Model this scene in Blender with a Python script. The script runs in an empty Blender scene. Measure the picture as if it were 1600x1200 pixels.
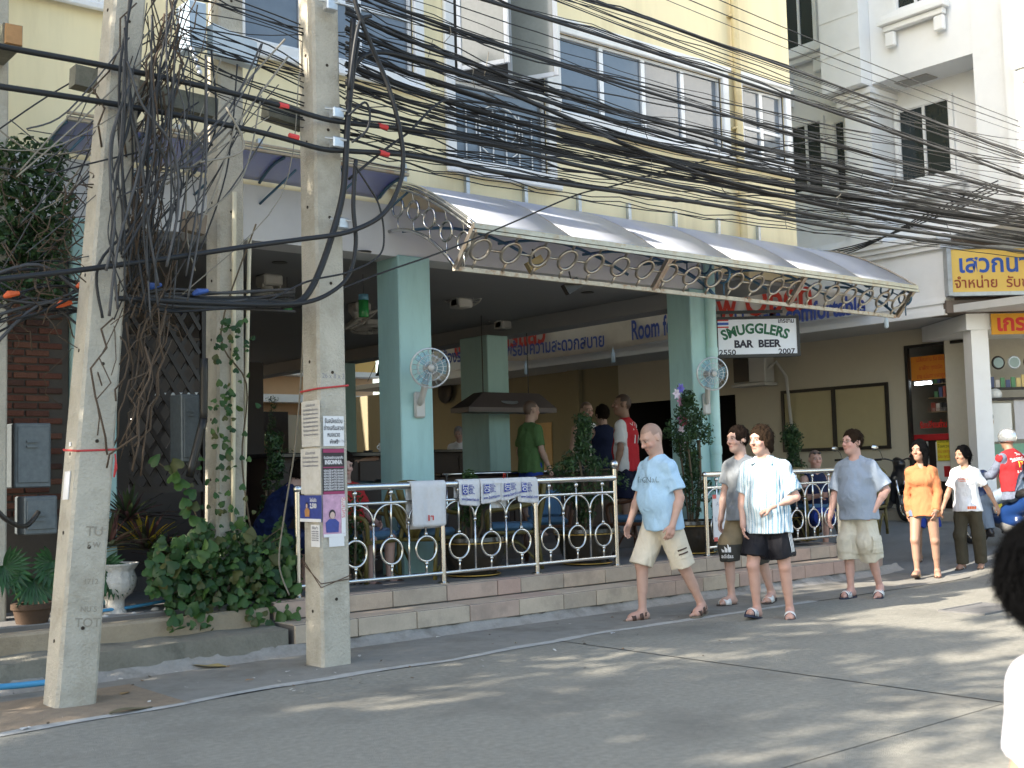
import bpy, bmesh, math, random
import numpy as np
from mathutils import Vector, Matrix, Quaternion
from mathutils.bvhtree import BVHTree
random.seed(7); NR = np.random.default_rng(7)
PI = math.pi
sc = bpy.context.scene
COL = sc.collection
# ------------------------------------------------------------------ camera
FPX = 1850.0; CAM_H = 1.47
_p = math.radians(4.17); _r = math.radians(1.6); _a = math.atan2(2220, 1850)
_F = Vector((math.cos(_a)*math.cos(_p), math.sin(_a)*math.cos(_p), math.sin(_p)))
_R0 = Vector((math.sin(_a), -math.cos(_a), 0)); _U0 = _R0.cross(_F)
_R = _R0*math.cos(_r) - _U0*math.sin(_r); _U = _U0*math.cos(_r) + _R0*math.sin(_r)
CAMP = Vector((0, 0, CAM_H))
cam = bpy.data.cameras.new('camera'); camo = bpy.data.objects.new('camera', cam); COL.objects.link(camo)
cam.sensor_width = 36; cam.lens = 36*FPX/1600; cam.clip_end = 500; cam.clip_start = .05
camo.matrix_world = Matrix(((_R.x, _U.x, -_F.x, 0), (_R.y, _U.y, -_F.y, 0), (_R.z, _U.z, -_F.z, CAM_H), (0, 0, 0, 1)))
cam.dof.use_dof = True; cam.dof.focus_distance = 13.0; cam.dof.aperture_fstop = 4.0
sc.camera = camo
# ------------------------------------------------------------------ light
SUN_AZ = Vector((-1., .11, 0)).normalized(); SUN_EL = math.radians(33)
w = bpy.data.worlds.new('World'); sc.world = w; w.use_nodes = True
nt = w.node_tree; nt.nodes.clear()
sky = nt.nodes.new('ShaderNodeTexSky'); sky.sky_type = 'NISHITA'; sky.sun_disc = False
sky.sun_elevation = SUN_EL; sky.sun_rotation = math.atan2(SUN_AZ.x, SUN_AZ.y)
sky.dust_density = 1.6; sky.air_density = 1.25
bg = nt.nodes.new('ShaderNodeBackground'); bg.inputs[1].default_value = .15
wo = nt.nodes.new('ShaderNodeOutputWorld')
nt.links.new(sky.outputs[0], bg.inputs[0]); nt.links.new(bg.outputs[0], wo.inputs[0])
sl = bpy.data.lights.new('sun', 'SUN'); sl.energy = 5.0; sl.angle = math.radians(.55); sl.color = (1, .91, .78)
so = bpy.data.objects.new('sun', sl); COL.objects.link(so)
_sd = Vector((SUN_AZ.x*math.cos(SUN_EL), SUN_AZ.y*math.cos(SUN_EL), math.sin(SUN_EL)))
so.rotation_euler = _sd.to_track_quat('Z', 'Y').to_euler(); so.location = (-20, 10, 20)
sc.view_settings.view_transform = 'Standard'; sc.view_settings.look = 'None'
sc.view_settings.exposure = 1.55; sc.view_settings.gamma = 1
sc.render.engine = 'CYCLES'
sc.cycles.max_bounces = 6; sc.cycles.diffuse_bounces = 3; sc.cycles.glossy_bounces = 3
sc.cycles.transmission_bounces = 4; sc.cycles.transparent_max_bounces = 8
sc.cycles.use_denoising = True
# ------------------------------------------------------------------ pixel (1600x1200) to world on a plane
def ray(x, y): return _F + _R*((x-800)/FPX) - _U*((y-600)/FPX)
def at(x, y, **k):
    d = ray(x, y); (n, v), = k.items(); i = 'XYZ'.index(n)
    return CAMP + d*((v-CAMP[i])/d[i])
def atd(x, y, dist): return CAMP + ray(x, y)*dist
# ------------------------------------------------------------------ materials
MATS = {}
def mat(name, col, rough=.65, metal=0., var=.12, vs=6., bump=.0, bs=80., spec=.5, dirt=None, ds=1.5, da=.5, trans=0., alpha=1., emit=None, stretch=None, coat=0., ior=1.45, sheen=0., sss=0., objspace=False, fold=0., fs=13.):
    """procedural surface: base colour + two scales of value variation + optional stain colour + bump"""
    if name in MATS: return MATS[name]
    m = bpy.data.materials.new(name); MATS[name] = m; m.use_nodes = True
    n = m.node_tree.nodes; L = m.node_tree.links; b = n['Principled BSDF']
    b.inputs['Roughness'].default_value = rough; b.inputs['Metallic'].default_value = metal
    b.inputs['Specular IOR Level'].default_value = spec; b.inputs['IOR'].default_value = ior
    b.inputs['Alpha'].default_value = alpha
    if trans: b.inputs['Transmission Weight'].default_value = trans
    if coat: b.inputs['Coat Weight'].default_value = coat; b.inputs['Coat Roughness'].default_value = .08
    if sheen: b.inputs['Sheen Weight'].default_value = sheen
    if sss: b.inputs['Subsurface Weight'].default_value = sss; b.inputs['Subsurface Radius'].default_value = (.012, .005, .003); b.inputs['Subsurface Scale'].default_value = 1.
    if emit: b.inputs['Emission Color'].default_value = (*emit[:3], 1); b.inputs['Emission Strength'].default_value = emit[3]
    if objspace: co = n.new('ShaderNodeTexCoord').outputs['Object']
    else: co = n.new('ShaderNodeNewGeometry').outputs['Position']
    if stretch:
        mp = n.new('ShaderNodeMapping'); mp.inputs['Scale'].default_value = stretch; L.new(co, mp.inputs[0]); co = mp.outputs[0]
    def noise(s, det=4, r=.6):
        t = n.new('ShaderNodeTexNoise'); t.inputs['Scale'].default_value = s; t.inputs['Detail'].default_value = det; t.inputs['Roughness'].default_value = r
        L.new(co, t.inputs['Vector']); return t.outputs['Fac']
    def mathn(op, a, bb=None):
        t = n.new('ShaderNodeMath'); t.operation = op
        for i, v in enumerate((a, bb)):
            if v is None: continue
            if isinstance(v, (int, float)): t.inputs[i].default_value = v
            else: L.new(v, t.inputs[i])
        return t.outputs[0]
    if var > 0 or dirt:
        f1 = noise(vs, 5); f2 = noise(vs*9, 3)
        s = mathn('ADD', mathn('MULTIPLY', f1, .65), mathn('MULTIPLY', f2, .35))
        v = mathn('ADD', mathn('MULTIPLY', mathn('SUBTRACT', s, .5), var*4), 1.)
        mx = n.new('ShaderNodeMix'); mx.data_type = 'RGBA'; mx.blend_type = 'MULTIPLY'; mx.inputs['Factor'].default_value = 1
        mx.inputs['A'].default_value = (*col, 1)
        cb = n.new('ShaderNodeCombineColor'); [L.new(v, cb.inputs[i]) for i in range(3)]
        L.new(cb.outputs[0], mx.inputs['B']); out = mx.outputs['Result']
        if dirt:
            rp = n.new('ShaderNodeMapRange'); rp.inputs['From Min'].default_value = .5; rp.inputs['From Max'].default_value = .68
            L.new(noise(ds, 6, .65), rp.inputs['Value'])
            fx = mathn('MULTIPLY', rp.outputs[0], da)
            m2 = n.new('ShaderNodeMix'); m2.data_type = 'RGBA'; L.new(fx, m2.inputs['Factor']); L.new(out, m2.inputs['A']); m2.inputs['B'].default_value = (*dirt, 1)
            out = m2.outputs['Result']
        L.new(out, b.inputs['Base Color'])
    else: b.inputs['Base Color'].default_value = (*col, 1)
    if bump:
        bn = n.new('ShaderNodeBump'); bn.inputs['Strength'].default_value = bump; bn.inputs['Distance'].default_value = .02
        L.new(noise(bs, 4), bn.inputs['Height']); L.new(bn.outputs[0], b.inputs['Normal'])
        if fold:
            mp2 = n.new('ShaderNodeMapping'); mp2.inputs['Scale'].default_value = (1, 1, .45); mp2.inputs['Rotation'].default_value = (.3, .4, 0); L.new(co, mp2.inputs[0])
            t2 = n.new('ShaderNodeTexNoise'); t2.inputs['Scale'].default_value = fs; t2.inputs['Detail'].default_value = 2; t2.inputs['Distortion'].default_value = 1.2; L.new(mp2.outputs[0], t2.inputs['Vector'])
            b2_ = n.new('ShaderNodeBump'); b2_.inputs['Strength'].default_value = fold; b2_.inputs['Distance'].default_value = .06; L.new(t2.outputs['Fac'], b2_.inputs['Height']); L.new(bn.outputs[0], b2_.inputs['Normal']); L.new(b2_.outputs[0], b.inputs['Normal'])
    return m
def attr_mat(name, rough=.6, bump=0., bs=80, sss=0., var=.08, vs=20., sheen=0, coat=0., metal=0.):
    """takes its colour from the mesh colour attribute 'paint' (print, skin features, cloth patterns)"""
    if name in MATS: return MATS[name]
    m = mat(name, (.5, .5, .5), rough, metal, 0., bump=bump, bs=bs, sss=sss, sheen=sheen, coat=coat)
    n = m.node_tree.nodes; L = m.node_tree.links; b = n['Principled BSDF']
    a = n.new('ShaderNodeAttribute'); a.attribute_name = 'paint'
    if var:
        t = n.new('ShaderNodeTexNoise'); t.inputs['Scale'].default_value = vs; t.inputs['Detail'].default_value = 4
        co = n.new('ShaderNodeTexCoord'); L.new(co.outputs['Object'], t.inputs['Vector'])
        mr = n.new('ShaderNodeMapRange'); mr.inputs['To Min'].default_value = 1-var*2; mr.inputs['To Max'].default_value = 1+var*2
        L.new(t.outputs['Fac'], mr.inputs['Value'])
        mx = n.new('ShaderNodeMix'); mx.data_type = 'RGBA'; mx.blend_type = 'MULTIPLY'; mx.inputs['Factor'].default_value = 1
        cb = n.new('ShaderNodeCombineColor'); [L.new(mr.outputs[0], cb.inputs[i]) for i in range(3)]
        L.new(a.outputs['Color'], mx.inputs['A']); L.new(cb.outputs[0], mx.inputs['B']); L.new(mx.outputs['Result'], b.inputs['Base Color'])
    else: L.new(a.outputs['Color'], b.inputs['Base Color'])
    return m
# ------------------------------------------------------------------ objects
def link(name, me, parent=None, loc=None):
    o = bpy.data.objects.new(name, me); COL.objects.link(o)
    if parent is not None: o.parent = parent
    if loc is not None: o.location = loc
    return o
def tag(o, label=None, cat=None, group=None, kind=None):
    if label: o['label'] = label
    if cat: o['category'] = cat
    if group: o['group'] = group
    if kind: o['kind'] = kind
    return o
def empty(name, loc=(0, 0, 0), rz=0., label=None, cat=None, group=None, parent=None):
    o = bpy.data.objects.new(name, None); COL.objects.link(o); o.empty_display_size = .1
    o.location = loc; o.rotation_euler = (0, 0, rz)
    if parent is not None: o.parent = parent
    return tag(o, label, cat, group)
def copy_tree(o, parent=None):
    c = o.copy(); COL.objects.link(c)
    if parent is not None: c.parent = parent
    for ch in list(o.children): copy_tree(ch, c)
    return c
class MB:
    """collects vertices and faces for ONE mesh object"""
    def __init__(s): s.v = []; s.f = []; s.mi = []; s.cur = 0
    def add(s, vs, fs):
        o = len(s.v); s.v += [tuple(p) for p in vs]
        for f in fs: s.f.append(tuple(i+o for i in f)); s.mi.append(s.cur)
        return s
    def box(s, x0, x1, y0, y1, z0, z1, bev=0.):
        if x0 > x1: x0, x1 = x1, x0
        if y0 > y1: y0, y1 = y1, y0
        if z0 > z1: z0, z1 = z1, z0
        if bev <= 0:
            vs = [(x, y, z) for z in (z0, z1) for y in (y0, y1) for x in (x0, x1)]
            return s.add(vs, [(0, 2, 3, 1), (4, 5, 7, 6), (0, 1, 5, 4), (2, 6, 7, 3), (0, 4, 6, 2), (1, 3, 7, 5)])
        b = min(bev, (x1-x0)*.45, (y1-y0)*.45, (z1-z0)*.45)
        bm = bmesh.new(); bmesh.ops.create_cube(bm, size=1)
        for v in bm.verts: v.co = Vector(((x0+x1)/2+v.co.x*(x1-x0), (y0+y1)/2+v.co.y*(y1-y0), (z0+z1)/2+v.co.z*(z1-z0)))
        bmesh.ops.bevel(bm, geom=bm.edges[:], offset=b, segments=1, affect='EDGES')
        bm.verts.index_update(); r = s.add([v.co[:] for v in bm.verts], [[v.index for v in f.verts] for f in bm.faces]); bm.free(); return r
    def obox(s, c, ax, ay, az, hx, hy, hz):
        """oriented box: centre, three unit axes, half sizes"""
        c = Vector(c); vs = [c+ax*(sx*hx)+ay*(sy*hy)+az*(sz*hz) for sz in (-1, 1) for sy in (-1, 1) for sx in (-1, 1)]
        return s.add(vs, [(0, 2, 3, 1), (4, 5, 7, 6), (0, 1, 5, 4), (2, 6, 7, 3), (0, 4, 6, 2), (1, 3, 7, 5)])
    def beam(s, a, b, wd, ht, up=(0, 0, 1)):
        a = Vector(a); b = Vector(b); d = (b-a); l = d.length; d.normalize(); u = Vector(up)
        sx = d.cross(u)
        if sx.length < 1e-4: sx = d.cross(Vector((1, 0, 0)))
        sx.normalize(); u = sx.cross(d).normalized()
        return s.obox((a+b)/2, d, sx, u, l/2, wd/2, ht/2)
    def prism(s, poly, z0, z1):
        n = len(poly); vs = [(x, y, z0) for x, y in poly]+[(x, y, z1) for x, y in poly]
        fs = [tuple(range(n-1, -1, -1)), tuple(range(n, 2*n))]+[(i, (i+1) % n, n+(i+1) % n, n+i) for i in range(n)]
        return s.add(vs, fs)
    def extrude(s, poly3, vec):
        """planar polygon of 3-D points pushed along vec"""
        n = len(poly3); v = Vector(vec); vs = [Vector(p) for p in poly3]; vs += [p+v for p in vs]
        fs = [tuple(range(n-1, -1, -1)), tuple(range(n, 2*n))]+[(i, (i+1) % n, n+(i+1) % n, n+i) for i in range(n)]
        return s.add(vs, fs)
    def tube(s, pts, r, n=8, closed=False, caps=True):
        pts = [Vector(p) for p in pts]; m = len(pts)
        rs = r if isinstance(r, (list, tuple)) else [r]*m
        vs = []; pn = None
        for i, p in enumerate(pts):
            if closed: t = pts[(i+1) % m]-pts[i-1]
            else: t = pts[min(i+1, m-1)]-pts[max(i-1, 0)]
            if t.length < 1e-9: t = Vector((0, 0, 1))
            t.normalize()
            if pn is None:
                pn = t.orthogonal().normalized()
            pn = (pn-t*pn.dot(t))
            if pn.length < 1e-6: pn = t.orthogonal()
            pn.normalize(); bn = t.cross(pn)
            for k in range(n):
                a = 2*PI*k/n; vs.append(p+(pn*math.cos(a)+bn*math.sin(a))*rs[i])
        fs = []
        for i in range(m if closed else m-1):
            j = (i+1) % m
            for k in range(n): fs.append((i*n+k, i*n+(k+1) % n, j*n+(k+1) % n, j*n+k))
        if caps and not closed: fs += [tuple(range(n-1, -1, -1)), tuple((m-1)*n+k for k in range(n))]
        return s.add(vs, fs)
    def ring(s, c, nrm, R, r, n=20, m=6, sx=1., ax=None):
        nrm = Vector(nrm).normalized(); u = Vector(ax) if ax else nrm.orthogonal(); u = (u-nrm*u.dot(nrm)).normalized(); v = nrm.cross(u)
        return s.tube([Vector(c)+u*(R*sx*math.cos(2*PI*i/n))+v*(R*math.sin(2*PI*i/n)) for i in range(n)], r, m, closed=True)
    def lathe(s, prof, c=(0, 0, 0), n=16, axis=None):
        """prof: list of (radius, height)"""
        c = Vector(c); A = Vector(axis).normalized() if axis else Vector((0, 0, 1)); u = A.orthogonal().normalized() if axis else Vector((1, 0, 0)); v = A.cross(u)
        vs = []
        for r, z in prof:
            for k in range(n):
                a = 2*PI*k/n; vs.append(c+A*z+u*(r*math.cos(a))+v*(r*math.sin(a)))
        m = len(prof); fs = [(i*n+k, i*n+(k+1) % n, (i+1)*n+(k+1) % n, (i+1)*n+k) for i in range(m-1) for k in range(n)]
        if prof[0][0] > 1e-6: fs.append(tuple(range(n-1, -1, -1)))
        if prof[-1][0] > 1e-6: fs.append(tuple((m-1)*n+k for k in range(n)))
        return s.add(vs, fs)
    def sphere(s, c, r, n=12, m=8, sc_=(1, 1, 1)):
        c = Vector(c); vs = [c+Vector((0, 0, r*sc_[2]))]; fs = []
        for i in range(1, m):
            a = PI*i/m
            for k in range(n):
                b = 2*PI*k/n; vs.append(c+Vector((r*sc_[0]*math.sin(a)*math.cos(b), r*sc_[1]*math.sin(a)*math.sin(b), r*sc_[2]*math.cos(a))))
        vs.append(c-Vector((0, 0, r*sc_[2])))
        for k in range(n): fs.append((0, 1+k, 1+(k+1) % n)); fs.append((len(vs)-1, 1+(m-2)*n+(k+1) % n, 1+(m-2)*n+k))
        for i in range(m-2):
            for k in range(n): fs.append((1+i*n+k, 1+(i+1)*n+k, 1+(i+1)*n+(k+1) % n, 1+i*n+(k+1) % n))
        return s.add(vs, fs)
    def grid(s, fn, nu, nv, both=False):
        vs = [fn(i/nu, j/nv) for j in range(nv+1) for i in range(nu+1)]
        fs = [(j*(nu+1)+i, j*(nu+1)+i+1, (j+1)*(nu+1)+i+1, (j+1)*(nu+1)+i) for j in range(nv) for i in range(nu)]
        return s.add(vs, fs)
    def mesh(s, name, mats, smooth=False, angle=None):
        me = bpy.data.meshes.new(name); me.from_pydata(s.v, [], s.f)
        if not isinstance(mats, (list, tuple)): mats = [mats]
        for m in mats: me.materials.append(m)
        if any(s.mi): me.polygons.foreach_set('material_index', s.mi)
        if smooth: me.polygons.foreach_set('use_smooth', [True]*len(me.polygons))
        me.update()
        if smooth and angle:
            me.set_sharp_from_angle(angle=math.radians(angle))
        return me
    def build(s, name, mats, parent=None, smooth=False, loc=None, angle=None):
        return link(name, s.mesh(name, mats, smooth, angle), parent, loc)
def np_mesh(name, V, F, mats, smooth=True, midx=None, color=None):
    """mesh from numpy arrays; F is (n,3) or (n,4)"""
    V = np.asarray(V, np.float32); F = np.asarray(F, np.int32); k = F.shape[1]
    me = bpy.data.meshes.new(name); me.vertices.add(len(V)); me.vertices.foreach_set('co', V.ravel())
    me.loops.add(F.size); me.loops.foreach_set('vertex_index', F.ravel())
    me.polygons.add(len(F)); me.polygons.foreach_set('loop_start', np.arange(0, F.size, k, dtype=np.int32))
    me.polygons.foreach_set('loop_total', np.full(len(F), k, np.int32))
    if not isinstance(mats, (list, tuple)): mats = [mats]
    for m in mats: me.materials.append(m)
    if midx is not None: me.polygons.foreach_set('material_index', np.asarray(midx, np.int32))
    me.polygons.foreach_set('use_smooth', np.full(len(F), smooth, bool))
    if color is not None:
        a = me.color_attributes.new('paint', 'FLOAT_COLOR', 'POINT')
        c = np.ones((len(V), 4), np.float32); c[:, :3] = color; a.data.foreach_set('color', c.ravel())
    me.update(); me.validate(); return me
def smooth_path(pts, n=8):
    """Catmull-Rom through the points"""
    P = [Vector(p) for p in pts]; out = []
    for i in range(len(P)-1):
        a = P[max(i-1, 0)]; b = P[i]; c = P[i+1]; d = P[min(i+2, len(P)-1)]
        for k in range(n):
            t = k/n; out.append(.5*((2*b)+(c-a)*t+(2*a-5*b+4*c-d)*t*t+(3*b-a-3*c+d)*t**3))
    out.append(P[-1]); return out
_depsg = None
def text_mesh(body, size=1., offset=0., extrude=0., align='CENTER', spacing=1., shear=0.):
    """lettering outline turned into plain vertices/faces in the XY plane (built-in font)"""
    cu = bpy.data.curves.new('t', 'FONT'); cu.body = body; cu.size = size; cu.offset = offset; cu.extrude = extrude
    cu.align_x = align; cu.align_y = 'CENTER'; cu.space_character = spacing; cu.shear = shear; cu.resolution_u = 3
    global _depsg
    if _depsg is None: _depsg = bpy.data.scenes.new('lettering')
    o = bpy.data.objects.new('t', cu); _depsg.collection.objects.link(o)
    
    with bpy.context.temp_override(scene=_depsg, view_layer=_depsg.view_layers[0]): dg = bpy.context.evaluated_depsgraph_get()
    me = o.evaluated_get(dg).to_mesh()
    vs = [v.co.copy() for v in me.vertices]; fs = [tuple(p.vertices) for p in me.polygons]
    o.evaluated_get(dg).to_mesh_clear(); bpy.data.objects.remove(o); bpy.data.curves.remove(cu)
    return vs, fs
def put_text(name, body, m, parent, origin, xdir, ydir, size, offset=0., width=None, fn=None, **k):
    vs, fs = text_mesh(body, 1., offset/size if size else 0, **k)
    if not vs: return None
    o = Vector(origin); xd = Vector(xdir).normalized(); yd = Vector(ydir).normalized()
    s = size
    if width:
        w_ = max(v.x for v in vs)-min(v.x for v in vs); cx = (max(v.x for v in vs)+min(v.x for v in vs))/2
        sx = width/w_
    else: sx = s; cx = 0
    q = []
    for v in vs:
        px, py = (v.x-cx)*sx, v.y*s
        if fn: px, py = fn(px, py)
        q.append(o+xd*px+yd*py)
    mb = MB(); mb.add(q, fs); return mb.build(name, m, parent)
# ================================================================== the setting
def sstep(a, b, x): t = min(max((x-a)/(b-a), 0), 1); return t*t*(3-2*t)
def gz(x, y=8.):
    """height of the ground: the road is level, then climbs towards the shop"""
    return .45*sstep(13., 18.6, x)
YF = 10.4            # facade plane of the bar building
ZT = .40             # terrace floor
ZI = .55             # bar floor
ZC = 3.80            # bar ceiling
M_conc = mat('concrete_road', (.27, .258, .218), .85, var=.3, vs=22, bump=.8, bs=140, dirt=(.16, .152, .13), ds=.7, da=.7)
M_apron = mat('concrete_gutter', (.22, .21, .185), .9, var=.2, vs=8, bump=.3, bs=90, dirt=(.12, .10, .075), ds=1.3, da=.6)
M_line = mat('cement_line', (.38, .375, .35), .85, var=.2, vs=9, bump=.3, bs=70, dirt=(.18, .175, .16), ds=7, da=.7)
M_joint = mat('joint_tar', (.12, .114, .105), .9, var=.2)
M_kerb = mat('kerb_cement', (.30, .285, .26), .9, var=.2, vs=5, bump=.5, bs=30, dirt=(.14, .125, .105), ds=3.2, da=.7)
M_oldc = mat('old_wall_concrete', (.20, .19, .155), .92, var=.25, vs=4, bump=.5, bs=40, dirt=(.07, .07, .055), ds=2.5, da=.8)
M_soil = mat('sandy_dirt', (.26, .20, .14), .95, var=.25, vs=10, bump=.6, bs=120)
# ground sheet far out, under everything
def gsheet(name, x0, x1, y0, y1, m, dz, nx=60, ny=2, edge=None, kind='structure', parent=None):
    mb = MB()
    def fn(u, v):
        x = x0+(x1-x0)*u; a, b = (y0, y1)
        if edge: a, b = edge(x)
        y = a+(b-a)*v
        return (x, y, gz(x, y)+dz)
    mb.grid(fn, nx, ny)
    o = mb.build(name, m, parent)
    if parent is None: tag(o, kind=kind)
    return o
mb = MB(); mb.grid(lambda u, v: (-120+260*u, -120+260*v, gz(-120+260*u)-.3), 52, 26)
tag(mb.build('ground', M_soil), kind='structure')
JX = lambda y: at(1000, 1017, Z=0).x+(y-at(1000, 1017, Z=0).y)*((at(1560, 1108, Z=0).x-at(1000, 1017, Z=0).x)/(at(1560, 1108, Z=0).y-at(1000, 1017, Z=0).y))
road = tag(empty('road'), kind='structure')
E1 = lambda x: 7.30+.05*x+.035*math.sin(x*1.9)+.02*math.sin(x*5.3) if x < 8 else 7.7-.01*(x-8)
JY = at(1395, 1150, Z=0).y
jx0 = at(1100, 1033, Z=0).x
random.seed(3)
xs = [-40, jx0-12, jx0-6, jx0, jx0+6, jx0+12, 26, 60]
for i in range(len(xs)-1):
    for (ya, yb) in ((-40, -4.), (-4., JY), (JY, None)):
        mb = MB(); g = .0045
        x0, x1 = xs[i]+g, xs[i+1]-g
        sk = (at(1560, 1108, Z=0).x-jx0)/(at(1560, 1108, Z=0).y-at(1100, 1033, Z=0).y)*.6
        def fn(u, v):
            y0 = ya+g; x = x0+(x1-x0)*u
            y1 = (yb-g) if yb is not None else (E1(x) if x < 14 else 7.65+sstep(14, 17, x)*22)
            y = y0+(y1-y0)*v
            return (x, y, gz(x, y)+(.003 if i % 2 else 0))
        mb.grid(fn, max(2, int((x1-x0)*1.6)), 4)
        mb.build('slab', M_conc, road)
mb = MB(); mb.grid(lambda u, v: (-40+100*u, -40+70*v, gz(-40+100*u)-.012), 500, 2); mb.build('joint_filler', M_joint, road)
# gutter strip between the road slabs and the kerb
ap = gsheet('gutter_apron', -20, 14.2, 0, 0, M_apron, 0., nx=140, ny=6, edge=lambda x: (E1(x)+.05, 8.86))
# narrow cement line between slabs and gutter strip
mb = MB()
def ln(u, v):
    x = -10+20.5*u; wd = .045+.02*math.sin(x*3.1)+.012*math.sin(x*11); e = E1(x)
    return (x, e-.01+(wd+.06)*v, gz(x)+.005+.004*math.sin(PI*v))
mb.grid(ln, 160, 2); tag(mb.build('cement_edge_line', M_line), kind='structure')
# side lane between the bar and the white building
gsheet('side_lane', 13.6, 19.5, 0, 0, mat('lane_concrete', (.19, .192, .185), .88, var=.16, vs=1.6, bump=.3, bs=120, dirt=(.10, .10, .095), ds=.7, da=.5), .004, nx=20, ny=12, edge=lambda x: (7.9, 40))
gsheet('side_lane', 11.9, 13.62, 0, 0, MATS['lane_concrete'], .006, nx=10, ny=12, edge=lambda x: (8.92, 40))
# drain grate in the road
gr = empty('drain_grate', (0, 0, 0), 0, 'dark slotted metal drain grate set in the road on the right', 'drain grate')
gc = at(1535, 938, Z=.09); gx = gc.x; gy = gc.y
M_iron = mat('cast_iron', (.14, .14, .14), .7, .2, var=.3, vs=20)
for (xa, xb, ya, yb) in ((-.38, .38, -.24, -.215), (-.38, .38, .215, .24), (-.405, -.38, -.24, .24), (.38, .405, -.24, .24)):
    mb = MB(); mb.box(gx+xa, gx+xb, gy+ya, gy+yb, gz(gx)-.02, gz(gx)+.02); mb.build('frame_bar', M_iron, gr)
for i in range(14):
    x = gx-.365+i*.053; mb = MB(); mb.box(x, x+.034, gy-.215, gy+.215, gz(x)-.005, gz(x)+.016); mb.build('bar', M_iron, gr)
# ------------------------------------------------------------------ kerb fillet
mb = MB()
def kb(u, v):
    x = -8+21.9*u; t = v*PI/2; j = .012*math.sin(x*6.1)+.01*math.sin(x*17.3)+.008*math.sin(x*41)
    yb = 8.72+j
    return (x, yb+.15*math.sin(t)*(1) , gz(x)-.01+.095*(1-math.cos(t))**.6+j*.3)
mb.grid(kb, 300, 5); tag(mb.build('kerb', M_kerb, smooth=True), kind='structure')
# ------------------------------------------------------------------ tiled steps
TILE_COLS = [(.43, .32, .255), (.45, .355, .27), (.41, .29, .235), (.39, .325, .255), (.47, .39, .30)]
M_tiles = [mat('step_tile_%d' % i, c, .7, var=.14, vs=7, bump=.15, bs=60, dirt=(.20, .17, .14), ds=2.3, da=.5) for i, c in enumerate(TILE_COLS)]
M_core = mat('step_mortar', (.13, .12, .11), .95, var=.2)
SX0, SX1 = 4.95, 13.35
steps = tag(empty('tiled_steps', (0, 0, 0), 0, 'two long steps clad in beige and pink stone tiles below the terrace', 'steps'))
mb = MB()
def arc_end(x, y0, y1, r, n=10):
    return [(x+r*math.sin(PI/2*i/n), y0+r-r*math.cos(PI/2*i/n)) for i in range(n+1)]
p1 = [(SX0, 8.87)]+arc_end(SX1, 8.87, 0, .62)+[(SX1+.62, 11.), (SX0, 11.)]
p2 = [(SX0, 9.22)]+arc_end(SX1-.45, 9.22, 0, .5)+[(SX1+.05, 11.), (SX0, 11.)]
mb.prism(p1, -.1, .228); mb.prism(p2, .2, .392); mb.build('core', M_core, steps)
random.seed(11)
def step_run(yf, z0, z1, xa, xb, dep):
    x = xa
    while x < xb-.05:
        wd = random.choice([.58, .60, .30, .62, .45]); xe = min(x+wd, xb)
        if xb-xe < .12: xe = xb
        m = random.choice(M_tiles); g = .004; pj = random.uniform(-.003, .003)
        mb = MB(); mb.box(x+g, xe-g, yf-.022+pj, yf+.01, z0+.003, z1+.004, bev=.004); mb.build('riser_tile', m, steps)
        mb = MB(); mb.box(x+g, xe-g, yf+.013, yf+dep, z1-.02, z1+.012+pj*.6, bev=.003); mb.build('tread_tile', random.choice(M_tiles), steps)
        x = xe
step_run(8.87, .075, .222, SX0, SX1, .335)
step_run(9.22, .243, .386, SX0, SX1-.45, .15)
for (cx, yf, r, z0, z1, dep) in ((SX1, 8.87, .62, .1, .222, .335), (SX1-.45, 9.22, .5, .243, .386, .15)):
    for k in range(4):
        a0, a1 = PI/2*k/4+.008, PI/2*(k+1)/4-.008; m = random.choice(M_tiles)
        mb = MB(); P = [(cx+(r+.02)*math.sin(a0+(a1-a0)*i/3), yf+r-(r+.02)*math.cos(a0+(a1-a0)*i/3)) for i in range(4)]
        Q = [(cx+(r-.01)*math.sin(a0+(a1-a0)*i/3), yf+r-(r-.01)*math.cos(a0+(a1-a0)*i/3)) for i in range(4)]
        mb.prism(P+Q[::-1], z0, z1+.004); mb.build('riser_tile', m, steps)
        Q2 = [(cx+max(.0, r-dep)*math.sin(a0+(a1-a0)*i/3), yf+r-max(.0, r-dep)*math.cos(a0+(a1-a0)*i/3)) for i in range(4)]
        mb = MB(); mb.prism(Q[:]+Q2[::-1], z1-.01, z1+.011); mb.build('tread_tile', random.choice(M_tiles), steps)
    mb = MB(); mb.box(cx+r-.012, cx+r+.02, yf+r+.01, 10.9, z0, z1+.004); mb.build('riser_tile', M_tiles[1], steps)
    mb = MB(); mb.box(cx+max(.02, r-dep), cx+r-.014, yf+r+.01, 10.9, z1-.01, z1+.011); mb.build('tread_tile', M_tiles[0], steps)
# terrace floor: dark grey tiles
M_tf = mat('terrace_tile', (.19, .185, .18), .5, var=.2, vs=3, bump=.1, bs=60, dirt=(.12, .11, .10), ds=1.2, da=.5)
terr = tag(empty('terrace_floor'), kind='structure')
mb = MB(); mb.box(2.2, SX1-.42, 9.38, 11.2, .2, .392); mb.build('bed', M_core, terr)
for i in range(19):
    for j in range(4):
        x = 2.25+i*.55; y = 9.38+j*.46
        if x+.54 > SX1-.4: continue
        mb = MB(); mb.box(x+.003, x+.547, y+.003, y+.457, .38, ZT); mb.build('tile', M_tf, terr)
mb = MB(); mb.box(2.2, 11.95, 11.21, 24, .2, ZI); tag(mb.build('bar_floor', mat('bar_floor_tile', (.11, .095, .085), .4, var=.15, vs=4)), kind='structure')
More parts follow.
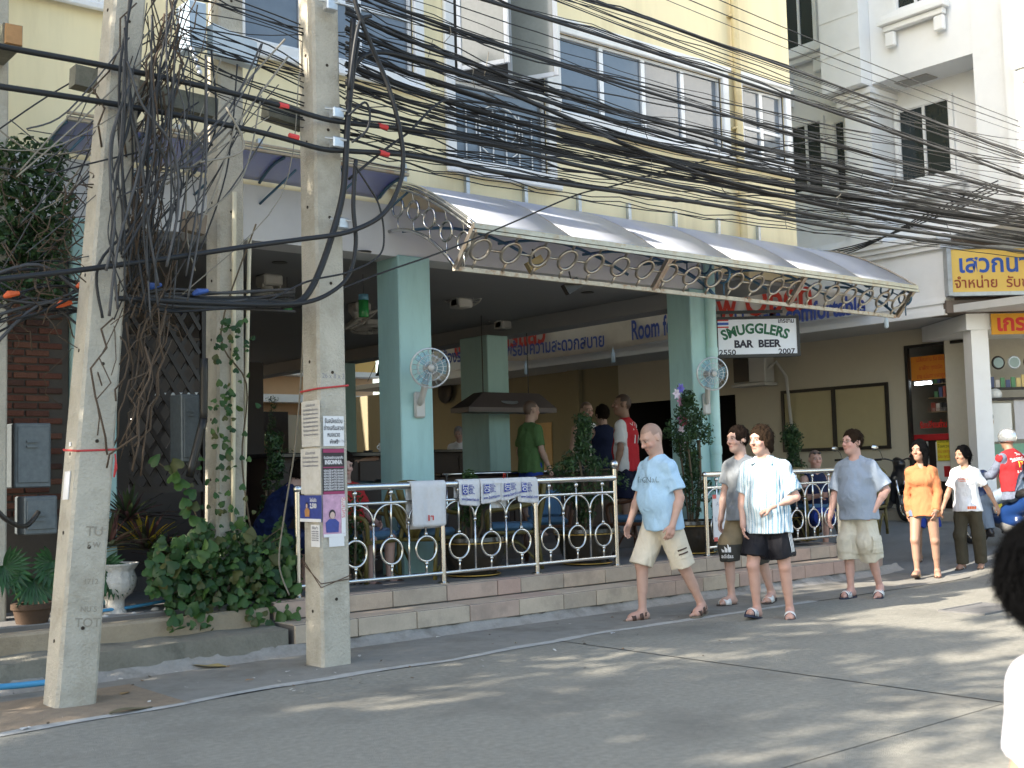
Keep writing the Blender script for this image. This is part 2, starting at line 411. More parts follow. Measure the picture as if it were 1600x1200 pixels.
# ------------------------------------------------------------------ left: old kerb wall and planter
mb = MB(); mb.grid(lambda u, v: (-6+10.9*u, [8.86, 8.865, 9.22, 9.225][int(round(v*3))]+.02*math.sin(u*90)*.4, [0, .20, .215, .2][int(round(v*3))]+.006*math.sin(u*140)), 120, 3)
tag(mb.build('old_concrete_footing', M_oldc), 'low mossy concrete ledge beside the kerb below the planter', 'ledge')
mb = MB(); mb.box(-6, 4.93, 9.22, 9.40, .1, .36, bev=.02); tag(mb.build('planter_wall', mat('planter_cement', (.33, .27, .19), .9, var=.2, vs=4, bump=.4, bs=50, dirt=(.15, .12, .08), ds=3)), 'low stained planter wall holding the white stones and urn', 'planter wall')
mb = MB(); mb.box(-6, 4.9, 9.40, 10.3, .1, .33); tag(mb.build('planter_soil', mat('dark_soil', (.06, .05, .04), .95, var=.3, bump=.5)), kind='structure')
# white stones, counted singly where they show
M_st = [mat('pebble_%d' % i, c, .8, var=.15, vs=30, bump=.2, bs=60) for i, c in enumerate([(.50, .47, .42), (.40, .38, .34), (.56, .54, .50)])]
random.seed(5); sm = []
for k in range(5):
    mb = MB(); mb.sphere((0, 0, 0), 1, 8, 6, (1, .8, .65))
    mb.v = [tuple(Vector(v)*(1+.18*math.sin(v[0]*3+k)*math.cos(v[1]*4+k*2))) for v in mb.v]
    sm.append([mb.mesh('stone', m, True) for m in M_st])
for k in range(190):
    x = random.uniform(3.1, 4.85); y = random.uniform(9.43, 10.1); r = random.uniform(.028, .055)
    o = link('white_stone', random.choice(random.choice(sm)), None, (x, y, .33+r*.5+random.choice([0, 0, .03])))
    o.scale = (r, r, r); o.rotation_euler = (random.random()*.6, random.random()*.6, random.random()*6)
    tag(o, 'pale rounded pebble lying in the planter around the white urn', 'stone', 'pale pebbles in the planter')
# ------------------------------------------------------------------ yellow bar building
M_yel = mat('yellow_render', (.86, .75, .48), .85, var=.04, vs=.9, bump=.08, bs=90, dirt=(.60, .50, .30), ds=1.1, da=.45, stretch=(1.6, 1.6, .22))
M_white = mat('white_frame_paint', (.78, .78, .77), .55, var=.05, vs=4, dirt=(.55, .53, .50), ds=2.2, da=.3)
M_mint = mat('mint_paint', (.36, .56, .535), .6, var=.05, vs=2, bump=.1, bs=60, dirt=(.25, .40, .385), ds=1.6, da=.55, stretch=(2, 2, .4))
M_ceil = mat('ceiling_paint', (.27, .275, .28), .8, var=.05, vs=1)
M_glass = mat('window_glass', (.13, .155, .185), .08, var=.1, vs=1.5, spec=.8, coat=.3)
M_dark = mat('dark_wood', (.022, .016, .013), .45, var=.3, vs=9)
M_alum = mat('white_aluminium', (.72, .73, .74), .4, .1, var=.05)
bld = empty('bar_building', (0, 0, 0), 0, 'yellow rendered building with mint green pillars above the open bar', 'building')
ZB = 4.05; BX0, BX1 = .6, 14.14; BH = 19.5
WIN = []   # (x0,x1,z0,z1) openings
def wrect(pa, pb):   # two opposite pixel corners on the facade
    a = at(*pa, Y=YF); b = at(*pb, Y=YF); return [min(a.x, b.x), max(a.x, b.x), min(a.z, b.z), max(a.z, b.z)]
w3 = wrect((874, 167), (1124, 120)); w3[2] = 5.80; w3[3] = 6.78
w2 = wrect((711, 275), (848, 60)); w2[3] = 8.6; w2[2] = 4.98
w4 = wrect((1160, 240), (1222, 150)); w4[2] = 5.80; w4[3] = 6.78
a = at(380, 60, Y=YF); b = at(645, 105, Y=YF); w1 = [a.x, b.x, 5.80, 7.6]
a = at(20, 10, Y=YF); b = at(150, 10, Y=YF); w0 = [a.x, b.x, 5.9, 7.4]
WIN = [w0, w1, w2, w3, w4]
zs = sorted({ZB, BH, *[w_[2] for w_ in WIN], *[w_[3] for w_ in WIN]})
xs_ = sorted({BX0, BX1, *[w_[0] for w_ in WIN], *[w_[1] for w_ in WIN]})
mb = MB()
for i in range(len(xs_)-1):
    for j in range(len(zs)-1):
        cx, cz = (xs_[i]+xs_[i+1])/2, (zs[j]+zs[j+1])/2
        if any(w_[0] < cx < w_[1] and w_[2] < cz < w_[3] for w_ in WIN): continue
        mb.add([(xs_[i], YF, zs[j]), (xs_[i+1], YF, zs[j]), (xs_[i+1], YF, zs[j+1]), (xs_[i], YF, zs[j+1])], [(0, 1, 2, 3)])
mb.add([(BX1, YF, ZB), (BX1, 30, ZB), (BX1, 30, BH), (BX1, YF, BH)], [(0, 1, 2, 3)])
mb.add([(BX0, YF, 0), (BX0, 30, 0), (BX0, 30, BH), (BX0, YF, BH)], [(3, 2, 1, 0)])
mb.add([(BX0, YF, BH), (BX1, YF, BH), (BX1, 30, BH), (BX0, 30, BH)], [(0, 1, 2, 3)])
mb.add([(BX0, 22, ZB), (BX1, 30, ZB), (BX1, 30, BH), (BX0, 22, BH)], [(3, 2, 1, 0)])
mb.build('wall', M_yel, bld)
# dark rooms behind the openings
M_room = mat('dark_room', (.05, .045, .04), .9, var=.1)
for w_ in WIN:
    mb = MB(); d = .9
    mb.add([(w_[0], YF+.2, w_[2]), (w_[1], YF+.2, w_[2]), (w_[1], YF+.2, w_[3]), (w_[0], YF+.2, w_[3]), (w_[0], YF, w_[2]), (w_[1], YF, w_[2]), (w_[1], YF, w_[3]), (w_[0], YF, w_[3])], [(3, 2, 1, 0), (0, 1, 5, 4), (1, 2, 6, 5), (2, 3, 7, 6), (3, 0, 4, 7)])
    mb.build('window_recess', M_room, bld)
def window(w_, nv, transom=None, grille=False, open_top=False, sash_low=None):
    x0, x1, z0, z1 = w_
    fr = MB(); t = .10
    fr.box(x0-.13, x0-.002, YF-.06, YF-.003, z0-.14, z1+.14, .01); fr.box(x1+.002, x1+.13, YF-.06, YF-.003, z0-.14, z1+.14, .01)
    fr.box(x0-.002, x1+.002, YF-.058, YF-.003, z1+.002, z1+.13, .01); fr.box(x0-.002, x1+.002, YF-.058, YF-.003, z0-.13, z0-.002, .01)
    o = fr.build('window', M_white, bld)
    mb = MB(); mb.box(x0-.17, x1+.17, YF-.11, YF-.061, z0-.19, z0-.12, .015); mb.build('sill', M_white, o)
    mb = MB(); mb.box(x0-.16, x1+.16, YF-.09, YF-.061, z1+.10, z1+.17, .012); mb.build('lintel', M_white, o)
    yy = YF+.05; xs2 = [x0+(x1-x0)*i/nv for i in range(nv+1)]
    zt = transom if transom else z1
    for i in range(nv):
        mb = MB(); mb.box(xs2[i]+.03, xs2[i+1]-.03, yy, yy+.008, z0+.03, zt-.03); mb.build('pane', M_glass, o)
        mb = MB(); a, b = xs2[i], xs2[i+1]
        mb.box(a, a+.035, yy-.03, yy+.02, z0, zt); mb.box(b-.035, b, yy-.03, yy+.02, z0, zt)
        mb.box(a+.035, b-.035, yy-.028, yy+.018, z0, z0+.035); mb.box(a+.035, b-.035, yy-.028, yy+.018, zt-.035, zt)
        if sash_low: mb.box(a+.035, b-.035, yy-.025, yy+.012, sash_low-.02, sash_low+.02)
        mb.build('sash', M_alum, o)
    if transom:
        mb = MB(); mb.box(x0, x1, YF-.05, YF+.06, transom+.001, transom+.06); mb.build('transom', M_alum, o)
    return o
o3 = window(w3, 4); o4 = window(w4, 2, sash_low=6.2); o0 = window(w0, 2); o1 = window(w1, 3, sash_low=6.45)
zt2 = at(780, 140, Y=YF).z
o2 = window(w2, 1, transom=zt2)
# scrolled grille behind the lower pane of the tall window
mb = MB(); x0, x1, z0, z1 = w2; gy_ = YF+.03
for i in range(1, 7):
    x = x0+(x1-x0)*i/7; mb.tube([(x, gy_, z0), (x, gy_, zt2-.25)], .008, 5)
mb.ring(((x0+x1)/2+.12, gy_, z0+.45), (0, 1, 0), .14, .007, 20, 5); mb.ring(((x0+x1)/2-.25, gy_, z0+.55), (0, 1, 0), .10, .007, 20, 5)
for s in (-1, 1):
    mb.tube([((x0+x1)/2+s*.05+s*.3*math.sin(t*.3), gy_, zt2-.5+.3*math.cos(t*.3)) for t in range(11)], .007, 5)
mb.build('grille', M_white, o2)
# open casements of the tall window
for (xh, s) in ((w2[0], 1), ((w2[0]+w2[1])/2+.05, 1)):
    wd = (w2[1]-w2[0])/2-.08; a0 = math.radians(62)
    d = Vector((math.cos(a0), -math.sin(a0), 0)); nrm = Vector((math.sin(a0), math.cos(a0), 0)); z0, z1 = zt2+.08, w2[3]-.02
    h = Vector((xh+.04, YF-.065, 0)); mb = MB(); up = Vector((0, 0, 1))
    for t in (.02, wd-.02): mb.obox(h+d*t+up*(z0+z1)/2, d, nrm, up, .024, .02, (z1-z0)/2)
    for z in (z0+.02, z1-.02): mb.obox(h+d*(wd/2)+up*z, d, nrm, up, wd/2-.05, .018, .024)
    c = mb.build('open_casement', M_alum, o2)
    mb = MB(); mb.obox(h+d*(wd/2)+up*(z0+z1)/2, d, nrm, up, wd/2-.045, .004, (z1-z0)/2-.045); mb.build('pane', mat('casement_glass', (.30, .31, .28), .1, var=.15, vs=3, spec=.7), c)
# downpipe
px = at(1143, 100, Y=YF).x; mb = MB(); mb.tube([(px, YF-.09, z) for z in np.linspace(3.95, 19.3, 16)], .055, 10)
for z in (4.5, 6.1, 7.7): mb.box(px-.075, px+.075, YF-.1, YF-.0, z, z+.03)
mb.build('downpipe', mat('pipe_yellow', (.66, .545, .30), .5, var=.1, vs=3, dirt=(.40, .27, .12), ds=3, da=.5), bld, smooth=True, angle=40)
# beam over the pillars, ceiling slab
mb = MB(); mb.box(2.2, 12.2, YF-.03, YF+.35, ZC-.02, ZB+.28); mb.build('beam', mat('beam_white', (.60, .60, .60), .8, var=.06, vs=1.2), bld)
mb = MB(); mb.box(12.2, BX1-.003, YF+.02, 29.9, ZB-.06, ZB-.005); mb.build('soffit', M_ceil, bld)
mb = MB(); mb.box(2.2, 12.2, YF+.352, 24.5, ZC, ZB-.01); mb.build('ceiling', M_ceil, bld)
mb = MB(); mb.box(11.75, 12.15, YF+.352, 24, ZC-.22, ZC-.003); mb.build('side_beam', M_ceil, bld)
def pillar(x0, x1, y0, y1, z0, z1):
    mb = MB(); mb.box(x0, x1, y0, y1, z0, z1, .012); return mb.build('pillar', M_mint, bld)
P1x = at(627, 650, Y=YF-.06).x
pillar(P1x, P1x+.42, YF-.06, YF+.36, ZT-.1, ZC-.002)
P3x = at(1085, 650, Y=YF-.06).x
pillar(P3x, P3x+.30, YF-.06, YF+.36, ZT-.1, ZC-.002)
P0b = at(183, 600, Y=YF-.06).x; pillar(P0b-.4, P0b, YF-.06, YF+.34, .1, ZC-.002)
pb_ = at(764, 650, Y=14.2); pillar(pb_.x, pb_.x+.42, 14.2, 14.9, ZI, ZC-.23)
pillar(11.6, 12.0, 19., 19.5, ZI, ZC-.23)
# round mint drain pipe against the right pillar
mb = MB(); mb.tube([(P3x+.30+.05, YF-.10, z) for z in np.linspace(ZT, 4.4, 8)], .075, 14); 
for z in (1.6, 2.9): mb.lathe([(.077, 0), (.083, .02), (.083, .1), (.077, .12)], (P3x+.35, YF-.10, z), 14)
mb.build('drain_pipe', mat('mint_pipe', (.44, .66, .62), .45, var=.05), bld, smooth=True, angle=40)
# ================================================================== white building along the side lane
M_wb = mat('white_render', (.80, .81, .81), .8, var=.04, vs=.8, bump=.05, bs=60, dirt=(.64, .64, .62), ds=.7, da=.4)
M_cream = mat('cream_render', (.52, .475, .37), .85, var=.05, vs=1., bump=.05)
M_dimolive = mat('dimmed_olive_render', (.27, .235, .15), .85, var=.06, vs=1.)  # far lane wall: olive, with the dimness of the lane put into the colour
M_blk = mat('black_frame', (.02, .018, .016), .4, var=.1)
M_dglass = mat('dark_glass', (.012, .02, .022), .06, var=.1, spec=.7)
wb = empty('white_building', (0, 0, 0), 0, 'tall white rendered building along the side lane behind the bar', 'building')
XW, XFAS = 19.0, 17.4
ZS = 3.78            # shop soffit
mb = MB(); mb.box(XFAS, 23, 8.0, 28, ZS, ZS+.12); mb.build('soffit', mat('soffit_paint', (.52, .52, .51), .8, var=.04), wb)
ysgn = at(1477, 430, X=XFAS).y
# fascia band with cornice mouldings
mb = MB(); mb.box(XFAS-.02, XFAS+.3, ysgn, 24.6, ZS+.005, 4.82)
mb.box(XFAS-.10, XFAS+.3, ysgn+.002, 24.7, 4.82, 4.90); mb.box(XFAS-.16, XFAS+.3, ysgn, 24.75, 4.90, 4.98); mb.box(XFAS-.22, XFAS+.3, ysgn+.003, 24.8, 4.98, 5.06)
mb.box(XFAS-.06, XFAS+.0, ysgn+.003, 24.65, ZS+.16, ZS+.22); mb.box(XFAS-.09, XFAS+.0, ysgn, 24.68, ZS-.03, ZS+.06)
mb.build('fascia', M_wb, wb)
# ground floor wall, openings: glazed panel, dark bay, shop door
yd0 = at(1520, 620, X=XW).y; yd1 = at(1418, 620, X=XW).y
mb = MB()
def wallx(X, ya, yb, za, zb): mb.add([(X, ya, za), (X, yb, za), (X, yb, zb), (X, ya, zb)], [(0, 3, 2, 1)])
zdt = 3.5
darks = [(at(1150, 650, X=XW).y, at(968, 650, X=XW).y, .4, at(1130, 618, X=XW).z)]   # dark open bay
ys = [yd1, darks[0][0], darks[0][1], 24.6]
wallx(XW, yd1, ys[1], .2, ZS); wallx(XW, ys[1], ys[2], darks[0][3], ZS); 
wallx(XW, yd0-.02, yd1, zdt, ZS)
mb.build('ground_wall', M_cream, wb)
mb = MB(); wallx(XW, ys[2], 40, .2, ZS); mb.build('dimmed_olive_wall', M_dimolive, wb)
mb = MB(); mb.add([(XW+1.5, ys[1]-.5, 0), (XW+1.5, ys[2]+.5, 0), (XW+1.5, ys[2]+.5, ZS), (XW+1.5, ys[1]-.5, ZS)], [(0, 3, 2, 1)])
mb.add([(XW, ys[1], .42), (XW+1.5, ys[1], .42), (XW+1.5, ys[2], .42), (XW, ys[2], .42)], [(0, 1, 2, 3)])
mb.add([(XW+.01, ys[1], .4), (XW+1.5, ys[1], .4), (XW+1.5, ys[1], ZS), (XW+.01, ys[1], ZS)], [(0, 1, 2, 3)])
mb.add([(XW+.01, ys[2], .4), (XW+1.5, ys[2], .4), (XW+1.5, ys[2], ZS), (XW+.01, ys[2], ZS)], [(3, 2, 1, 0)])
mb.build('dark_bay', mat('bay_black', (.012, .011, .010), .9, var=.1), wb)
for yy in np.arange(ys[2]+1.2, 24, 3.2):
    mb = MB(); mb.box(XW-.12, XW-.003, yy, yy+.4, .3, ZS-.003); mb.build('pilaster', M_dimolive, wb)
for i, yy in enumerate((ys[2]+2.3, ys[2]+5.2)):
    mb = MB(); mb.box(XW-.03, XW-.004, yy, yy+.9, .5, 2.6); d_ = mb.build('door', mat('orange_door', (.55, .36, .16), .6, var=.15), wb)
    mb = MB(); mb.box(XW-.06, XW-.031, yy+.08, yy+.12, 1.4, 1.55); mb.build('handle', M_blk, d_)
# framed double panel beside the shop
pa = at(1388, 597, X=XW); pb = at(1226, 704, X=XW)
y0, y1, z0, z1 = pa.y, pb.y, at(1388, 701, X=XW).z, pa.z; ym = at(1305, 650, X=XW).y
fr = MB()
for a_, b_ in ((y0, y0+.06), (ym-.04, ym+.04), (y1-.06, y1)): fr.box(XW-.05, XW-.003, a_, b_, z0, z1)
for a_, b_ in ((y0+.06, ym-.04), (ym+.04, y1-.06)):
    fr.box(XW-.048, XW-.003, a_, b_, z0, z0+.06); fr.box(XW-.048, XW-.003, a_, b_, z1-.06, z1)
fo = fr.build('panel_window', M_blk, wb)
for a_, b_ in ((y0+.06, ym-.04), (ym+.04, y1-.06)):
    mb = MB(); mb.box(XW-.02, XW-.004, a_, b_, z0+.06, z1-.06); mb.build('pane', mat('tan_panel', (.40, .35, .20), .35, var=.05), fo)
# ---- upper storeys
XA, XB, XR = 17.2, 17.5, 18.25
yA0 = at(1345, 100, X=XA).y; yA1 = at(1283, 100, X=XA).y
yB0 = at(1523, 60, X=XB).y; yB1 = at(1361, 100, X=XB).y
zA = at(1345, 130, X=XA).z; zB = at(1361, 132, X=XB).z
mb = MB(); mb.box(XA, 22, yA0, yA1, zA, 13.5); bayA = mb.build('grooved_bay', M_wb, wb)
for k in range(9):
    z = zA+.55+k*.62
    mb = MB(); mb.box(XA-.012, XA+.0, yA0-.0, yA1, z-.55, z-.02); mb.build('panel', M_wb, bayA)
mb = MB(); mb.box(XB, 22, yB0, yB1-.002, zB, 13.5); mb.build('overhang_bay', M_wb, wb)
mb = MB(); mb.box(XB+.25, XB+.6, at(1455, 120, X=XB+.4).y, at(1405, 130, X=XB+.4).y, zB-.02, zB-.003); mb.build('soffit_lamp', mat('grey_vent', (.35, .34, .32), .7, var=.1), wb)
mb = MB(); mb.box(XR, 22.2, 8.6, 28, 5.0, 13.4); mb.build('recess_wall', M_wb, wb)
# right wing
yR = at(1527, 200, X=XB).y
mb = MB(); mb.box(XB-.02, 22.1, 4.5, yR-.004, 5.05, 13.45); mb.build('wing', M_wb, wb)
yq = at(1571, 100, X=XB-.1).y
mb = MB(); mb.box(XB-.14, XB-.022, 4.5, yq, 5.05, 13.4); mb.build('pilaster', M_wb, wb)
for (pyx, z_) in ((1590, at(1590, 100, X=XB).z),):
    ya = at(1588, 90, X=XB-.2).y
    mb = MB(); mb.box(XB-.35, XB-.142, 4.6, ya, z_-.18, z_-.02); mb.box(XB-.3, XB-.145, ya-.2, ya-.05, z_-.35, z_-.181); mb.build('wing_sill', M_wb, wb)
# pier below the grooved bay
yP0, yP1 = at(1362, 220, X=XB+.05).y, at(1322, 220, X=XB+.05).y
mb = MB(); mb.box(XB+.05, XR, yP0, yP1, 5.05, zA-.32); 
for k in range(3): mb.box(XB+.05-.05*(k+1), XR+.01, yP0-.04*(k+1), yP1+.04*(k+1), zA-.32+k*.1, zA-.32+(k+1)*.1-.004)
mb.build('pier', M_wb, wb)
def wwin(X, ya, yb, za, zb, nm=2, sill=True, brackets=True):
    if ya > yb: ya, yb = yb, ya
    f = MB(); t = .07
    f.box(X-.06, X-.003, ya-t, ya, za-t, zb+t); f.box(X-.06, X-.003, yb, yb+t, za-t, zb+t); f.box(X-.058, X-.003, ya, yb, zb, zb+t); f.box(X-.058, X-.003, ya, yb, za-t, za)
    o = f.build('window', M_wb, wb)
    for i in range(nm):
        a_, b_ = ya+(yb-ya)*i/nm, ya+(yb-ya)*(i+1)/nm
        mb = MB(); mb.box(X-.015, X-.004, a_+.025, b_-.025, za+.02, zb-.02); mb.build('pane', M_dglass, o)
        mb = MB(); mb.box(X-.04, X-.004, a_, a_+.025, za, zb); mb.box(X-.04, X-.004, b_-.025, b_, za, zb); mb.box(X-.038, X-.004, a_+.025, b_-.025, zb-.02, zb); mb.box(X-.038, X-.004, a_+.025, b_-.025, za, za+.02); mb.build('sash', M_alum, o)
    if sill:
        mb = MB(); mb.box(X-.2, X-.061, ya-.22, yb+.22, za-.16, za-.075, .01); mb.box(X-.26, X-.061, ya-.26, yb+.26, za-.26, za-.165, .01); mb.box(X-.18, X-.061, ya-.2, yb+.2, za-.36, za-.265, .01); so_ = mb.build('sill', M_wb, o)
        if brackets:
            for yy in (ya-.1, yb+.1):
                mb = MB(); mb.box(X-.16, X-.061, yy-.09, yy+.09, za-.62, za-.37, .02); mb.build('bracket', M_wb, so_)
    return o
wwin(XR, at(1404, 160, X=XR).y, at(1484, 160, X=XR).y, at(1450, 277, X=XR).z, at(1450, 163, X=XR).z)
wwin(XB, at(1403, 10, X=XB).y, at(1462, -10, X=XB).y, at(1432, 6, X=XB).z, at(1432, 6, X=XB).z+1.6)
wwin(XR, at(1273, 30, X=XR).y, at(1226, 30, X=XR).y, at(1250, 74, X=XR).z, at(1250, 74, X=XR).z+1.7)
wwin(XR, at(1287, 250, X=XR).y, at(1240, 250, X=XR).y, at(1260, 300, X=XR).z, at(1260, 195, X=XR).z, sill=False)
wwin(XR, at(1324, 250, X=XR).y, at(1308, 250, X=XR).y, at(1315, 300, X=XR).z, at(1315, 190, X=XR).z, nm=1, sill=False)
mb = MB(); mb.box(XB+.2, XR, at(1283, 160, X=XR).y+.6, 26, at(1250, 165, X=XR).z, at(1250, 165, X=XR).z+1.1); mb.build('balcony_slab', M_wb, wb)
# low gable / moulded ledge above the fascia
mb = MB(); mb.box(XFAS+.2, XR, 8.4, 24, 5.062, 5.3); mb.build('ledge', M_wb, wb)
yg = at(1385, 410, X=XFAS).y
mb = MB(); mb.extrude([(XFAS-.26, yg-.1, 5.064), (XFAS-.26, yg+.9, 5.064), (XFAS-.26, yg-.05, 5.42)], (.5, 0, 0)); mb.build('cornice_end', M_wb, wb)
# ------------------------------------------------------------------ shop corner
cdir = Vector((.80, -.60, 0)); cn = Vector((-.60, -.80, 0)); up = Vector((0, 0, 1))
sc0 = at(1478, 425, X=XFAS-.12); sc0.z = 0
SB, ST = at(1478, 463, X=XFAS-.12).z, at(1478, 386, X=XFAS-.12).z
sg = empty('shop_sign', sc0, 0, 'large yellow shop sign with blue and red Thai lettering', 'sign')
def sgl(p): return Vector(p)-sc0
M_gal = mat('galvanised', (.50, .53, .56), .4, .7, var=.2, vs=8, dirt=(.35, .34, .33), ds=6, da=.5)
M_ysign = mat('sign_yellow', (.76, .53, .13), .5, var=.05, vs=2)
L_ = 4.2
mb = MB(); mb.obox(sgl(sc0+cdir*(L_/2)+up*(SB+ST)/2), cdir, cn, up, L_/2-.05, .05, (ST-SB)/2-.05); mb.build('panel', M_ysign, sg)
mb = MB()
mb.obox(sgl(sc0+cdir*.03+up*(SB+ST)/2), cdir, cn, up, .035, .075, (ST-SB)/2); mb.obox(sgl(sc0+cdir*(L_/2)+up*(SB+.02)), cdir, cn, up, L_/2-.07, .07, .03); mb.obox(sgl(sc0+cdir*(L_/2)+up*(ST-.02)), cdir, cn, up, L_/2-.07, .07, .03)
mb.build('frame', M_gal, sg)
h_ = ST-SB
M_tblue = mat('letter_blue', (.03, .10, .42), .5, var=.05); M_tred = mat('letter_red', (.55, .03, .025), .5, var=.05); M_tdr = mat('letter_dark_red', (.30, .06, .03), .5, var=.05)
put_text('lettering', 'เสวกนาฬิกา', M_tblue, sg, sgl(sc0+cdir*.17+cn*.056+up*(SB+h_*.62)), cdir, up, h_*.50, offset=.009, align='LEFT')
put_text('lettering', 'จำหน่าย  รับซ่อม  ขายส่ง', M_tdr, sg, sgl(sc0+cdir*.10+cn*.056+up*(SB+h_*.24)), cdir, up, h_*.29, offset=.003, align='LEFT')
# dark beam below the sign, column, shop fronts
shop = empty('corner_shop', (0, 0, 0), 0, 'open shop front of glass and red cabinets under the yellow sign', 'shop')
mb = MB(); mb.obox(sc0+cdir*(L_/2)+cn*-.35+up*(SB-.16), cdir, cn, up, L_/2, .3, .10); mb.obox(sc0+cdir*(L_/2+.1)+cn*-.3+up*(SB+ST)/2, cdir, cn, up, L_/2, .02, (ST-SB)/2+.2); mb.build('beam', mat('rust_beam', (.14, .11, .09), .7, var=.2), shop)
cc = at(1540, 700, X=17.85); cc.z = 0
mb = MB(); mb.obox(cc+cdir*.02+cn*-.18+up*(2.05), cdir, cn, up, .14, .15, 1.73); mb.build('column', M_wb, shop)
mb = MB(); mb.obox(cc+cdir*2.1+cn*-.9+up*(ZS-.14), cdir, cn, up, 2.3, .9, .13); mb.build('ceiling', M_wb, shop)
# door frame and glass (behind, left of the column)
zdoor0 = .42
M_sglass = mat('shop_glass', (.9, .95, .95), .02, var=0, trans=1., ior=1.1, alpha=.25)
mb = MB(); mb.box(XW-.04, XW+.04, yd1-.06, yd1, zdoor0, zdt); mb.box(XW-.04, XW+.04, yd0, yd0+.05, zdoor0, zdt); mb.box(XW-.038, XW+.038, yd0+.05, yd1-.06, zdt-.05, zdt); mb.build('door_frame', M_blk, shop)
# shop interior shell
M_shopin = mat('shop_interior', (.50, .47, .40), .85, var=.1, vs=2)
mb = MB(); XI = XW+3
mb.add([(XI, 4, .3), (XI, yd1+.8, .3), (XI, yd1+.8, ZS), (XI, 4, ZS)], [(0, 3, 2, 1)]); mb.add([(XW+.05, yd1+.8, .3), (XI, yd1+.8, .3), (XI, yd1+.8, ZS), (XW+.05, yd1+.8, ZS)], [(0, 1, 2, 3)])
mb.add([(XW+.05, yd1, .3), (XW+.05, yd1+.8, .3), (XW+.05, yd1+.8, ZS), (XW+.05, yd1, ZS)], [(0, 1, 2, 3)])
mb.add([(XW-.8, 4, .44), (XI, 4, .44), (XI, yd1+.8, .44), (XW-.8, yd1+.8, .44)], [(0, 1, 2, 3)]); mb.build('interior', M_shopin, shop)
# raised shop step
mb = MB(); mb.box(XW-1.05, XW-.02, 4, yd1+1.6, .2, .60, .02); mb.build('step', mat('shop_step', (.34, .30, .24), .85, var=.15, vs=4, dirt=(.2, .17, .13), ds=2), shop)
# lit tubes
for (xa, xb) in ((1430, 1455), (1497, 1521)):
    a_ = at(xa, 600, X=XW+.4); b_ = at(xb, 598, X=XW+.4); mb = MB(); mb.tube([a_, b_], .025, 8)
    t_ = mb.build('fluorescent_tube', mat('tube_light', (1, 1, 1), .4, var=0, emit=(.85, .95, 1, 6)), shop)
    mb = MB(); mb.beam(a_+up*.05, b_+up*.05, .08, .04); mb.build('batten', M_white, shop)
def pxbox(name, m, xa, xb, ya, yb, X, d=.3, parent=shop):
    a_ = at(xa, (ya+yb)/2, X=X); b_ = at(xb, (ya+yb)/2, X=X); mid = (xa+xb)/2
    mb = MB(); mb.box(X, X+d, min(a_.y, b_.y), max(a_.y, b_.y), at(mid, yb, X=X).z, at(mid, ya, X=X).z, .005); return mb.build(name, m, parent)
M_redc = mat('red_cabinet', (.42, .02, .025), .4, var=.08); M_wht = mat('matt_white', (.75, .75, .72), .6, var=.05)
c_ = pxbox('red_cabinet', M_redc, 1427, 1490, 678, 688, XW+.15, .5)
for (xa, xb) in ((1428, 1450), (1463, 1488)): pxbox('cabinet_panel', M_wht, xa, xb, 690, 752, XW+.17)
pxbox('cabinet_panel', mat('beige_panel', (.55, .52, .42), .6), 1491, 1511, 687, 752, XW+.19)
pxbox('cabinet_body', M_dark, 1427, 1513, 686, 795, XW+.21, .45)
pxbox('cabinet_panel', M_redc, 1475, 1496, 728, 745, XW+.155, .02)
o_ = pxbox('yellow_poster', mat('poster_yellow', (.75, .62, .04), .6, var=.05), 1464, 1487, 688, 720, XW+.14, .012)
pz = at(1475, 700, X=XW+.135)
for k, (s_, m_) in enumerate((('รับซ่อมนาฬิกา', M_blk), ('ไขควง', M_blk), ('ด่วน ราคาถูก', M_tred), ('เปิด ทุกวัน', M_tred))):
    put_text('lettering', s_, m_, o_, (XW+.137, pz.y, pz.z+.12-.09*k), (0, -1, 0), (0, 0, 1), .075, width=.24)
o_ = pxbox('orange_banner', mat('poster_orange', (.72, .26, .03), .6, var=.05), 1423, 1486, 555, 593, XW+.12, .012)
pz = at(1454, 574, X=XW+.117)
for k, s_ in enumerate(('เปลี่ยนถ่าน รับ ซ่อม', 'นาฬิกา ทุกชนิด', 'ขาย แว่นตา ราคาถูก')):
    put_text('lettering', s_, M_tred, o_, (XW+.117, pz.y, pz.z+.15-.15*k), (0, -1, 0), (0, 0, 1), .11, width=.55-.1*(k == 1))
pz = at(1457, 664, X=XW+.1)
gl = pxbox('display_glass', M_sglass, 1426, 1496, 637, 678, XW+.13, .01)
put_text('lettering', 'รับเปลี่ยนถ่าน', mat('letter_bright_red', (.65, .02, .02), .5), gl, (XW+.125, pz.y, pz.z), (0, -1, 0), (0, 0, 1), .16, width=.52, offset=.004)
# goods on the wall: shelves with rows of packets
random.seed(21)
GC = [mat('goods_%d' % i, c, .5, var=.1) for i, c in enumerate([(.5, .35, .1), (.6, .55, .5), (.35, .08, .05), (.08, .1, .2), (.1, .25, .12), (.03, .03, .03), (.65, .5, .2)])]
sh = MB()
for r_ in range(4):
    z = 2.35+r_*.26; sh.box(XW+1.2, XW+1.5, 9.2, yd1+.3, z-.02, z); 
sh.build('shelf', mat('shelf_wood', (.25, .17, .09), .6), shop)
for r_ in range(4):
    y = 9.3
    while y < yd1+.2:
        wd = random.uniform(.05, .10); h = random.uniform(.1, .21); z = 2.35+r_*.26
        mb = MB(); mb.box(XW+1.22, XW+1.32, y, y+wd*.8, z, z+h); mb.build('packet', random.choice(GC), shop); y += wd
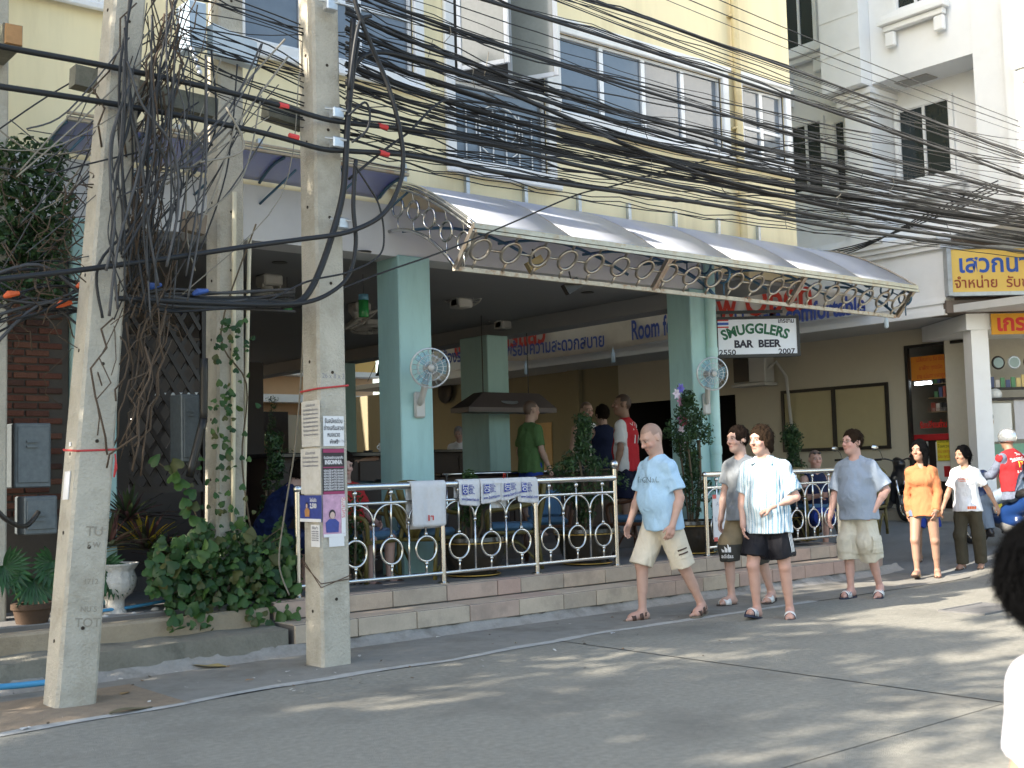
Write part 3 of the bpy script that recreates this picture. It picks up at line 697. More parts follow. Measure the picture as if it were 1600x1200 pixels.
# right window bay with posters, seen past the column
rb = cc+cdir*.2+cn*-.5
def rbox(name, m, u0, u1, z0, z1, d=0., th=.02, parent=shop):
    mb = MB(); mb.obox(rb+cdir*((u0+u1)/2)+cn*d+up*((z0+z1)/2), cdir, cn, up, (u1-u0)/2, th/2, (z1-z0)/2); return mb.build(name, m, parent)
rbox('frame', M_blk, -.02, .03, .5, 3.3, .02, .06)
zt_ = at(1580, 488, X=18.1).z; zb_ = at(1580, 521, X=18.1).z
so2 = rbox('orange_sign', mat('poster_amber', (.62, .30, .02), .6, var=.06), -.02, 2.2, zb_, zt_, .56, .03)
put_text('lettering', 'เกรฮาม', M_tred, so2, rb+cdir*.05+cn*.578+up*((zt_+zb_)/2+.0), cdir, up, (zt_-zb_)*1.05, align='LEFT', offset=.012)
rbox('poster', M_wht, .05, .55, 1.72, 2.35, -.12); rbox('poster', mat('poster_grey', (.5, .5, .52), .6), .6, 1.2, 1.75, 2.4, -.12)
rbox('shelf', M_dark, .05, 2., 2.4, 2.44, -.2, .3); rbox('counter', mat('counter_green', (.16, .32, .22), .4, var=.1), .05, 2., 1.25, 1.68, -.25, .3)
rbox('yellow_board', mat('poster_yellow2', (.7, .58, .05), .6), .0, 1.2, .55, .9, .0)
for k in range(6):
    mb = MB(); c0 = rb+cdir*(.1+k*.27)+cn*-.12+up*3.02; mb.lathe([(.0, 0), (.10, 0), (.115, .015), (.10, .03), (.0, .03)], c0, 16, cn); mb.build('wall_clock', M_dark if k % 2 else M_gal, shop)
    mb = MB(); mb.lathe([(.0, .031), (.085, .032), (.0, .034)], c0, 16, cn); mb.build('clock_face', mat('clock_face', (.25, .33, .32), .3), shop)
rbox('back_wall', M_shopin, -.1, 4, .4, ZS, -1.1)
for k in range(14): rbox('packet', random.choice(GC), .1+k*.09, .17+k*.09, 2.62, 2.62+random.uniform(.1, .22), -.25)
rbox('shelf', M_dark, .05, 2., 2.58, 2.615, -.25, .2)
# white full-face helmet shape on the shelf
mb = MB(); mb.sphere(rb+cdir*.32+cn*-.2+up*2.50, .12, 14, 10, (1.1, 1, .9)); mb.build('helmet_on_shelf', M_wht, shop, smooth=True)
# portrait head on poster (flat print)
mb = MB(); mb.lathe([(0, 0), (.10, 0), (0, .001)], rb+cdir*.14+cn*-.105+up*2.05, 16, cn); mb.build('print', mat('print_skin', (.5, .34, .26), .6), shop)
mb = MB(); mb.lathe([(0, 0), (.11, 0), (0, .001)], rb+cdir*.13+cn*-.108+up*2.13, 16, cn); mb.build('print', M_blk, shop)
# shop interior fan
# ------------------------------------------------------------------ building closing the lane
pe = empty('peach_building', (0, 0, 0), 0, 'peach and white building seen through the bar at the lane end', 'building')
M_peach = mat('peach_render', (.66, .42, .25), .85, var=.05, vs=.6); M_och = mat('ochre_render', (.60, .38, .12), .85, var=.05, vs=.6)
YP = 31.
mb = MB(); mb.box(7, 20.2, YP, YP+4, .2, 10); mb.build('wall', M_peach, pe)
zz = [at(440, y, Y=YP).z for y in (553, 566, 585, 618, 630, 648)]
mb = MB(); mb.box(7.1, 20.3, YP-.5, YP-.003, zz[4], zz[3]); mb.box(7.1, 20.3, YP-.55, YP-.004, zz[2]-.05, zz[2]+.1); mb.build('white_band', M_white, pe)
mb = MB(); mb.box(7.05, 20.25, YP-.1, YP-.002, zz[2]+.12, 9.9); mb.build('upper_wall', M_och, pe)
mb = MB(); mb.box(7.05, 20.2, YP-.3, YP-.005, .3, zz[5]-.02); mb.build('lower_wall', M_cream, pe)
mb = MB()
for k in range(8): mb.tube([(9+k*1.3, YP-.62, zz[2]+.1), (9+k*1.3, YP-.62, zz[1]+.25)], .03, 6)
mb.tube([(8, YP-.62, zz[1]+.25), (19, YP-.62, zz[1]+.25)], .035, 6); mb.build('balcony_rail', M_white, pe)
mb = MB(); a_ = at(395, 700, Y=YP-.4); b_ = at(452, 700, Y=YP-.4); mb.box(a_.x, b_.x, YP-.36, YP-.303, .4, at(430, 643, Y=YP-.4).z); mb.build('dark_opening', M_dark, pe)
# lane-side ochre column near the bar back
mb = MB(); a_ = at(536, 650, Y=22.5); b_ = at(553, 650, Y=22.5); mb.box(a_.x, b_.x, 22.5, 22.8, ZI, ZC); tag(mb.build('ochre_column', mat('ochre_dark', (.42, .27, .06), .7, var=.1)), 'slim ochre column at the back of the bar behind the front pole', 'column')
# ================================================================== canopy
M_ss = mat('stainless', (.62, .62, .60), .22, 1., var=.06, vs=6)
M_sso = mat('weathered_steel', (.42, .39, .34), .35, .9, var=.2, vs=12, dirt=(.30, .16, .06), ds=9, da=.5)
M_bsteel = mat('blue_steel', (.06, .13, .20), .4, .3, var=.1)
M_poly = mat('blue_polycarbonate', (.58, .62, .68), .36, var=.06, vs=2, spec=.7, coat=.25)
_n = M_poly.node_tree.nodes; _l = M_poly.node_tree.links
_tb = _n.new('ShaderNodeBsdfTranslucent'); _tb.inputs[0].default_value = (.03, .13, .60, 1)
_mx = _n.new('ShaderNodeMixShader'); _mx.inputs[0].default_value = .35
_l.new(_n['Principled BSDF'].outputs[0], _mx.inputs[1]); _l.new(_tb.outputs[0], _mx.inputs[2]); _l.new(_mx.outputs[0], _n['Material Output'].inputs[0])
CX0, CX1 = 7.0, 14.75; CYW, CYF = YF-.02, 8.9; ZW, ZF = 4.56, 3.84; CYB, ZBt = 9.22, 3.47
def cprof(t):   # top profile from wall (0) to front (1)
    y = CYW+(CYF-CYW)*t; z = ZW+(ZF-ZW)*(t**1.28)+.03*math.sin(PI*t)
    return y, z
can = empty('awning', (0, 0, 0), 0, 'curved blue polycarbonate awning on a ringed steel frame above the steps', 'awning')
def stay(P, r, m): q_ = MB(); q_.tube(P, r, 6); q_.build('ring_stay', m, can, smooth=True)
nb = 6; xs_ = [CX0+(CX1-CX0)*i/nb for i in range(nb+1)]
for i in range(nb):
    mb = MB(); mb.grid(lambda u, v: (xs_[i]+.02+(xs_[i+1]-xs_[i]-.04)*u, *cprof(v)), 2, 14)
    mb.v = [(x, y, z+.012) for x, y, z in mb.v]
    o = mb.build('sheet', M_poly, can, smooth=True); md = o.modifiers.new('s', 'SOLIDIFY'); md.thickness = .008
for i, x in enumerate(xs_):
    end = i in (0, nb); mb = MB(); P = [(x, *cprof(t/14)) for t in range(15)]
    mb.tube(P, .022 if end else .016, 8)
    if end: mb.tube([(p[0], p[1]-.0, p[2]-.05) for p in P], .018, 8); mb.tube([(p[0], p[1], p[2]+.03) for p in P], .014, 8)
    mb.build('rib', M_ss if i == 0 else M_sso, can, smooth=True)
    if end or i == 3:
        # lower bow of the truss: wall to valance bottom
        mb = MB(); Q = [(x, CYW+(CYB-CYW)*t/10, 4.02+(ZBt-4.02)*((t/10)**2.1)+.02) for t in range(11)]
        mb.tube(Q, .02, 8); mb.build('lower_bow', M_ss if i == 0 else M_bsteel, can, smooth=True)
        for k in range(5):
            t = .12+k*.19; y, z = cprof(t); zl = 4.02+(ZBt-4.02)*(max(0, (CYW-y)/(CYW-CYB))**2.1 if y > CYB else 1)
            zc = (z+zl)/2; R = .098
            mb = MB(); mb.ring((x, y, zc), (1, 0, 0), R, .015, 20, 6); mb.build('ring', M_ss if i == 0 else M_bsteel, can, smooth=True)
            mm = M_ss if i == 0 else M_bsteel; stay([(x, y, zc+R), (x, y, z)], .009, mm); stay([(x, y, zc-R), (x, y, zl)], .009, mm)
            if k < 4:
                y2, z2 = cprof(t+.19); zl2 = 4.02+(ZBt-4.02)*(max(0, (CYW-y2)/(CYW-CYB))**2.1 if y2 > CYB else 1); zc2 = (z2+zl2)/2
                d = Vector((0, y2-y, zc2-zc)).normalized(); stay([Vector((x, y, zc))+d*R, Vector((x, y2, zc2))-d*R], .009, mm)
# front beam pair and valance
mb = MB(); mb.beam((CX0-.02, CYF, ZF), (CX1+.02, CYF, ZF), .05, .05); mb.beam((CX0-.01, CYF-.03, ZF-.055), (CX1+.01, CYF-.03, ZF-.055), .03, .03); mb.build('front_rail', M_sso, can)
mb = MB(); mb.beam((CX0-.02, CYB, ZBt), (CX1-.05, CYB, ZBt), .045, .045); mb.build('bottom_rail', mat('rusty_white_steel', (.50, .46, .38), .6, .2, var=.25, vs=14, dirt=(.28, .12, .03), ds=11, da=.75), can)
vd = Vector((0, CYB-CYF, ZBt-ZF)); vn = Vector((1, 0, 0)).cross(vd).normalized()
for x in (CX0, CX0+(CX1-CX0)*.36, CX0+(CX1-CX0)*.68, CX1-.02):
    mb = MB(); mb.beam((x, CYF, ZF), (x, CYB, ZBt), .05, .04, up=(1, 0, 0)); mb.beam((x+.06, CYF+.01, ZF), (x+.06, CYB+.01, ZBt), .03, .03, up=(1, 0, 0)); mb.build('valance_strut', M_sso, can)
nr = 20; pit = (CX1-CX0)/nr; yc, zc = (CYF+CYB)/2, (ZF+ZBt)/2; R = .115
for i in range(nr):
    x = CX0+pit*(i+.5)
    mb = MB(); mb.ring((x, yc, zc), vn, R, .018, 20, 6); mb.build('ring', M_sso, can, smooth=True)
    d = vd.normalized(); stay([Vector((x, yc, zc))-d*R, Vector((x, CYF+.005, ZF-.02))], .014, M_sso); stay([Vector((x, yc, zc))+d*R, Vector((x, CYB, ZBt))], .014, M_sso)
    stay([(x+R, yc, zc), (x+pit-R if i < nr-1 else CX1-.04, yc, zc)], .014, M_sso)
    if i == 0: stay([(CX0, yc, zc), (x-R, yc, zc)], .010, M_sso)
# blue longitudinal tubes and inner diagonals under the sheets
mb = MB(); y_, z_ = cprof(.55)
for k in range(nb):
    xa, xb = xs_[k], xs_[k+1]
    mb.tube([(xa+(xb-xa)*t/8, CYW-.25-.75*t/8, 4.0+.18*math.sin(PI*t/8)-.35*t/8) for t in range(9)], .016, 6)
mb.build('brace', M_bsteel, can, smooth=True)
mb = MB(); mb.tube([(CX0, *cprof(.03)), (CX1, *cprof(.03))], .02, 6); mb.tube([(CX0, cprof(.5)[0], cprof(.5)[1]-.03), (CX1, cprof(.5)[0], cprof(.5)[1]-.03)], .02, 6); mb.build('purlin', M_bsteel, can, smooth=True)
for x in np.arange(4.6, 14., .86):
    mb = MB(); mb.box(x, x+.05, YF-.05, YF-.002, 4.5, 4.80); mb.build('wall_hanger', M_gal, can)
# flatter wing of the awning left of the front pole
lx0 = at(95, 212, Y=YF-.4).x
lw = empty('side_awning', (0, 0, 0), 0, 'flat blue awning wing seen from below left of the front pole', 'awning')
mb = MB(); mb.grid(lambda u, v: (lx0+(6.9-lx0)*u, YF-.03-.5*v, 4.38+.14*v+.04*math.sin(PI*v)), 8, 8); o = mb.build('sheet', M_poly, lw, smooth=True); md = o.modifiers.new('s', 'SOLIDIFY'); md.thickness = .008
mb = MB(); mb.tube([(lx0, YF-.55, 4.53), (6.9, YF-.55, 4.53)], .022, 6); mb.tube([(lx0, YF-.55, 4.58), (6.9, YF-.55, 4.58)], .016, 6); mb.build('front_rail', M_sso, lw)
for k in range(6):
    x = lx0+(6.85-lx0)*k/5; mb = MB(); mb.tube([(x, YF-.03-.5*v/6, 4.36+.14*v/6+.04*math.sin(PI*v/6)) for v in range(7)], .016, 6); mb.tube([(x, YF-.03, 4.15), (x+.2, YF-.4, 4.44)], .013, 6); mb.build('rib', M_bsteel, lw, smooth=True)
# ================================================================== railings
def railing(x0, x1, posts, label, y=9.33, flip=False):
    r = empty('railing', (0, 0, 0), 0, label, 'railing')
    zt, zm, zb = ZT+.955, ZT+.80, ZT+.10
    mb = MB(); mb.tube([(x0, y, zt), (x1, y, zt)], .034, 12); mb.build('top_rail', M_ss, r, smooth=True, angle=50)
    mb = MB(); mb.tube([(x0, y, zm), (x1, y, zm)], .016, 8); mb.build('mid_rail', M_ss, r, smooth=True, angle=50)
    mb = MB(); mb.tube([(x0, y, zb), (x1, y, zb)], .019, 8); mb.build('bottom_rail', M_ss, r, smooth=True, angle=50)
    for i, x in enumerate(posts):
        mb = MB(); top = zt+(.10 if x in (posts[-1],) and not flip else .0)
        mb.tube([(x, y, ZT), (x, y, top)], .027, 10); mb.lathe([(.06, 0), (.06, .008), (.03, .02)], (x, y, ZT), 14)
        if top > zt: mb.sphere((x, y, top+.05), .052)
        else: mb.sphere((x, y, zt), .036)
        mb.build('post', M_ss, r, smooth=True, angle=50)
    for i in range(len(posts)-1):
        a, b = posts[i], posts[i+1]; n = max(2, round((b-a)/.39)); p = (b-a)/n
        for k in range(n):
            xa, xb = a+p*k, a+p*(k+1); xm = (xa+xb)/2; zs_ = ZT+.60
            plain_left = k > 0
            # arch from plain baluster to plain baluster
            mb = MB(); mb.tube([(xm+(p/2-.004)*math.cos(PI-PI*t/16), y, zs_+(zm-.012-zs_)*math.sin(PI*t/16)**.85) for t in range(17)], .011, 6); mb.build('arch', M_ss, r, smooth=True)
            if plain_left:
                mb = MB(); mb.tube([(xa, y, zb), (xa, y, zs_)], .0115, 8); mb.sphere((xa, y, zs_-.0), .021, 8, 6); mb.build('baluster', M_ss, r, smooth=True)
            rz = ZT+.345; R = .12
            mb = MB(); mb.tube([(xm, y, zb), (xm, y, rz-R)], .0115, 8); mb.tube([(xm, y, rz+R), (xm, y, zm+.08)], .0115, 8)
            mb.sphere((xm, y, zm+.095), .026, 10, 8)
            for z in (rz-R-.02, rz+R+.02): mb.sphere((xm, y, z), .021, 8, 6)
            bo = mb.build('baluster', M_ss, r, smooth=True)
            mb = MB(); mb.ring((xm, y, rz), (0, 1, 0), R, .0125, 24, 7, sx=.86 if False else 1, ax=(0, 0, 1)); mb.build('ring', M_ss, bo, smooth=True)
    return r
RY = 9.33
rp = [at(x, 850, Y=RY).x for x in (465, 692, 838, 963)]
railing(rp[0], rp[-1], rp, 'long stainless railing with rings hung with towels left of the steps gap')
rq = [at(x, 820, Y=RY).x for x in (1104, 1205, 1310)]
railing(rq[0], rq[-1], rq, 'shorter stainless railing with rings behind the walking men', flip=True)
# ================================================================== utility poles
M_pole = mat('pole_concrete', (.44, .41, .34), .9, var=.17, vs=6, bump=.7, bs=55, dirt=(.27, .24, .18), ds=2.6, da=.65)
def pole(base, top, wb_, wt, rz, label, holes=True):
    base = Vector(base); top = Vector(top); ax = (top-base).normalized(); Lp = (top-base).length
    o = empty('utility_pole', base, 0, label, 'pole')
    q = ax.to_track_quat('Z', 'Y').to_matrix(); X = q @ Vector((1, 0, 0)); 
    X = (Matrix.Rotation(rz, 3, ax) @ (Vector((1, 0, 0))-ax*ax.x).normalized()); Y = ax.cross(X)
    mb = MB(); c = .16
    prof = [(-1, -1+c), (-1+c, -1), (1-c, -1), (1, -1+c), (1, 1-c), (1-c, 1), (-1+c, 1), (-1, 1-c)]
    N = 30; vs = []
    for i in range(N+1):
        t = i/N; h = (wb_+(wt-wb_)*t)/2
        for a_, b_ in prof: vs.append(ax*(Lp*t-.15*(i == 0))+X*a_*h+Y*b_*h)
    fs = [(i*8+k, i*8+(k+1) % 8, (i+1)*8+(k+1) % 8, (i+1)*8+k) for i in range(N) for k in range(8)]+[tuple(range(7, -1, -1)), tuple(N*8+k for k in range(8))]
    mb.add(vs, fs); mb.build('shaft', M_pole, o)
    if holes:
        mh = mat('bolt_hole', (.03, .022, .015), .9, var=.2)
        for k in range(12):
            z = .42+k*.62; h = (wb_+(wt-wb_)*z/Lp)/2
            if z > Lp-.2: break
            for nrm, s in ((-X, k % 2), (-Y, (k+1) % 2)):
                mb = MB(); mb.lathe([(0, .0), (.013, 0), (.013, .004), (0, .004)], ax*(z+.09*s)+nrm*(h-.001), 8, nrm); mb.build('bolt_hole', mh, o)
    o['_'] = 0; del o['_']
    return o, X, Y, ax
b3 = at(505, 1043, Z=0); t3 = b3+Vector((.0, 0, 9.2))
wd3 = .245
po3, X3, Y3, A3 = pole(b3+Vector((.12, .12, 0)), b3+Vector((.13, .13, 9.2)), .268, .225, 0, 'upright concrete pole covered in posters in front of the railing')
b1 = at(92, 1110, Z=0)+Vector((.11, .12, 0)); u1 = at(195, 0, Y=b1.y+.12)
t1 = b1+(u1-b1)*1.5
po1, X1, Y1, A1 = pole(b1, t1, .27, .21, .0, 'leaning concrete pole with a red string nearest the left edge')
b2 = at(350, 880, Y=9.75); b2.z = .33; u2 = at(352, 0, Y=9.75); t2 = b2+(u2-b2)*1.25
po2, X2, Y2, A2 = pole(b2, t2, .27, .235, 0, 'concrete pole behind the green bush with pipes strapped to it')
# leftmost old pole stub at the picture's edge
b0 = Vector((at(2, 500, Y=9.9).x-.08, 9.9, .33)); po0, X0_, Y0_, A0_ = pole(b0, b0+Vector((.02, 0, 7.5)), .2, .18, 0, 'grey pole at the far left edge behind the foliage', holes=False)
# ================================================================== figures: implicit surfaces meshed as one skin
def V3(*a): return np.array(a, np.float64)
def unit(v): v = np.asarray(v, float); return v/np.linalg.norm(v)
_lat = np.random.default_rng(5).random((32, 32, 32)).astype(np.float32)
def vnoise(P, f):
    q = P*f+100.; i = np.floor(q).astype(int); t = (q-i).astype(np.float32); t = t*t*(3-2*t); i %= 32; j = (i+1) % 32
    g = lambda a, b, c: _lat[a[..., 0], b[..., 1], c[..., 2]]
    x, y, z = t[..., 0], t[..., 1], t[..., 2]
    l = lambda a, b, w: a+(b-a)*w
    return l(l(l(g(i, i, i), g(j, i, i), x), l(g(i, j, i), g(j, j, i), x), y), l(l(g(i, i, j), g(j, i, j), x), l(g(i, j, j), g(j, j, j), x), y), z)
class SDF:
    def __init__(s, lo, hi, h):
        s.lo = np.asarray(lo, float); s.h = h; s.n = np.ceil((np.asarray(hi)-s.lo)/h).astype(int)+1
        s.D = np.full(tuple(s.n), .25, np.float32)
    def _sub(s, lo, hi):
        a = np.clip(np.floor((lo-s.lo)/s.h).astype(int), 0, s.n); b = np.clip(np.ceil((hi-s.lo)/s.h).astype(int)+1, 0, s.n)
        if np.any(b <= a): return None
        ax = [s.lo[k]+np.arange(a[k], b[k])*s.h for k in range(3)]
        P = np.stack(np.meshgrid(*ax, indexing='ij'), -1)
        return tuple(slice(a[k], b[k]) for k in range(3)), P
    def _merge(s, sl, d, k, sub=False):
        D = s.D[sl]
        if sub:
            d = -d
            if k > 0: h = np.maximum(k-np.abs(D-d), 0)/k; s.D[sl] = np.maximum(D, d)+h*h*k*.25
            else: s.D[sl] = np.maximum(D, d)
            return
        if k > 0: h = np.maximum(k-np.abs(D-d), 0)/k; s.D[sl] = np.minimum(D, d)-h*h*k*.25
        else: s.D[sl] = np.minimum(D, d)
    def cap(s, a, b, ra, rb, k=.02, flat=False, sub=False, sq=None):
        a = np.asarray(a, float); b = np.asarray(b, float); m = max(ra, rb)+k+3*s.h
        r = s._sub(np.minimum(a, b)-m, np.maximum(a, b)+m)
        if r is None: return s
        sl, P = r; ab = b-a; L2 = max(ab@ab, 1e-12); q = P-a; tt = q@ab/L2; t = np.clip(tt, 0, 1)
        e = q-t[..., None]*ab
        if sq is not None:   # flatten along a direction: (dir, factor)
            n = unit(sq[0]); c = e@n; e = e+np.multiply.outer(c*(1/sq[1]-1), n)
        d = np.sqrt((e*e).sum(-1))-(ra+(rb-ra)*t)
        if flat: d = np.maximum(d, (tt-1)*math.sqrt(L2))
        s._merge(sl, d.astype(np.float32), k, sub); return s
    def ell(s, c, r, R=None, k=.02, sub=False):
        c = np.asarray(c, float); r = np.asarray(r, float); m = r.max()+k+3*s.h
        q = s._sub(c-m, c+m)
        if q is None: return s
        sl, P = q; e = P-c
        if R is not None: e = e@R      # R columns = axes
        k0 = np.sqrt(((e/r)**2).sum(-1)); k1 = np.sqrt(((e/(r*r))**2).sum(-1))+1e-9
        s._merge(sl, (k0*(k0-1)/k1).astype(np.float32), k, sub); return s
    def loft(s, a, b, wa, wb_, xax, k=.03, flat=(False, False)):
        """elliptic cone from a to b; w = (half width along xax, half depth)"""
        a = np.asarray(a, float); b = np.asarray(b, float); m = max(*wa, *wb_)+k+3*s.h
        r = s._sub(np.minimum(a, b)-m, np.maximum(a, b)+m)
        if r is None: return s
        sl, P = r; ab = b-a; L = np.linalg.norm(ab); q = P-a; tt = q@ab/L/L; t = np.clip(tt, 0, 1); e = q-t[..., None]*ab
        x = unit(xax); u = e@x; v2 = np.maximum((e*e).sum(-1)-u*u, 0)
        W = wa[0]+(wb_[0]-wa[0])*t; Dp = wa[1]+(wb_[1]-wa[1])*t
        k0 = np.sqrt((u/W)**2+v2/Dp**2); k1 = np.sqrt((u/W**2)**2+v2/Dp**4)+1e-9; d = k0*(k0-1)/k1
        if flat[0]: d = np.maximum(d, -tt*L)
        if flat[1]: d = np.maximum(d, (tt-1)*L)
        s._merge(sl, d.astype(np.float32), k); return s
    def halfspace(s, n, o, k=0.):
        """remove everything on the +n side of point o"""
        n = unit(n); ax = [s.lo[i]+np.arange(s.n[i])*s.h for i in range(3)]
        d = (ax[0][:, None, None]*n[0]+ax[1][None, :, None]*n[1]+ax[2][None, None, :]*n[2]-np.dot(n, o)).astype(np.float32)
        if k > 0: h = np.maximum(k-np.abs(s.D-d), 0)/k; s.D = np.maximum(s.D, d)+h*h*k*.25
        else: s.D = np.maximum(s.D, d)
        return s
    def wrinkle(s, amp, f, stretch=(1, 1, 1), seed=0., ridge=True):
        m = np.nonzero(np.abs(s.D) < .035); P = np.stack(m, -1)*s.h+s.lo
        P = P*np.asarray(stretch)+seed
        P = P+(vnoise(P, f*.5)[:, None]-.5)*.12
        n = vnoise(P, f)
        n = 1-np.abs(n*2-1) if ridge else n*2-1
        s.D[m] -= (amp*(n-.5)).astype(np.float32); return s
    def mesh(s):
        D = s.D; ins = D < 0; n = D.shape
        c = np.zeros(tuple(k-1 for k in n), np.int8)
        for i in (0, 1):
            for j in (0, 1):
                for k in (0, 1): c += ins[i:n[0]-1+i, j:n[1]-1+j, k:n[2]-1+k]
        act = (c > 0) & (c < 8); I = np.argwhere(act); idx = np.full(act.shape, -1, np.int32); idx[act] = np.arange(len(I))
        acc = np.zeros((len(I), 3)); cnt = np.zeros(len(I))
        cor = [(i, j, k) for i in (0, 1) for j in (0, 1) for k in (0, 1)]
        val = {o: D[I[:, 0]+o[0], I[:, 1]+o[1], I[:, 2]+o[2]] for o in cor}
        for o in cor:
            for ax in range(3):
                if o[ax]: continue
                p = list(o); p[ax] = 1; p = tuple(p); a, b = val[o], val[p]; m = (a < 0) != (b < 0)
                t = np.where(m, a/np.where(m, a-b, 1), 0); q = np.tile(np.array(o, float), (len(I), 1)); q[:, ax] += t
                acc[m] += q[m]; cnt[m] += 1
        V = s.lo+(I+acc/cnt[:, None])*s.h
        F = []
        for ax in range(3):
            u, v = (ax+1) % 3, (ax+2) % 3
            sl0 = [slice(None)]*3; sl1 = [slice(None)]*3; sl0[ax] = slice(0, -1); sl1[ax] = slice(1, None)
            a = ins[tuple(sl0)]; b = ins[tuple(sl1)]; E = np.argwhere(a != b)
            E = E[(E[:, u] > 0) & (E[:, v] > 0) & (E[:, u] < n[u]-1) & (E[:, v] < n[v]-1)]
            fl = a[E[:, 0], E[:, 1], E[:, 2]]
            def cell(du, dv): q = E.copy(); q[:, u] -= du; q[:, v] -= dv; return idx[q[:, 0], q[:, 1], q[:, 2]]
            Q = np.stack([cell(1, 1), cell(0, 1), cell(0, 0), cell(1, 0)], 1)
            Q[~fl] = Q[~fl][:, ::-1]; F.append(Q)
        F = np.concatenate(F); F = F[(F >= 0).all(1)]
        return V, F
def smoothv(V, F, it=1):
    for _ in range(it):
        A = np.zeros_like(V); c = np.zeros(len(V))
        for k in range(4):
            j = (k+1) % 4; np.add.at(A, F[:, k], V[F[:, j]]); np.add.at(c, F[:, k], 1)
            np.add.at(A, F[:, j], V[F[:, k]]); np.add.at(c, F[:, j], 1)
        V = V*.5+.5*A/c[:, None]
    return V
def rotm(axis, deg):
    return np.array(Matrix.Rotation(math.radians(deg), 3, Vector(axis)))
SKIN_L = (.52, .315, .23); SKIN_T = (.47, .27, .185); SKIN_B = (.30, .165, .095); SKIN_D = (.24, .13, .08)
M_skin = attr_mat('skin', .55, bump=.05, bs=300, var=.07, vs=14)
class Person:
    """figure standing at its own origin, facing -Y, left side +X. Directions in the pose are local vectors."""
    def __init__(s, label, pos, face, H=1.75, h=.0075, girth=1., belly=0., female=False, skin=SKIN_L, pose=None, group=None, sole=None, lift=0., name='person', seat=None):
        s.h = h; s.k = H/1.75; s.hs = 1.07; s.g = girth; s.fem = female; s.skin = np.array(skin)*np.array((.90, .96, 1.03)); s.belly = belly
        p = dict(lean=(0, 0, 1), turn=0., hip_tilt=0., tl=(.05, 0, -1), tr=(-.05, 0, -1), sl=(0, .05, -1), sr=(0, .05, -1),
                 ul=(.22, .05, -1), ur=(-.22, .05, -1), fl=(.1, -.3, -1), fr=(-.1, -.3, -1), hl=None, hr=None, ftl=(.15, -1, 0), ftr=(-.15, -1, 0),
                 head=(0, -1, 0), htilt=0., curl=.5)
        p.update(pose or {}); s.p = p; k = s.k
        ROTT = rotm((0, 0, 1), p['turn']); up = unit(p['lean'])
        s.up = up; xs = unit(ROTT@V3(1, 0, 0)); xs = unit(xs-up*(xs@up)); s.xs = xs; s.fw = np.cross(xs, up)   # chest side axis and forward axis
        P0 = V3(0, 0, 0); hw = (.092 if not female else .095)*k
        s.pel = P0; s.hip = {1: P0+V3(hw, 0, -.03*k), -1: P0+V3(-hw, 0, -.03*k)}
        s.waist = P0+up*.16*k; s.chest = P0+up*.34*k; s.neckb = P0+up*.515*k
        sw = (.168 if not female else .142)*k*(1+.35*(girth-1))
        s.sh = {1: P0+up*.447*k+xs*sw, -1: P0+up*.447*k-xs*sw}
        s.kn, s.an, s.el, s.wr, s.hd = {}, {}, {}, {}, {}
        s.ft = {1: unit(p['ftl']), -1: unit(p['ftr'])}
        for sd, t, sh in ((1, p['tl'], p['sl']), (-1, p['tr'], p['sr'])):
            s.kn[sd] = s.hip[sd]+unit(t)*.425*k; s.an[sd] = s.kn[sd]+unit(sh)*.405*k
        for sd, u, f, hh in ((1, p['ul'], p['fl'], p['hl']), (-1, p['ur'], p['fr'], p['hr'])):
            s.el[sd] = s.sh[sd]+unit(u)*.285*k; s.wr[sd] = s.el[sd]+unit(f)*.25*k
            s.hd[sd] = unit(hh if hh is not None else f)
        s.headf = unit(p['head']); s.headc = s.neckb+up*.075*k+unit(.75*up+.25*s.headf)*.125*k
        hx = unit(np.cross(s.headf, V3(0, 0, 1)))*-1; hx = unit(rotm(tuple(s.headf), p['htilt'])@hx); hz = unit(np.cross(hx, -s.headf))
        if hz[2] < 0: hx = -hx; hz = -hz
        s.HR = np.stack([hx, -s.headf, hz], 1)     # columns: head x, back, up
        # soles
        low = 9
        s.sole = {}
        for sd in (1, -1):
            f = s.ft[sd]; side = unit(np.cross(f, V3(0, 0, 1))); fu = unit(np.cross(side, f)); s.sole[sd] = (side, fu)
            heel = s.an[sd]-fu*.075*k-f*.06*k; toe = s.an[sd]-fu*.075*k+f*.19*k; low = min(low, heel[2], toe[2])
        dz = -low+lift if seat is None else seat
        for d in (s.hip, s.sh, s.kn, s.an, s.el, s.wr):
            for q in d: d[q] = d[q]+V3(0, 0, dz)
        for n_ in ('pel', 'waist', 'chest', 'neckb', 'headc'): setattr(s, n_, getattr(s, n_)+V3(0, 0, dz))
        f2 = Vector((face[0], face[1])).normalized(); s.rz = math.atan2(f2.y, f2.x)+PI/2
        s.o = empty(name, pos, s.rz, label, 'person', group)
        s.dz = dz
    def box(s, ex=.14):
        pts = np.array([s.pel, s.neckb, s.headc, *s.hip.values(), *s.sh.values(), *s.kn.values(), *s.an.values(), *s.el.values(), *s.wr.values()]+[s.an[d]+s.ft[d]*.2*s.k for d in (1, -1)]+[s.wr[d]+s.hd[d]*.2*s.k for d in (1, -1)])
        return pts.min(0)-ex*s.k, pts.max(0)+ex*s.k
    def H2W(s, q): return s.headc+s.HR@(np.asarray(q, float)*s.k*s.hs)
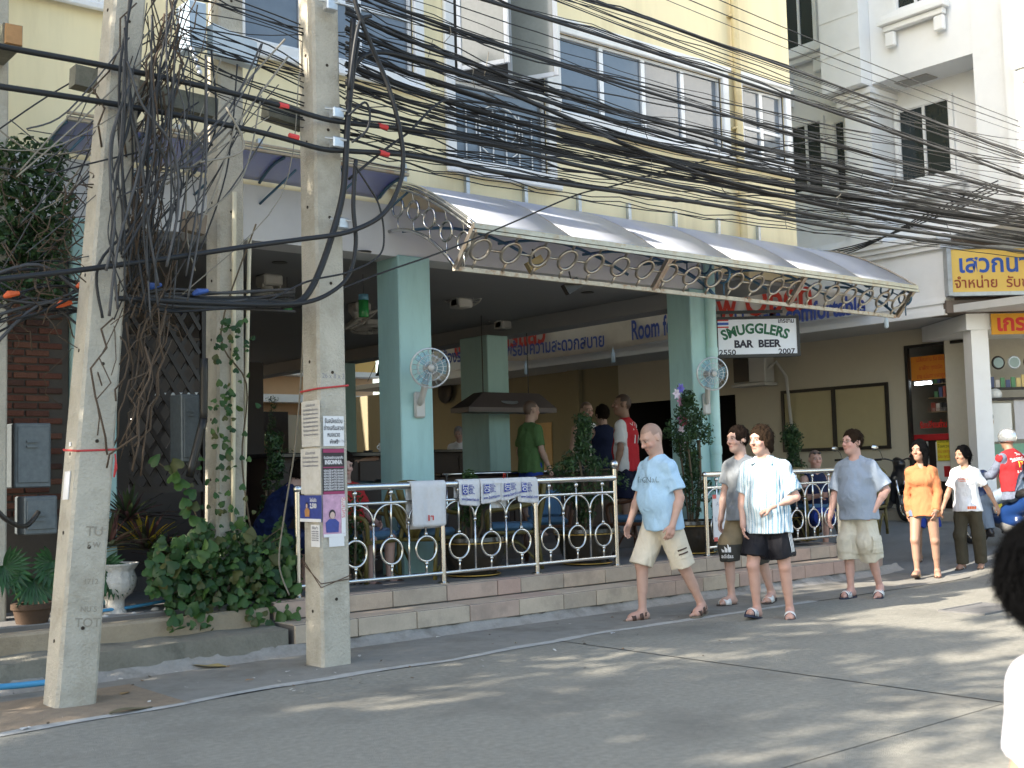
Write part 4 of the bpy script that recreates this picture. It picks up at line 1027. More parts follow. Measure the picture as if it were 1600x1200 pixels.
    def torso(s, S, off=0., g=None, belly=None, low=None, k=.05):
        g = g or s.g; q = s.k; b = s.belly if belly is None else belly; f = s.fem
        P = lambda a, c: (a*q*g+off, c*q*(1+(g-1)*1.2)+off)
        W = dict(pel=P(.148 if not f else .152, .108), wai=P(.142 if not f else .118, .098 if not f else .085), che=P(.155 if not f else .132, .108 if not f else .095), shd=P(.105 if not f else .09, .078 if not f else .068))
        S.loft(low if low is not None else s.pel-s.up*.04*q, s.waist, W['pel'], W['wai'], s.xs if low is None else s.xs, k)
        S.loft(s.waist, s.chest, W['wai'], W['che'], s.xs, k); S.loft(s.chest, s.neckb-s.up*.07*q, W['che'], W['shd'], s.xs, k)
        for d in (1, -1):
            S.cap(s.neckb-s.up*.02*q, s.sh[d]-s.up*.004*q, .046*q+off, .050*q+off*.8, k=.04)
        if b: S.ell(s.waist+s.fw*(.045+b*.5)*q-s.up*.01*q, ((.135*g)*q+off, (.09+b*.6)*q+off, .15*q+off), np.stack([s.xs, s.fw, s.up], 1), k=.05)
        if f:
            for d in (1, -1): S.ell(s.chest+s.fw*.066*q+s.xs*d*.058*q-s.up*.015*q, (.040*q+off,)*3, None, k=.07)
    def hand(s, S, sd, curl=None, k=.008):
        q = s.k; w = s.wr[sd]; d = s.hd[sd]; c = s.p['curl'] if curl is None else curl
        # palm faces the body (towards -side)
        nrm = V3(-sd, 0, 0)+s.fw*-.3; nrm = s.p.get('palm_l' if sd > 0 else 'palm_r', nrm); nrm = unit(nrm-d*(nrm@d)); ac = np.cross(d, nrm)
        if ac@s.fw < 0: ac = -ac      # towards the thumb (front)
        S.cap(w-d*.02*q, w+d*.02*q, .026*q, .027*q, k=.015)
        S.cap(w+d*.03*q+ac*.012*q, w+d*.075*q+ac*.018*q, .024*q, .022*q, k=.012, sq=(nrm, .62)); S.cap(w+d*.03*q-ac*.012*q, w+d*.075*q-ac*.02*q, .024*q, .02*q, k=.012, sq=(nrm, .62))
        for i, (o, L) in enumerate(((.030, .068), (.010, .078), (-.011, .072), (-.031, .056))):
            a = w+d*(.088-.004*abs(i-1))*q+ac*o*q; an = c*(.7+.12*i); d1 = unit(d*math.cos(an)+nrm*math.sin(an)); d2 = unit(d*math.cos(an*2.3)+nrm*math.sin(an*2.3))
            m = a+d1*L*.5*q; S.cap(a-d*.012*q, m, .0098*q, .0088*q, k=.004); S.cap(m, m+d2*L*.5*q, .0088*q, .0072*q, k=.004)
        a = w+d*.03*q+ac*.026*q; m = a+unit(d*.7+ac*.6+nrm*.25)*.042*q; S.cap(a, m, .0125*q, .0105*q, k=.01); S.cap(m, m+unit(d*.95+ac*.2+nrm*.25)*.03*q, .0105*q, .0085*q, k=.004)
    def foot(s, S, sd, bare=True):
        q = s.k; f = s.ft[sd]; side, fu = s.sole[sd]; a = s.an[sd]; b = a-fu*.075*q
        S.cap(a, a-fu*.035*q-f*.02*q, .037*q, .036*q, k=.02)
        S.cap(b+fu*.034*q-f*.035*q, b+fu*.03*q+f*.10*q, .033*q, .036*q, k=.02); S.cap(a-fu*.02*q+f*.01*q, b+fu*.024*q+f*.12*q, .035*q, .030*q, k=.025)
        S.cap(b+fu*.022*q+f*.10*q+side*.012*q, b+fu*.018*q+f*.13*q+side*.014*q, .03*q, .022*q, k=.015)
        S.cap(b+fu*.022*q+f*.10*q-side*.014*q, b+fu*.018*q+f*.14*q-side*.014*q, .03*q, .022*q, k=.015)
        big = 1 if (side@s.xs)*sd < 0 else -1
        for i in range(5):
            o = big*(.030-i*.0155)*q; L = (.190-.013*i-(.004*i*i))*q
            S.cap(b+fu*.014*q+f*.125*q+side*o, b+fu*.0125*q+f*(L-.008)+side*o, .0125*q, (.0125 if i == 0 else .0095)*q, k=.005)
        S.halfspace(-fu, b+fu*.002) if False else None
    def limbs(s, S, legs=True, arms=True):
        q = s.k; fm = .92 if s.fem else 1.
        if legs:
            for d in (1, -1):
                S.cap(s.hip[d]+V3(0, 0, .02), s.kn[d], .085*q*(1+(s.g-1)*.6), .057*q, k=.03)
                cv = s.kn[d]+(s.an[d]-s.kn[d])*.3; ax = unit(s.an[d]-s.kn[d]); back = unit(-s.ft[d]-ax*(-s.ft[d]@ax))
                S.cap(s.kn[d], s.an[d], .050*q, .034*q*fm, k=.02); S.cap(s.kn[d]+(s.an[d]-s.kn[d])*.12+back*.01*q, cv+ax*.10*q+back*.008*q, .046*q*fm, .040*q*fm, k=.03)
                S.ell(s.kn[d]-back*.022*q, (.036*q,)*3, None, k=.03); s.foot(S, d)
        if arms:
            for d in (1, -1):
                S.cap(s.sh[d], s.el[d], .048*q*fm*(1+(s.g-1)*.5), .038*q*fm, k=.03); S.cap(s.el[d], s.el[d]+(s.wr[d]-s.el[d])*.3, .039*q*fm, .040*q*fm, k=.02)
                S.cap(s.el[d]+(s.wr[d]-s.el[d])*.25, s.wr[d], .040*q*fm, .026*q*fm, k=.02); s.hand(S, d, s.p.get('curl_l' if d > 0 else 'curl_r'))
    def head(s, S, jaw=1.):
        q = s.k*s.hs; E = lambda c, r, k=.02, sub=False: S.ell(s.H2W(c), np.array(r)*q, s.HR, k, sub)
        S.cap(s.neckb-s.up*.03*q, s.headc-s.HR[:, 2]*.04*q+s.HR[:, 1]*.015*q, .060*q*(.85 if s.fem else 1)*(1+.5*(s.g-1)), .052*q*(.85 if s.fem else 1)*(1+.5*(s.g-1)), k=.03)
        E((0, .014, .028), (.077, .097, .100)); E((0, -.022, -.035), (.060*jaw, .072, .092), .03); E((0, -.062, -.090), (.028*jaw, .026, .024), .03)
        E((0, -.078, .036), (.050, .012, .012), .03)                       # brow
        for d in (1, -1):
            E((d*.031, -.101, .012), (.017, .012, .011), .014, True)         # eye socket
            E((d*.031, -.0845, .011), (.0125, .0095, .0095), .004)           # eyeball under the lid
            E((d*.04, -.070, -.025), (.022, .018, .018), .02)                # cheek
            E((d*.079, .012, .0), (.009, .022, .032), .008)                  # ear
            E((d*.012, -.100, -.022), (.010, .010, .008), .008)              # nostril wing
        a, b = s.H2W((0, -.090, .022)), s.H2W((0, -.113, -.020)); S.cap(a, b, .0085*q, .0125*q, k=.012)
        E((0, -.0905, -.058), (.022, .008, .0055), .008); E((0, -.088, -.068), (.018, .008, .0055), .008)  # lips
    def paint(s, V, hairc, brow=True, stubble=0., buzz=None, lip=(.42, .17, .14), moust=None):
        L = ((V-s.headc)@s.HR)/(s.k*s.hs); x, y, z = L[:, 0], L[:, 1], L[:, 2]; C = np.tile(s.skin, (len(V), 1)); r = np.sqrt((L*L).sum(1)); hd = r < .16
        def mixc(m, c, w): C[m] = C[m]*(1-w)+np.array(c)*w
        fr = hd & (y < -.03)
        redd = fr & (z < .0) & (z > -.06); mixc(redd, np.array(s.skin)*np.array((1.08, .86, .84)), .5)
        if stubble: mixc(hd & (z < -.035) & (y < .0) & (z > -.115) , np.array(s.skin)*.45+.02, stubble)
        ax = np.abs(x)
        if buzz is not None: mixc(hd & (((z > .078) & (y < -.02)) | ((z > .0) & (y > -.02) & ~((ax > .072) & (z < .035))) | ((y > .05) & (z > -.05))), buzz[0], buzz[1])
        if brow: mixc(fr & (np.abs(z-.031) < .0045) & (ax > .012) & (ax < .047), hairc, .6)
        e = fr & (((ax-.031)/.0135)**2+((z-.011)/.0055)**2 < 1); mixc(e, (.42, .36, .32), .55); mixc(fr & (((ax-.031)/.007)**2+((z-.011)/.0055)**2 < 1), (.03, .025, .02), .95)
        mixc(fr & (np.abs(z-.0185) < .0028) & (np.abs(ax-.031) < .016), (.10, .06, .05), .7)
        mixc(fr & (np.abs(z+.063) < .009) & (ax < .022), lip, .65); mixc(fr & (np.abs(z+.063) < .002) & (ax < .023), (.12, .05, .045), .7)
        mixc(fr & (y < -.098) & (np.abs(z+.033) < .005) & (ax < .012) & (ax > .003), (.15, .07, .05), .6)
        if moust is not None: mixc(fr & (np.abs(z+.047) < .008) & (ax < .030), moust, .75)
        return C
    def body(s, hairc=(.03, .02, .015), jaw=1., torso=True, **kw):
        S = SDF(*s.box(), s.h)
        if torso: s.torso(S)
        s.limbs(S); s.head(S, jaw); V, F = S.mesh(); C = s.paint(V, hairc, **kw)
        # knuckle / knee redness
        for d in (1, -1):
            for c, r in ((s.wr[d]+s.hd[d]*.09*s.k, .07), (s.kn[d], .07), (s.el[d], .05), (s.an[d]+s.ft[d]*.1*s.k, .1)):
                w = np.exp(-((V-c)**2).sum(1)/(r*s.k)**2)[:, None]; C = C*(1-w*.35)+C*np.array((1.1, .82, .80))*w*.35
        o = link('body', np_mesh('body', V, F, M_skin, True, None, C), s.o); s.V, s.F = V, F; return o
    def cloth(s, name, S, m, wr=(.006, 9., (1, 1, .6)), color=None, smooth=1, seed=0.):
        if wr: S.wrinkle(wr[0], wr[1], wr[2], seed+s.rz); S.wrinkle(wr[0]*.42, wr[1]*2.3, wr[2], seed+3.1+s.rz)
        V, F = S.mesh(); V = smoothv(V, F, smooth)
        c = None
        if color is not None: c = color(V) if callable(color) else np.tile(np.array(color), (len(V), 1))
        return link(name, np_mesh(name, V, F, m, True, None, c), s.o)
    def shirt(s, m, off=.016, sleeve=.62, hem=-.12, flare=0., color=None, neck=.06, tank=False, wr=(.022, 7., (1, 1, .55)), slw=.064, name='shirt', long=False, belly=None, vneck=0., seed=0.):
        q = s.k; S = SDF(*s.box(), s.h); lowp = s.pel+s.up*(hem-.02)*q; w0 = (.168 if not s.fem else .172)*q*s.g+off+flare
        s.torso(S, off, belly=belly); P = (w0, (.118*q*(1+(s.g-1)*1.2))+off+flare)
        S.loft(lowp, s.waist, P, ((.155 if not s.fem else .125)*q*s.g+off, .102*q*(1+(s.g-1)*1.2)+off), s.xs, .04)
        for d in (1, -1):
            if tank: continue
            e = s.sh[d]+(s.el[d]-s.sh[d])*min(sleeve, 1.)
            S.cap(s.sh[d]+(s.sh[d]-s.sh[-d])*-.05, e, .052*q+off*.6, slw*q, k=.03, flat=not long)
            if long: S.cap(s.el[d], s.el[d]+(s.wr[d]-s.el[d])*.96, .050*q, .040*q, k=.02, flat=True)
        S.halfspace(-s.up, s.pel+s.up*hem*q)
        nc = s.neckb+s.up*.028*q+s.fw*.03*q
        S.ell(nc, (neck*q, (neck+.012)*q, .055*q), np.stack([s.xs, s.fw, s.up], 1), k=.008, sub=True)
        if vneck: S.cap(nc, nc+s.fw*.07*q-s.up*vneck*q, .05*q, .012*q, k=.006, sub=True)
        if tank:
            for d in (1, -1): S.ell(s.sh[d]+(s.sh[d]-s.sh[-d])*.03, (.062*q, .11*q, .10*q), np.stack([s.xs, s.fw, s.up], 1), k=.01, sub=True)
        o = s.cloth(name, S, m, wr, color, 2, seed); s.shirt_o = o; return o
    def shorts(s, m, length=.85, r0=.10, r1=.105, color=None, wr=(.018, 8., (1, 1, .6)), top=.07, name='shorts', off=.012, seed=1., shank=None):
        """length along thigh (1 = knee); shank = fraction of the shin for trousers, r1 hem radius"""
        q = s.k; S = SDF(*s.box(), s.h); g = s.g
        P = ((.150 if not s.fem else .154)*q*g+off, .108*q*(1+(g-1)*1.2)+off)
        S.loft(s.pel-s.up*.05*q, s.pel+s.up*top*q, P, ((.147 if not s.fem else .132)*q*g+off, .106*q*(1+(g-1)*1.2)+off), V3(1, 0, 0), .03)
        for d in (1, -1):
            if shank is None:
                e = s.hip[d]+(s.kn[d]-s.hip[d])*min(1, length)
                S.cap(s.hip[d]-V3(d*.012, 0, 0), e, r0*q*(1+(g-1)*.5), r1*q*(1+(g-1)*.4), k=.03, flat=True)
                if length > 1:
                    ax = unit(s.an[d]-s.kn[d]); S.cap(s.kn[d]-ax*.12*q, s.kn[d]+(s.an[d]-s.kn[d])*(length-1), r1*q*(1+(g-1)*.4), r1*q*(1+(g-1)*.4), k=.03, flat=True)
            else:
                S.cap(s.hip[d], s.kn[d], r0*q, (r0*.35+r1*.65)*q, k=.03); S.cap(s.kn[d], s.kn[d]+(s.an[d]-s.kn[d])*shank, (r0*.3+r1*.7)*q, r1*q, k=.03, flat=True)
        o = s.cloth(name, S, m, wr, color, 2, seed); s.short_o = o; return o
    def hair(s, m, style='short', off=.010, line=.060, strands=420, slen=.038, sw_=.005, lift=1.):
        q = s.k*s.hs; lo = s.headc-V3(1, 1, 1)*.34*q; hi = s.headc+V3(1, 1, 1)*.2*q; S = SDF(lo, hi, min(s.h, .007)); E = lambda c, r, k=.02, sub=False: S.ell(s.H2W(c), np.array(r)*q, s.HR, k, sub)
        E((0, .016, .030), (.079+off, .099+off, .102+off), 0)
        if style == 'short':
            E((0, -.110, line-.072), (.070, .072, .088), .012, True)
            for d in (1, -1): E((d*.09, -.02, -.03), (.03, .045, .055), .01, True)
            S.halfspace(-s.HR[:, 2]+s.HR[:, 1]*-.25, s.H2W((0, .05, -.055)), .01)
        elif style == 'mop':       # collar length, parted, over the ears
            E((0, .02, .032), (.083+off, .10+off, .104+off), .01); E((0, .06, -.05), (.074, .054, .08), .02)
            for d in (1, -1): E((d*.074, .015, -.01), (.018, .042, .055), .02)
            E((0, -.118, line-.078), (.064, .08, .090), .012, True); S.halfspace(-s.HR[:, 2], s.H2W((0, 0, -.115)), .02)
        elif style in ('long', 'tail'):
            if style == 'long':
                S.cap(s.H2W((0, .06, 0)), s.H2W((0, .075, -.2)), .075*q, .055*q, k=.03)
                for d in (1, -1): S.cap(s.H2W((d*.072, -.005, .02)), s.H2W((d*.07, .0, -.17)), .026*q, .022*q, k=.02)
            else:
                E((0, .105, .0), (.035, .045, .045), .02); S.cap(s.H2W((0, .12, -.01)), s.H2W((0, .11, -.12)), .028*q, .014*q, k=.02)
            E((0, -.108, line-.082), (.058 if style == 'long' else .066, .075, .092), .012, True)
            if style == 'tail': S.halfspace(-s.HR[:, 2]+s.HR[:, 1]*-.3, s.H2W((0, .03, -.04)), .01) if False else E((0, -.02, -.10), (.1, .08, .07), .01, True)
        S.wrinkle(.018, 26., (1.4, .8, .55), 2.); S.wrinkle(.008, 60., (1.4, .8, .4), 5.)
        V, F = S.mesh(); V = smoothv(V, F, 1); ho = link('hair', np_mesh('hair', V, F, m, True), s.o)
        # loose strands lying over the cap of hair
        r = np.random.default_rng(3); lf = ((V-s.headc)@s.HR)/q; ok = np.nonzero((lf[:, 1] > -.03) | (lf[:, 2] > .10))[0]; i = ok[r.integers(0, len(ok), strands)]; n = V[i]-s.headc; n /= np.linalg.norm(n, axis=1)[:, None]; d = -s.HR[:, 2]*.7+s.HR[:, 1]*.35+r.normal(0, .55, (strands, 3)); d -= n*(d*n).sum(1)[:, None]; d /= np.linalg.norm(d, axis=1)[:, None]
        sd = np.cross(d, n)*sw_*q*.5; L = (slen*q*r.uniform(.5, 1.2, strands))[:, None]; P = [V[i]+n*.001, V[i]+d*L*.5+n*L*.12*lift, V[i]+d*L+n*L*r.uniform(-.15, .16, (strands, 1))*lift]
        VV = np.stack([P[0]-sd, P[0]+sd, P[1]-sd, P[1]+sd, P[2]-sd*.3, P[2]+sd*.3], 1).reshape(-1, 3); b = np.arange(strands)*6
        FF = np.concatenate([np.stack([b, b+1, b+3, b+2], 1), np.stack([b+2, b+3, b+5, b+4], 1)]); so_ = link('strands', np_mesh('strands', VV, FF, m, False), ho); so_['kind'] = 'stuff'; return ho
    def slides(s, kind, m_sole, m_strap, stripes=None):
        """sandals under each foot: sole slab, strap bands"""
        q = s.k
        for sd in (1, -1):
            f = Vector(s.ft[sd]); side = Vector(s.sole[sd][0]); fu = Vector(s.sole[sd][1]); b = Vector(s.an[sd])-fu*.075*q
            nm = {'slide': 'slide_sandal', 'strap': 'strap_sandal', 'flip': 'flip_flop', 'shoe': 'shoe'}[kind]
            out = [(-.075, 0), (-.068, .028), (-.03, .036), (.05, .038), (.11, .048), (.165, .042), (.195, .022), (.203, 0)]
            poly = out+[(x, -y) for x, y in out[-2:0:-1]]
            th = .022 if kind != 'flip' else .014
            P = [b+f*x*q+side*y*q+fu*.004 for x, y in poly]; mb = MB(); mb.extrude(P, -fu*th*q)
            so_ = mb.build(nm, m_sole, s.o)
            def band(x0, x1, hgt, m, half=.048, nn='strap'):
                mb = MB(); n = 10
                def fn(u, v):
                    a = PI*u; x = x0+(x1-x0)*v; hh = hgt*(1-.25*v)
                    return b+f*x*q+side*(math.cos(a)*half*q)+fu*(math.sin(a)**.7*hh*q)
                mb.grid(fn, n, 1); o = mb.build(nn, m, so_, smooth=True); md = o.modifiers.new('t', 'SOLIDIFY'); md.thickness = .004; return o
            if kind == 'slide':
                band(.055, .135, .068, m_strap)
                if stripes:
                    for i in range(3):
                        o = band(.062+i*.025, .074+i*.025, .0705, stripes, .050, 'stripe')
            elif kind == 'strap':
                band(.095, .135, .06, m_strap); band(.02, .055, .082, m_strap)
                mb = MB(); mb.grid(lambda u, v: b+f*(-.048*q*math.cos((u-.5)*PI)+.0)+side*(math.sin((u-.5)*PI)*.043*q)+fu*((.03+.035*v)*q), 10, 1); o = mb.build('heel_strap', m_strap, so_, smooth=True); md = o.modifiers.new('t', 'SOLIDIFY'); md.thickness = .004
            elif kind == 'birk':
                pass
            elif kind == 'flip':
                mb = MB(); tip = b+f*.13*q+fu*.018*q
                for y in (.04, -.04): mb.tube(smooth_path([tip, b+f*.085*q+side*y*.75*q+fu*.045*q, b+f*.02*q+side*y*q+fu*.01*q], 5), .006*q, 6)
                mb.build('strap', m_strap, so_, smooth=True)
            elif kind == 'shoe':
                S = SDF(np.array(b)-.25, np.array(b)+.3, .009)
                S.cap(np.array(b+f*-.04*q+fu*.035*q), np.array(b+f*.15*q+fu*.025*q), .042*q, .04*q, k=.02); S.cap(np.array(b+fu*.03*q), np.array(b+fu*.08*q-f*.01*q), .045*q, .045*q, k=.03)
                S.halfspace(-np.array(fu), np.array(b)-np.array(fu)*.005); V, F = S.mesh(); link('upper', np_mesh('upper', V, F, m_strap), so_)
    def decal(s, target, body, m, centre, xdir, ydir, size, width=None, proj=None, name='print', offset=0., fn=None, lift=.004, geo=None, parent=None, **kw):
        """lettering wrapped onto a garment by projecting along proj (local)"""
        if geo is None:
            vs, fs = text_mesh(body, 1., offset/size, **kw)
            if not vs: return
            bm = bmesh.new(); bv = [bm.verts.new(v) for v in vs]
            for f in fs:
                try: bm.faces.new([bv[i] for i in f])
                except ValueError: pass
            bmesh.ops.triangulate(bm, faces=bm.faces[:]); bmesh.ops.subdivide_edges(bm, edges=[e for e in bm.edges if e.calc_length() > .25], cuts=1)
            bmesh.ops.triangulate(bm, faces=bm.faces[:]); bm.verts.index_update()
            vs = [v.co.copy() for v in bm.verts]; fs = [tuple(v.index for v in f.verts) for f in bm.faces]; bm.free()
        else: vs, fs = [Vector((*p, 0)) if len(p) == 2 else Vector(p) for p in geo[0]], geo[1]
        xmin, xmax = min(v.x for v in vs), max(v.x for v in vs); sx = (width/(xmax-xmin)) if width else size; cx = (xmin+xmax)/2 if geo is None else 0.
        me = target.data; n = len(me.vertices); co = np.empty(n*3, np.float32); me.vertices.foreach_get('co', co); co = co.reshape(-1, 3)
        bv = BVHTree.FromPolygons([Vector(c) for c in co], [tuple(p.vertices) for p in me.polygons])
        xd, yd = Vector(xdir).normalized(), Vector(ydir).normalized(); pj = Vector(proj).normalized() if proj is not None else xd.cross(yd)*-1
        c0 = Vector(centre); q = []
        for v in vs:
            px, py = (v.x-cx)*sx, v.y*size
            if fn: px, py = fn(px, py)
            o_ = c0+xd*px+yd*py-pj*.5; hit = bv.ray_cast(o_, pj, 1.)
            q.append((hit[0]-pj*lift) if hit[0] is not None else c0+xd*px+yd*py)
        mb = MB(); mb.add(q, fs); return mb.build(name, m, target if parent is None else parent)
# ================================================================== people in the street
def spot(px, py, top=None, z=None):
    """ground point under pixel (px,py) and, from the pixel row of the crown, the standing height"""
    p = at(px, py, Z=0. if z is None else z)
    if z is None:
        d_ = ray(px, py); lo_, hi_ = 2., 60.
        for _ in range(40):
            m_ = (lo_+hi_)/2; q_ = CAMP+d_*m_
            if q_.z > gz(q_.x, q_.y): lo_ = m_
            else: hi_ = m_
        p = CAMP+d_*lo_
    if top is None: return p
    dep = (p-CAMP).dot(_F); q = atd(px, top, dep); return p, q.z-p.z
M_slS = mat('sole_navy', (.02, .025, .05), .6, var=.1); M_slW = mat('strap_white', (.68, .68, .66), .5, var=.05); M_slN = mat('stripe_navy', (.015, .02, .05), .5, var=.05)
M_lbr = mat('brown_leather', (.06, .032, .022), .6, var=.2, vs=30); M_sbr = mat('sole_brown', (.14, .12, .09), .8, var=.15); M_cork = mat('cork_sole', (.05, .04, .035), .8, var=.2)
def cloth(name, col, rough=.85, bump=.25, bs=420, var=.06): return mat(name, col, rough, var=var, vs=9, bump=bump, bs=bs, spec=.2, objspace=True, fold=.3, fs=9.)
def hairm(name, col): return mat(name, col, .75, var=.4, vs=70, bump=1., bs=170, spec=.06, objspace=True, stretch=(1.5, 1.5, .35))
M_hdark = hairm('hair_dark_brown', (.018, .012, .009)); M_hbrn = hairm('hair_brown', (.030, .019, .012)); M_hblk = hairm('hair_black', (.004, .004, .0045)); M_hgry = hairm('hair_grey', (.3, .28, .26))
M_prt = mat('print_black', (.03, .03, .04), .7, var=.1); M_wpr = mat('print_white', (.75, .75, .75), .6, var=.03)
# --- man in pale blue T-shirt
p, H = spot(1040, 967, 664)
A = Person('heavy man in pale blue T-shirt and cream shorts walking, looking down', p, (-1, .14), H*1.015, girth=1.12, belly=.05, skin=(.50, .30, .22),
    pose=dict(tr=(-.06, -.40, -1), sr=(.0, -.02, -1), tl=(.08, .30, -1), sl=(.0, .55, -1), ftl=(.45, -1, -.12), ftr=(-.1, -1, .0), ul=(.24, .16, -1), fl=(.02, -.42, -1), ur=(-.30, -.12, -1), fr=(-.05, -.45, -1), head=(-.05, -1, -.52), lean=(0, -.06, 1), curl=.55))
A.body(hairc=(.12, .08, .06), jaw=1.08, stubble=.15, buzz=((.17, .115, .085), .62))
mA = cloth('sky_blue_cotton', (.37, .55, .71)); sA = A.shirt(mA, off=.022, sleeve=.74, hem=-.10, flare=.012, slw=.074, neck=.066)
A.shorts(cloth('cream_twill', (.62, .56, .45)), length=1.0, r0=.100, r1=.102)
A.slides('strap', M_sbr, M_lbr)
q = A.k; A.decal(sA, 'TriGiNaL', M_prt, A.chest+A.up*.005+A.fw*.3+A.xs*.015, -A.xs*-1, A.up, .075*q, width=.27*q, proj=-A.fw, offset=-.0015)
# cargo pocket with two dark bars on the left leg
def pocket(P_, sd, m, t=.62, sz=(.075, .085), bars=None, zoff=0.):
    c = P_.hip[sd]+(P_.kn[sd]-P_.hip[sd])*t; ax = unit(P_.hip[sd]-P_.kn[sd]); out = unit(V3(sd, -.35, 0)); xd = unit(np.cross(ax, out))
    def patch(w_, h_, oy, lift, mm, nm, par=None):
        n = 4; vs = [((i/n-.5)*w_, (j/n-.5)*h_) for j in range(n+1) for i in range(n+1)]; fs = [(j*(n+1)+i, j*(n+1)+i+1, (j+1)*(n+1)+i+1, (j+1)*(n+1)+i) for j in range(n) for i in range(n)]
        o = P_.decal(P_.short_o, '', mm, c+ax*oy+out*.12, xd, ax, 1., proj=-out, geo=(vs, fs), name=nm, lift=lift); md = o.modifiers.new('t', 'SOLIDIFY'); md.thickness = .008; md.offset = 0; return o
    patch(sz[0]*2, sz[1]*2, 0, .008, m, 'pocket'); patch(sz[0]*2.1, sz[1]*.6, sz[1]*.75, .014, m, 'pocket_flap')
    if bars:
        for k in range(2): patch(sz[0]*1.3, .013, -.03-.04*k+.03, .016, bars, 'pocket_tape')
pocket(A, 1, MATS['cream_twill'], bars=M_lbr)
# --- man in grey T-shirt behind (two-tone shorts)
p, H = spot(1168, 944, 671)
B = Person('slim man in grey T-shirt and olive sports shorts behind the striped shirt', p, (-1, -.05), H*1.015, girth=.95, skin=(.52, .32, .24),
    pose=dict(tr=(-.05, -.30, -1), sr=(0, .05, -1), tl=(.05, .22, -1), sl=(0, .42, -1), ftl=(.25, -1, -.1), ftr=(-.1, -1, .05), ur=(-.20, -.02, -1), fr=(-.05, -.25, -1), ul=(.22, .2, -1), fl=(.05, -.2, -1), head=(-.22, -1, -.02)))
B.body(hairc=(.03, .018, .012), stubble=.22); B.hair(M_hdark, 'short', .003, line=.076)
B.shirt(cloth('grey_cotton', (.23, .25, .27)), off=.018, sleeve=.62, hem=-.08, flare=.022, neck=.06)
olive = (.22, .17, .10); dk = (.045, .042, .035)
kz = B.kn[-1][2]+.12
M_pair = attr_mat('painted_cloth', .85, bump=.2, bs=420, var=.06)
oB = B.shorts(M_pair, length=1.12, r0=.096, r1=.102, color=lambda V: np.where((V[:, 2] < kz)[:, None], np.array(dk), np.array(olive)))
for sd in (-1,):
    c = B.kn[sd]*.99; f_ = V3(.55, -1, 0); ctr = B.kn[sd]+V3(0, 0, .02)
    B.decal(oB, 'adidas', M_wpr, ctr-V3(0, 0, .02)+unit(f_)*.25, -np.cross(V3(0, 0, 1), unit(f_))*-1, V3(0, 0, 1), .060, width=.125, proj=-unit(f_), offset=.0012)
    for i, hgt in enumerate((.035, .062, .088)):
        x0 = -.052+i*.034; n = [(x0, .0), (x0+.026, .0), (x0+.026-.0*hgt, hgt*.55), (x0-.01, hgt)]
        B.decal(oB, '', M_wpr, ctr+V3(0, 0, .022)+unit(f_)*.25, np.cross(V3(0, 0, 1), unit(f_)), V3(0, 0, 1), 1., proj=-unit(f_), geo=(n, [(0, 1, 2, 3)]), name='logo_bar', width=None)
B.slides('slide', M_cork, M_slW)
# --- man in striped shirt
p, H = spot(1206, 966, 672)
C_ = Person('moustached man in striped short-sleeved shirt and black shorts', p, (-.95, -.34), H*1.015, girth=1.10, belly=.035, skin=(.53, .31, .23), h=.0072,
    pose=dict(tr=(-.06, -.30, -1), sr=(.0, .16, -1), tl=(.10, .06, -1), sl=(.02, .18, -1), ftr=(-.15, -1, .22), ftl=(.3, -1, 0), ur=(-.20, -.02, -1), fr=(.14, -.42, -1), ul=(.38, .04, -1), fl=(-.75, -.66, -.34), hl=(-.9, -.4, -.30), palm_l=(0, .7, -.7), curl_l=.85, head=(-.42, -1, -.05), lean=(0, -.02, 1)))
C_.body(hairc=(.10, .055, .03), jaw=1.08, stubble=.1, moust=(.17, .09, .05)); C_.hair(M_hbrn, 'mop', .002, line=.078)
ms = mat('striped_cotton', (.7, .7, .7), .85, var=0, bump=.2, bs=420, spec=.2, objspace=True, fold=.28, fs=9.)
n_ = ms.node_tree.nodes; l_ = ms.node_tree.links
tc = n_.new('ShaderNodeTexCoord'); sp = n_.new('ShaderNodeSeparateXYZ'); l_.new(tc.outputs['Object'], sp.inputs[0])
n1 = n_.new('ShaderNodeTexNoise'); n1.noise_dimensions = '1D'; n1.inputs['Scale'].default_value = 85; n1.inputs['Detail'].default_value = 1; l_.new(sp.outputs['X'], n1.inputs['W'])
cr = n_.new('ShaderNodeValToRGB'); cr.color_ramp.interpolation = 'CONSTANT'; e_ = cr.color_ramp.elements
e_[0].color = (.10, .22, .33, 1); e_[0].position = 0
for pos_, c_ in ((.40, (.62, .68, .72)), (.47, (.24, .42, .54)), (.52, (.70, .72, .72)), (.60, (.50, .50, .40)), (.64, (.12, .22, .30)), (.69, (.66, .70, .72))):
    x_ = e_.new(pos_); x_.color = (*c_, 1)
e_[-1].color = (.66, .70, .72, 1)
l_.new(n1.outputs['Fac'], cr.inputs[0]); l_.new(cr.outputs[0], n_['Principled BSDF'].inputs['Base Color'])
sC = C_.shirt(ms, off=.024, sleeve=.80, hem=-.13, flare=.022, slw=.078, neck=.064, vneck=.085)
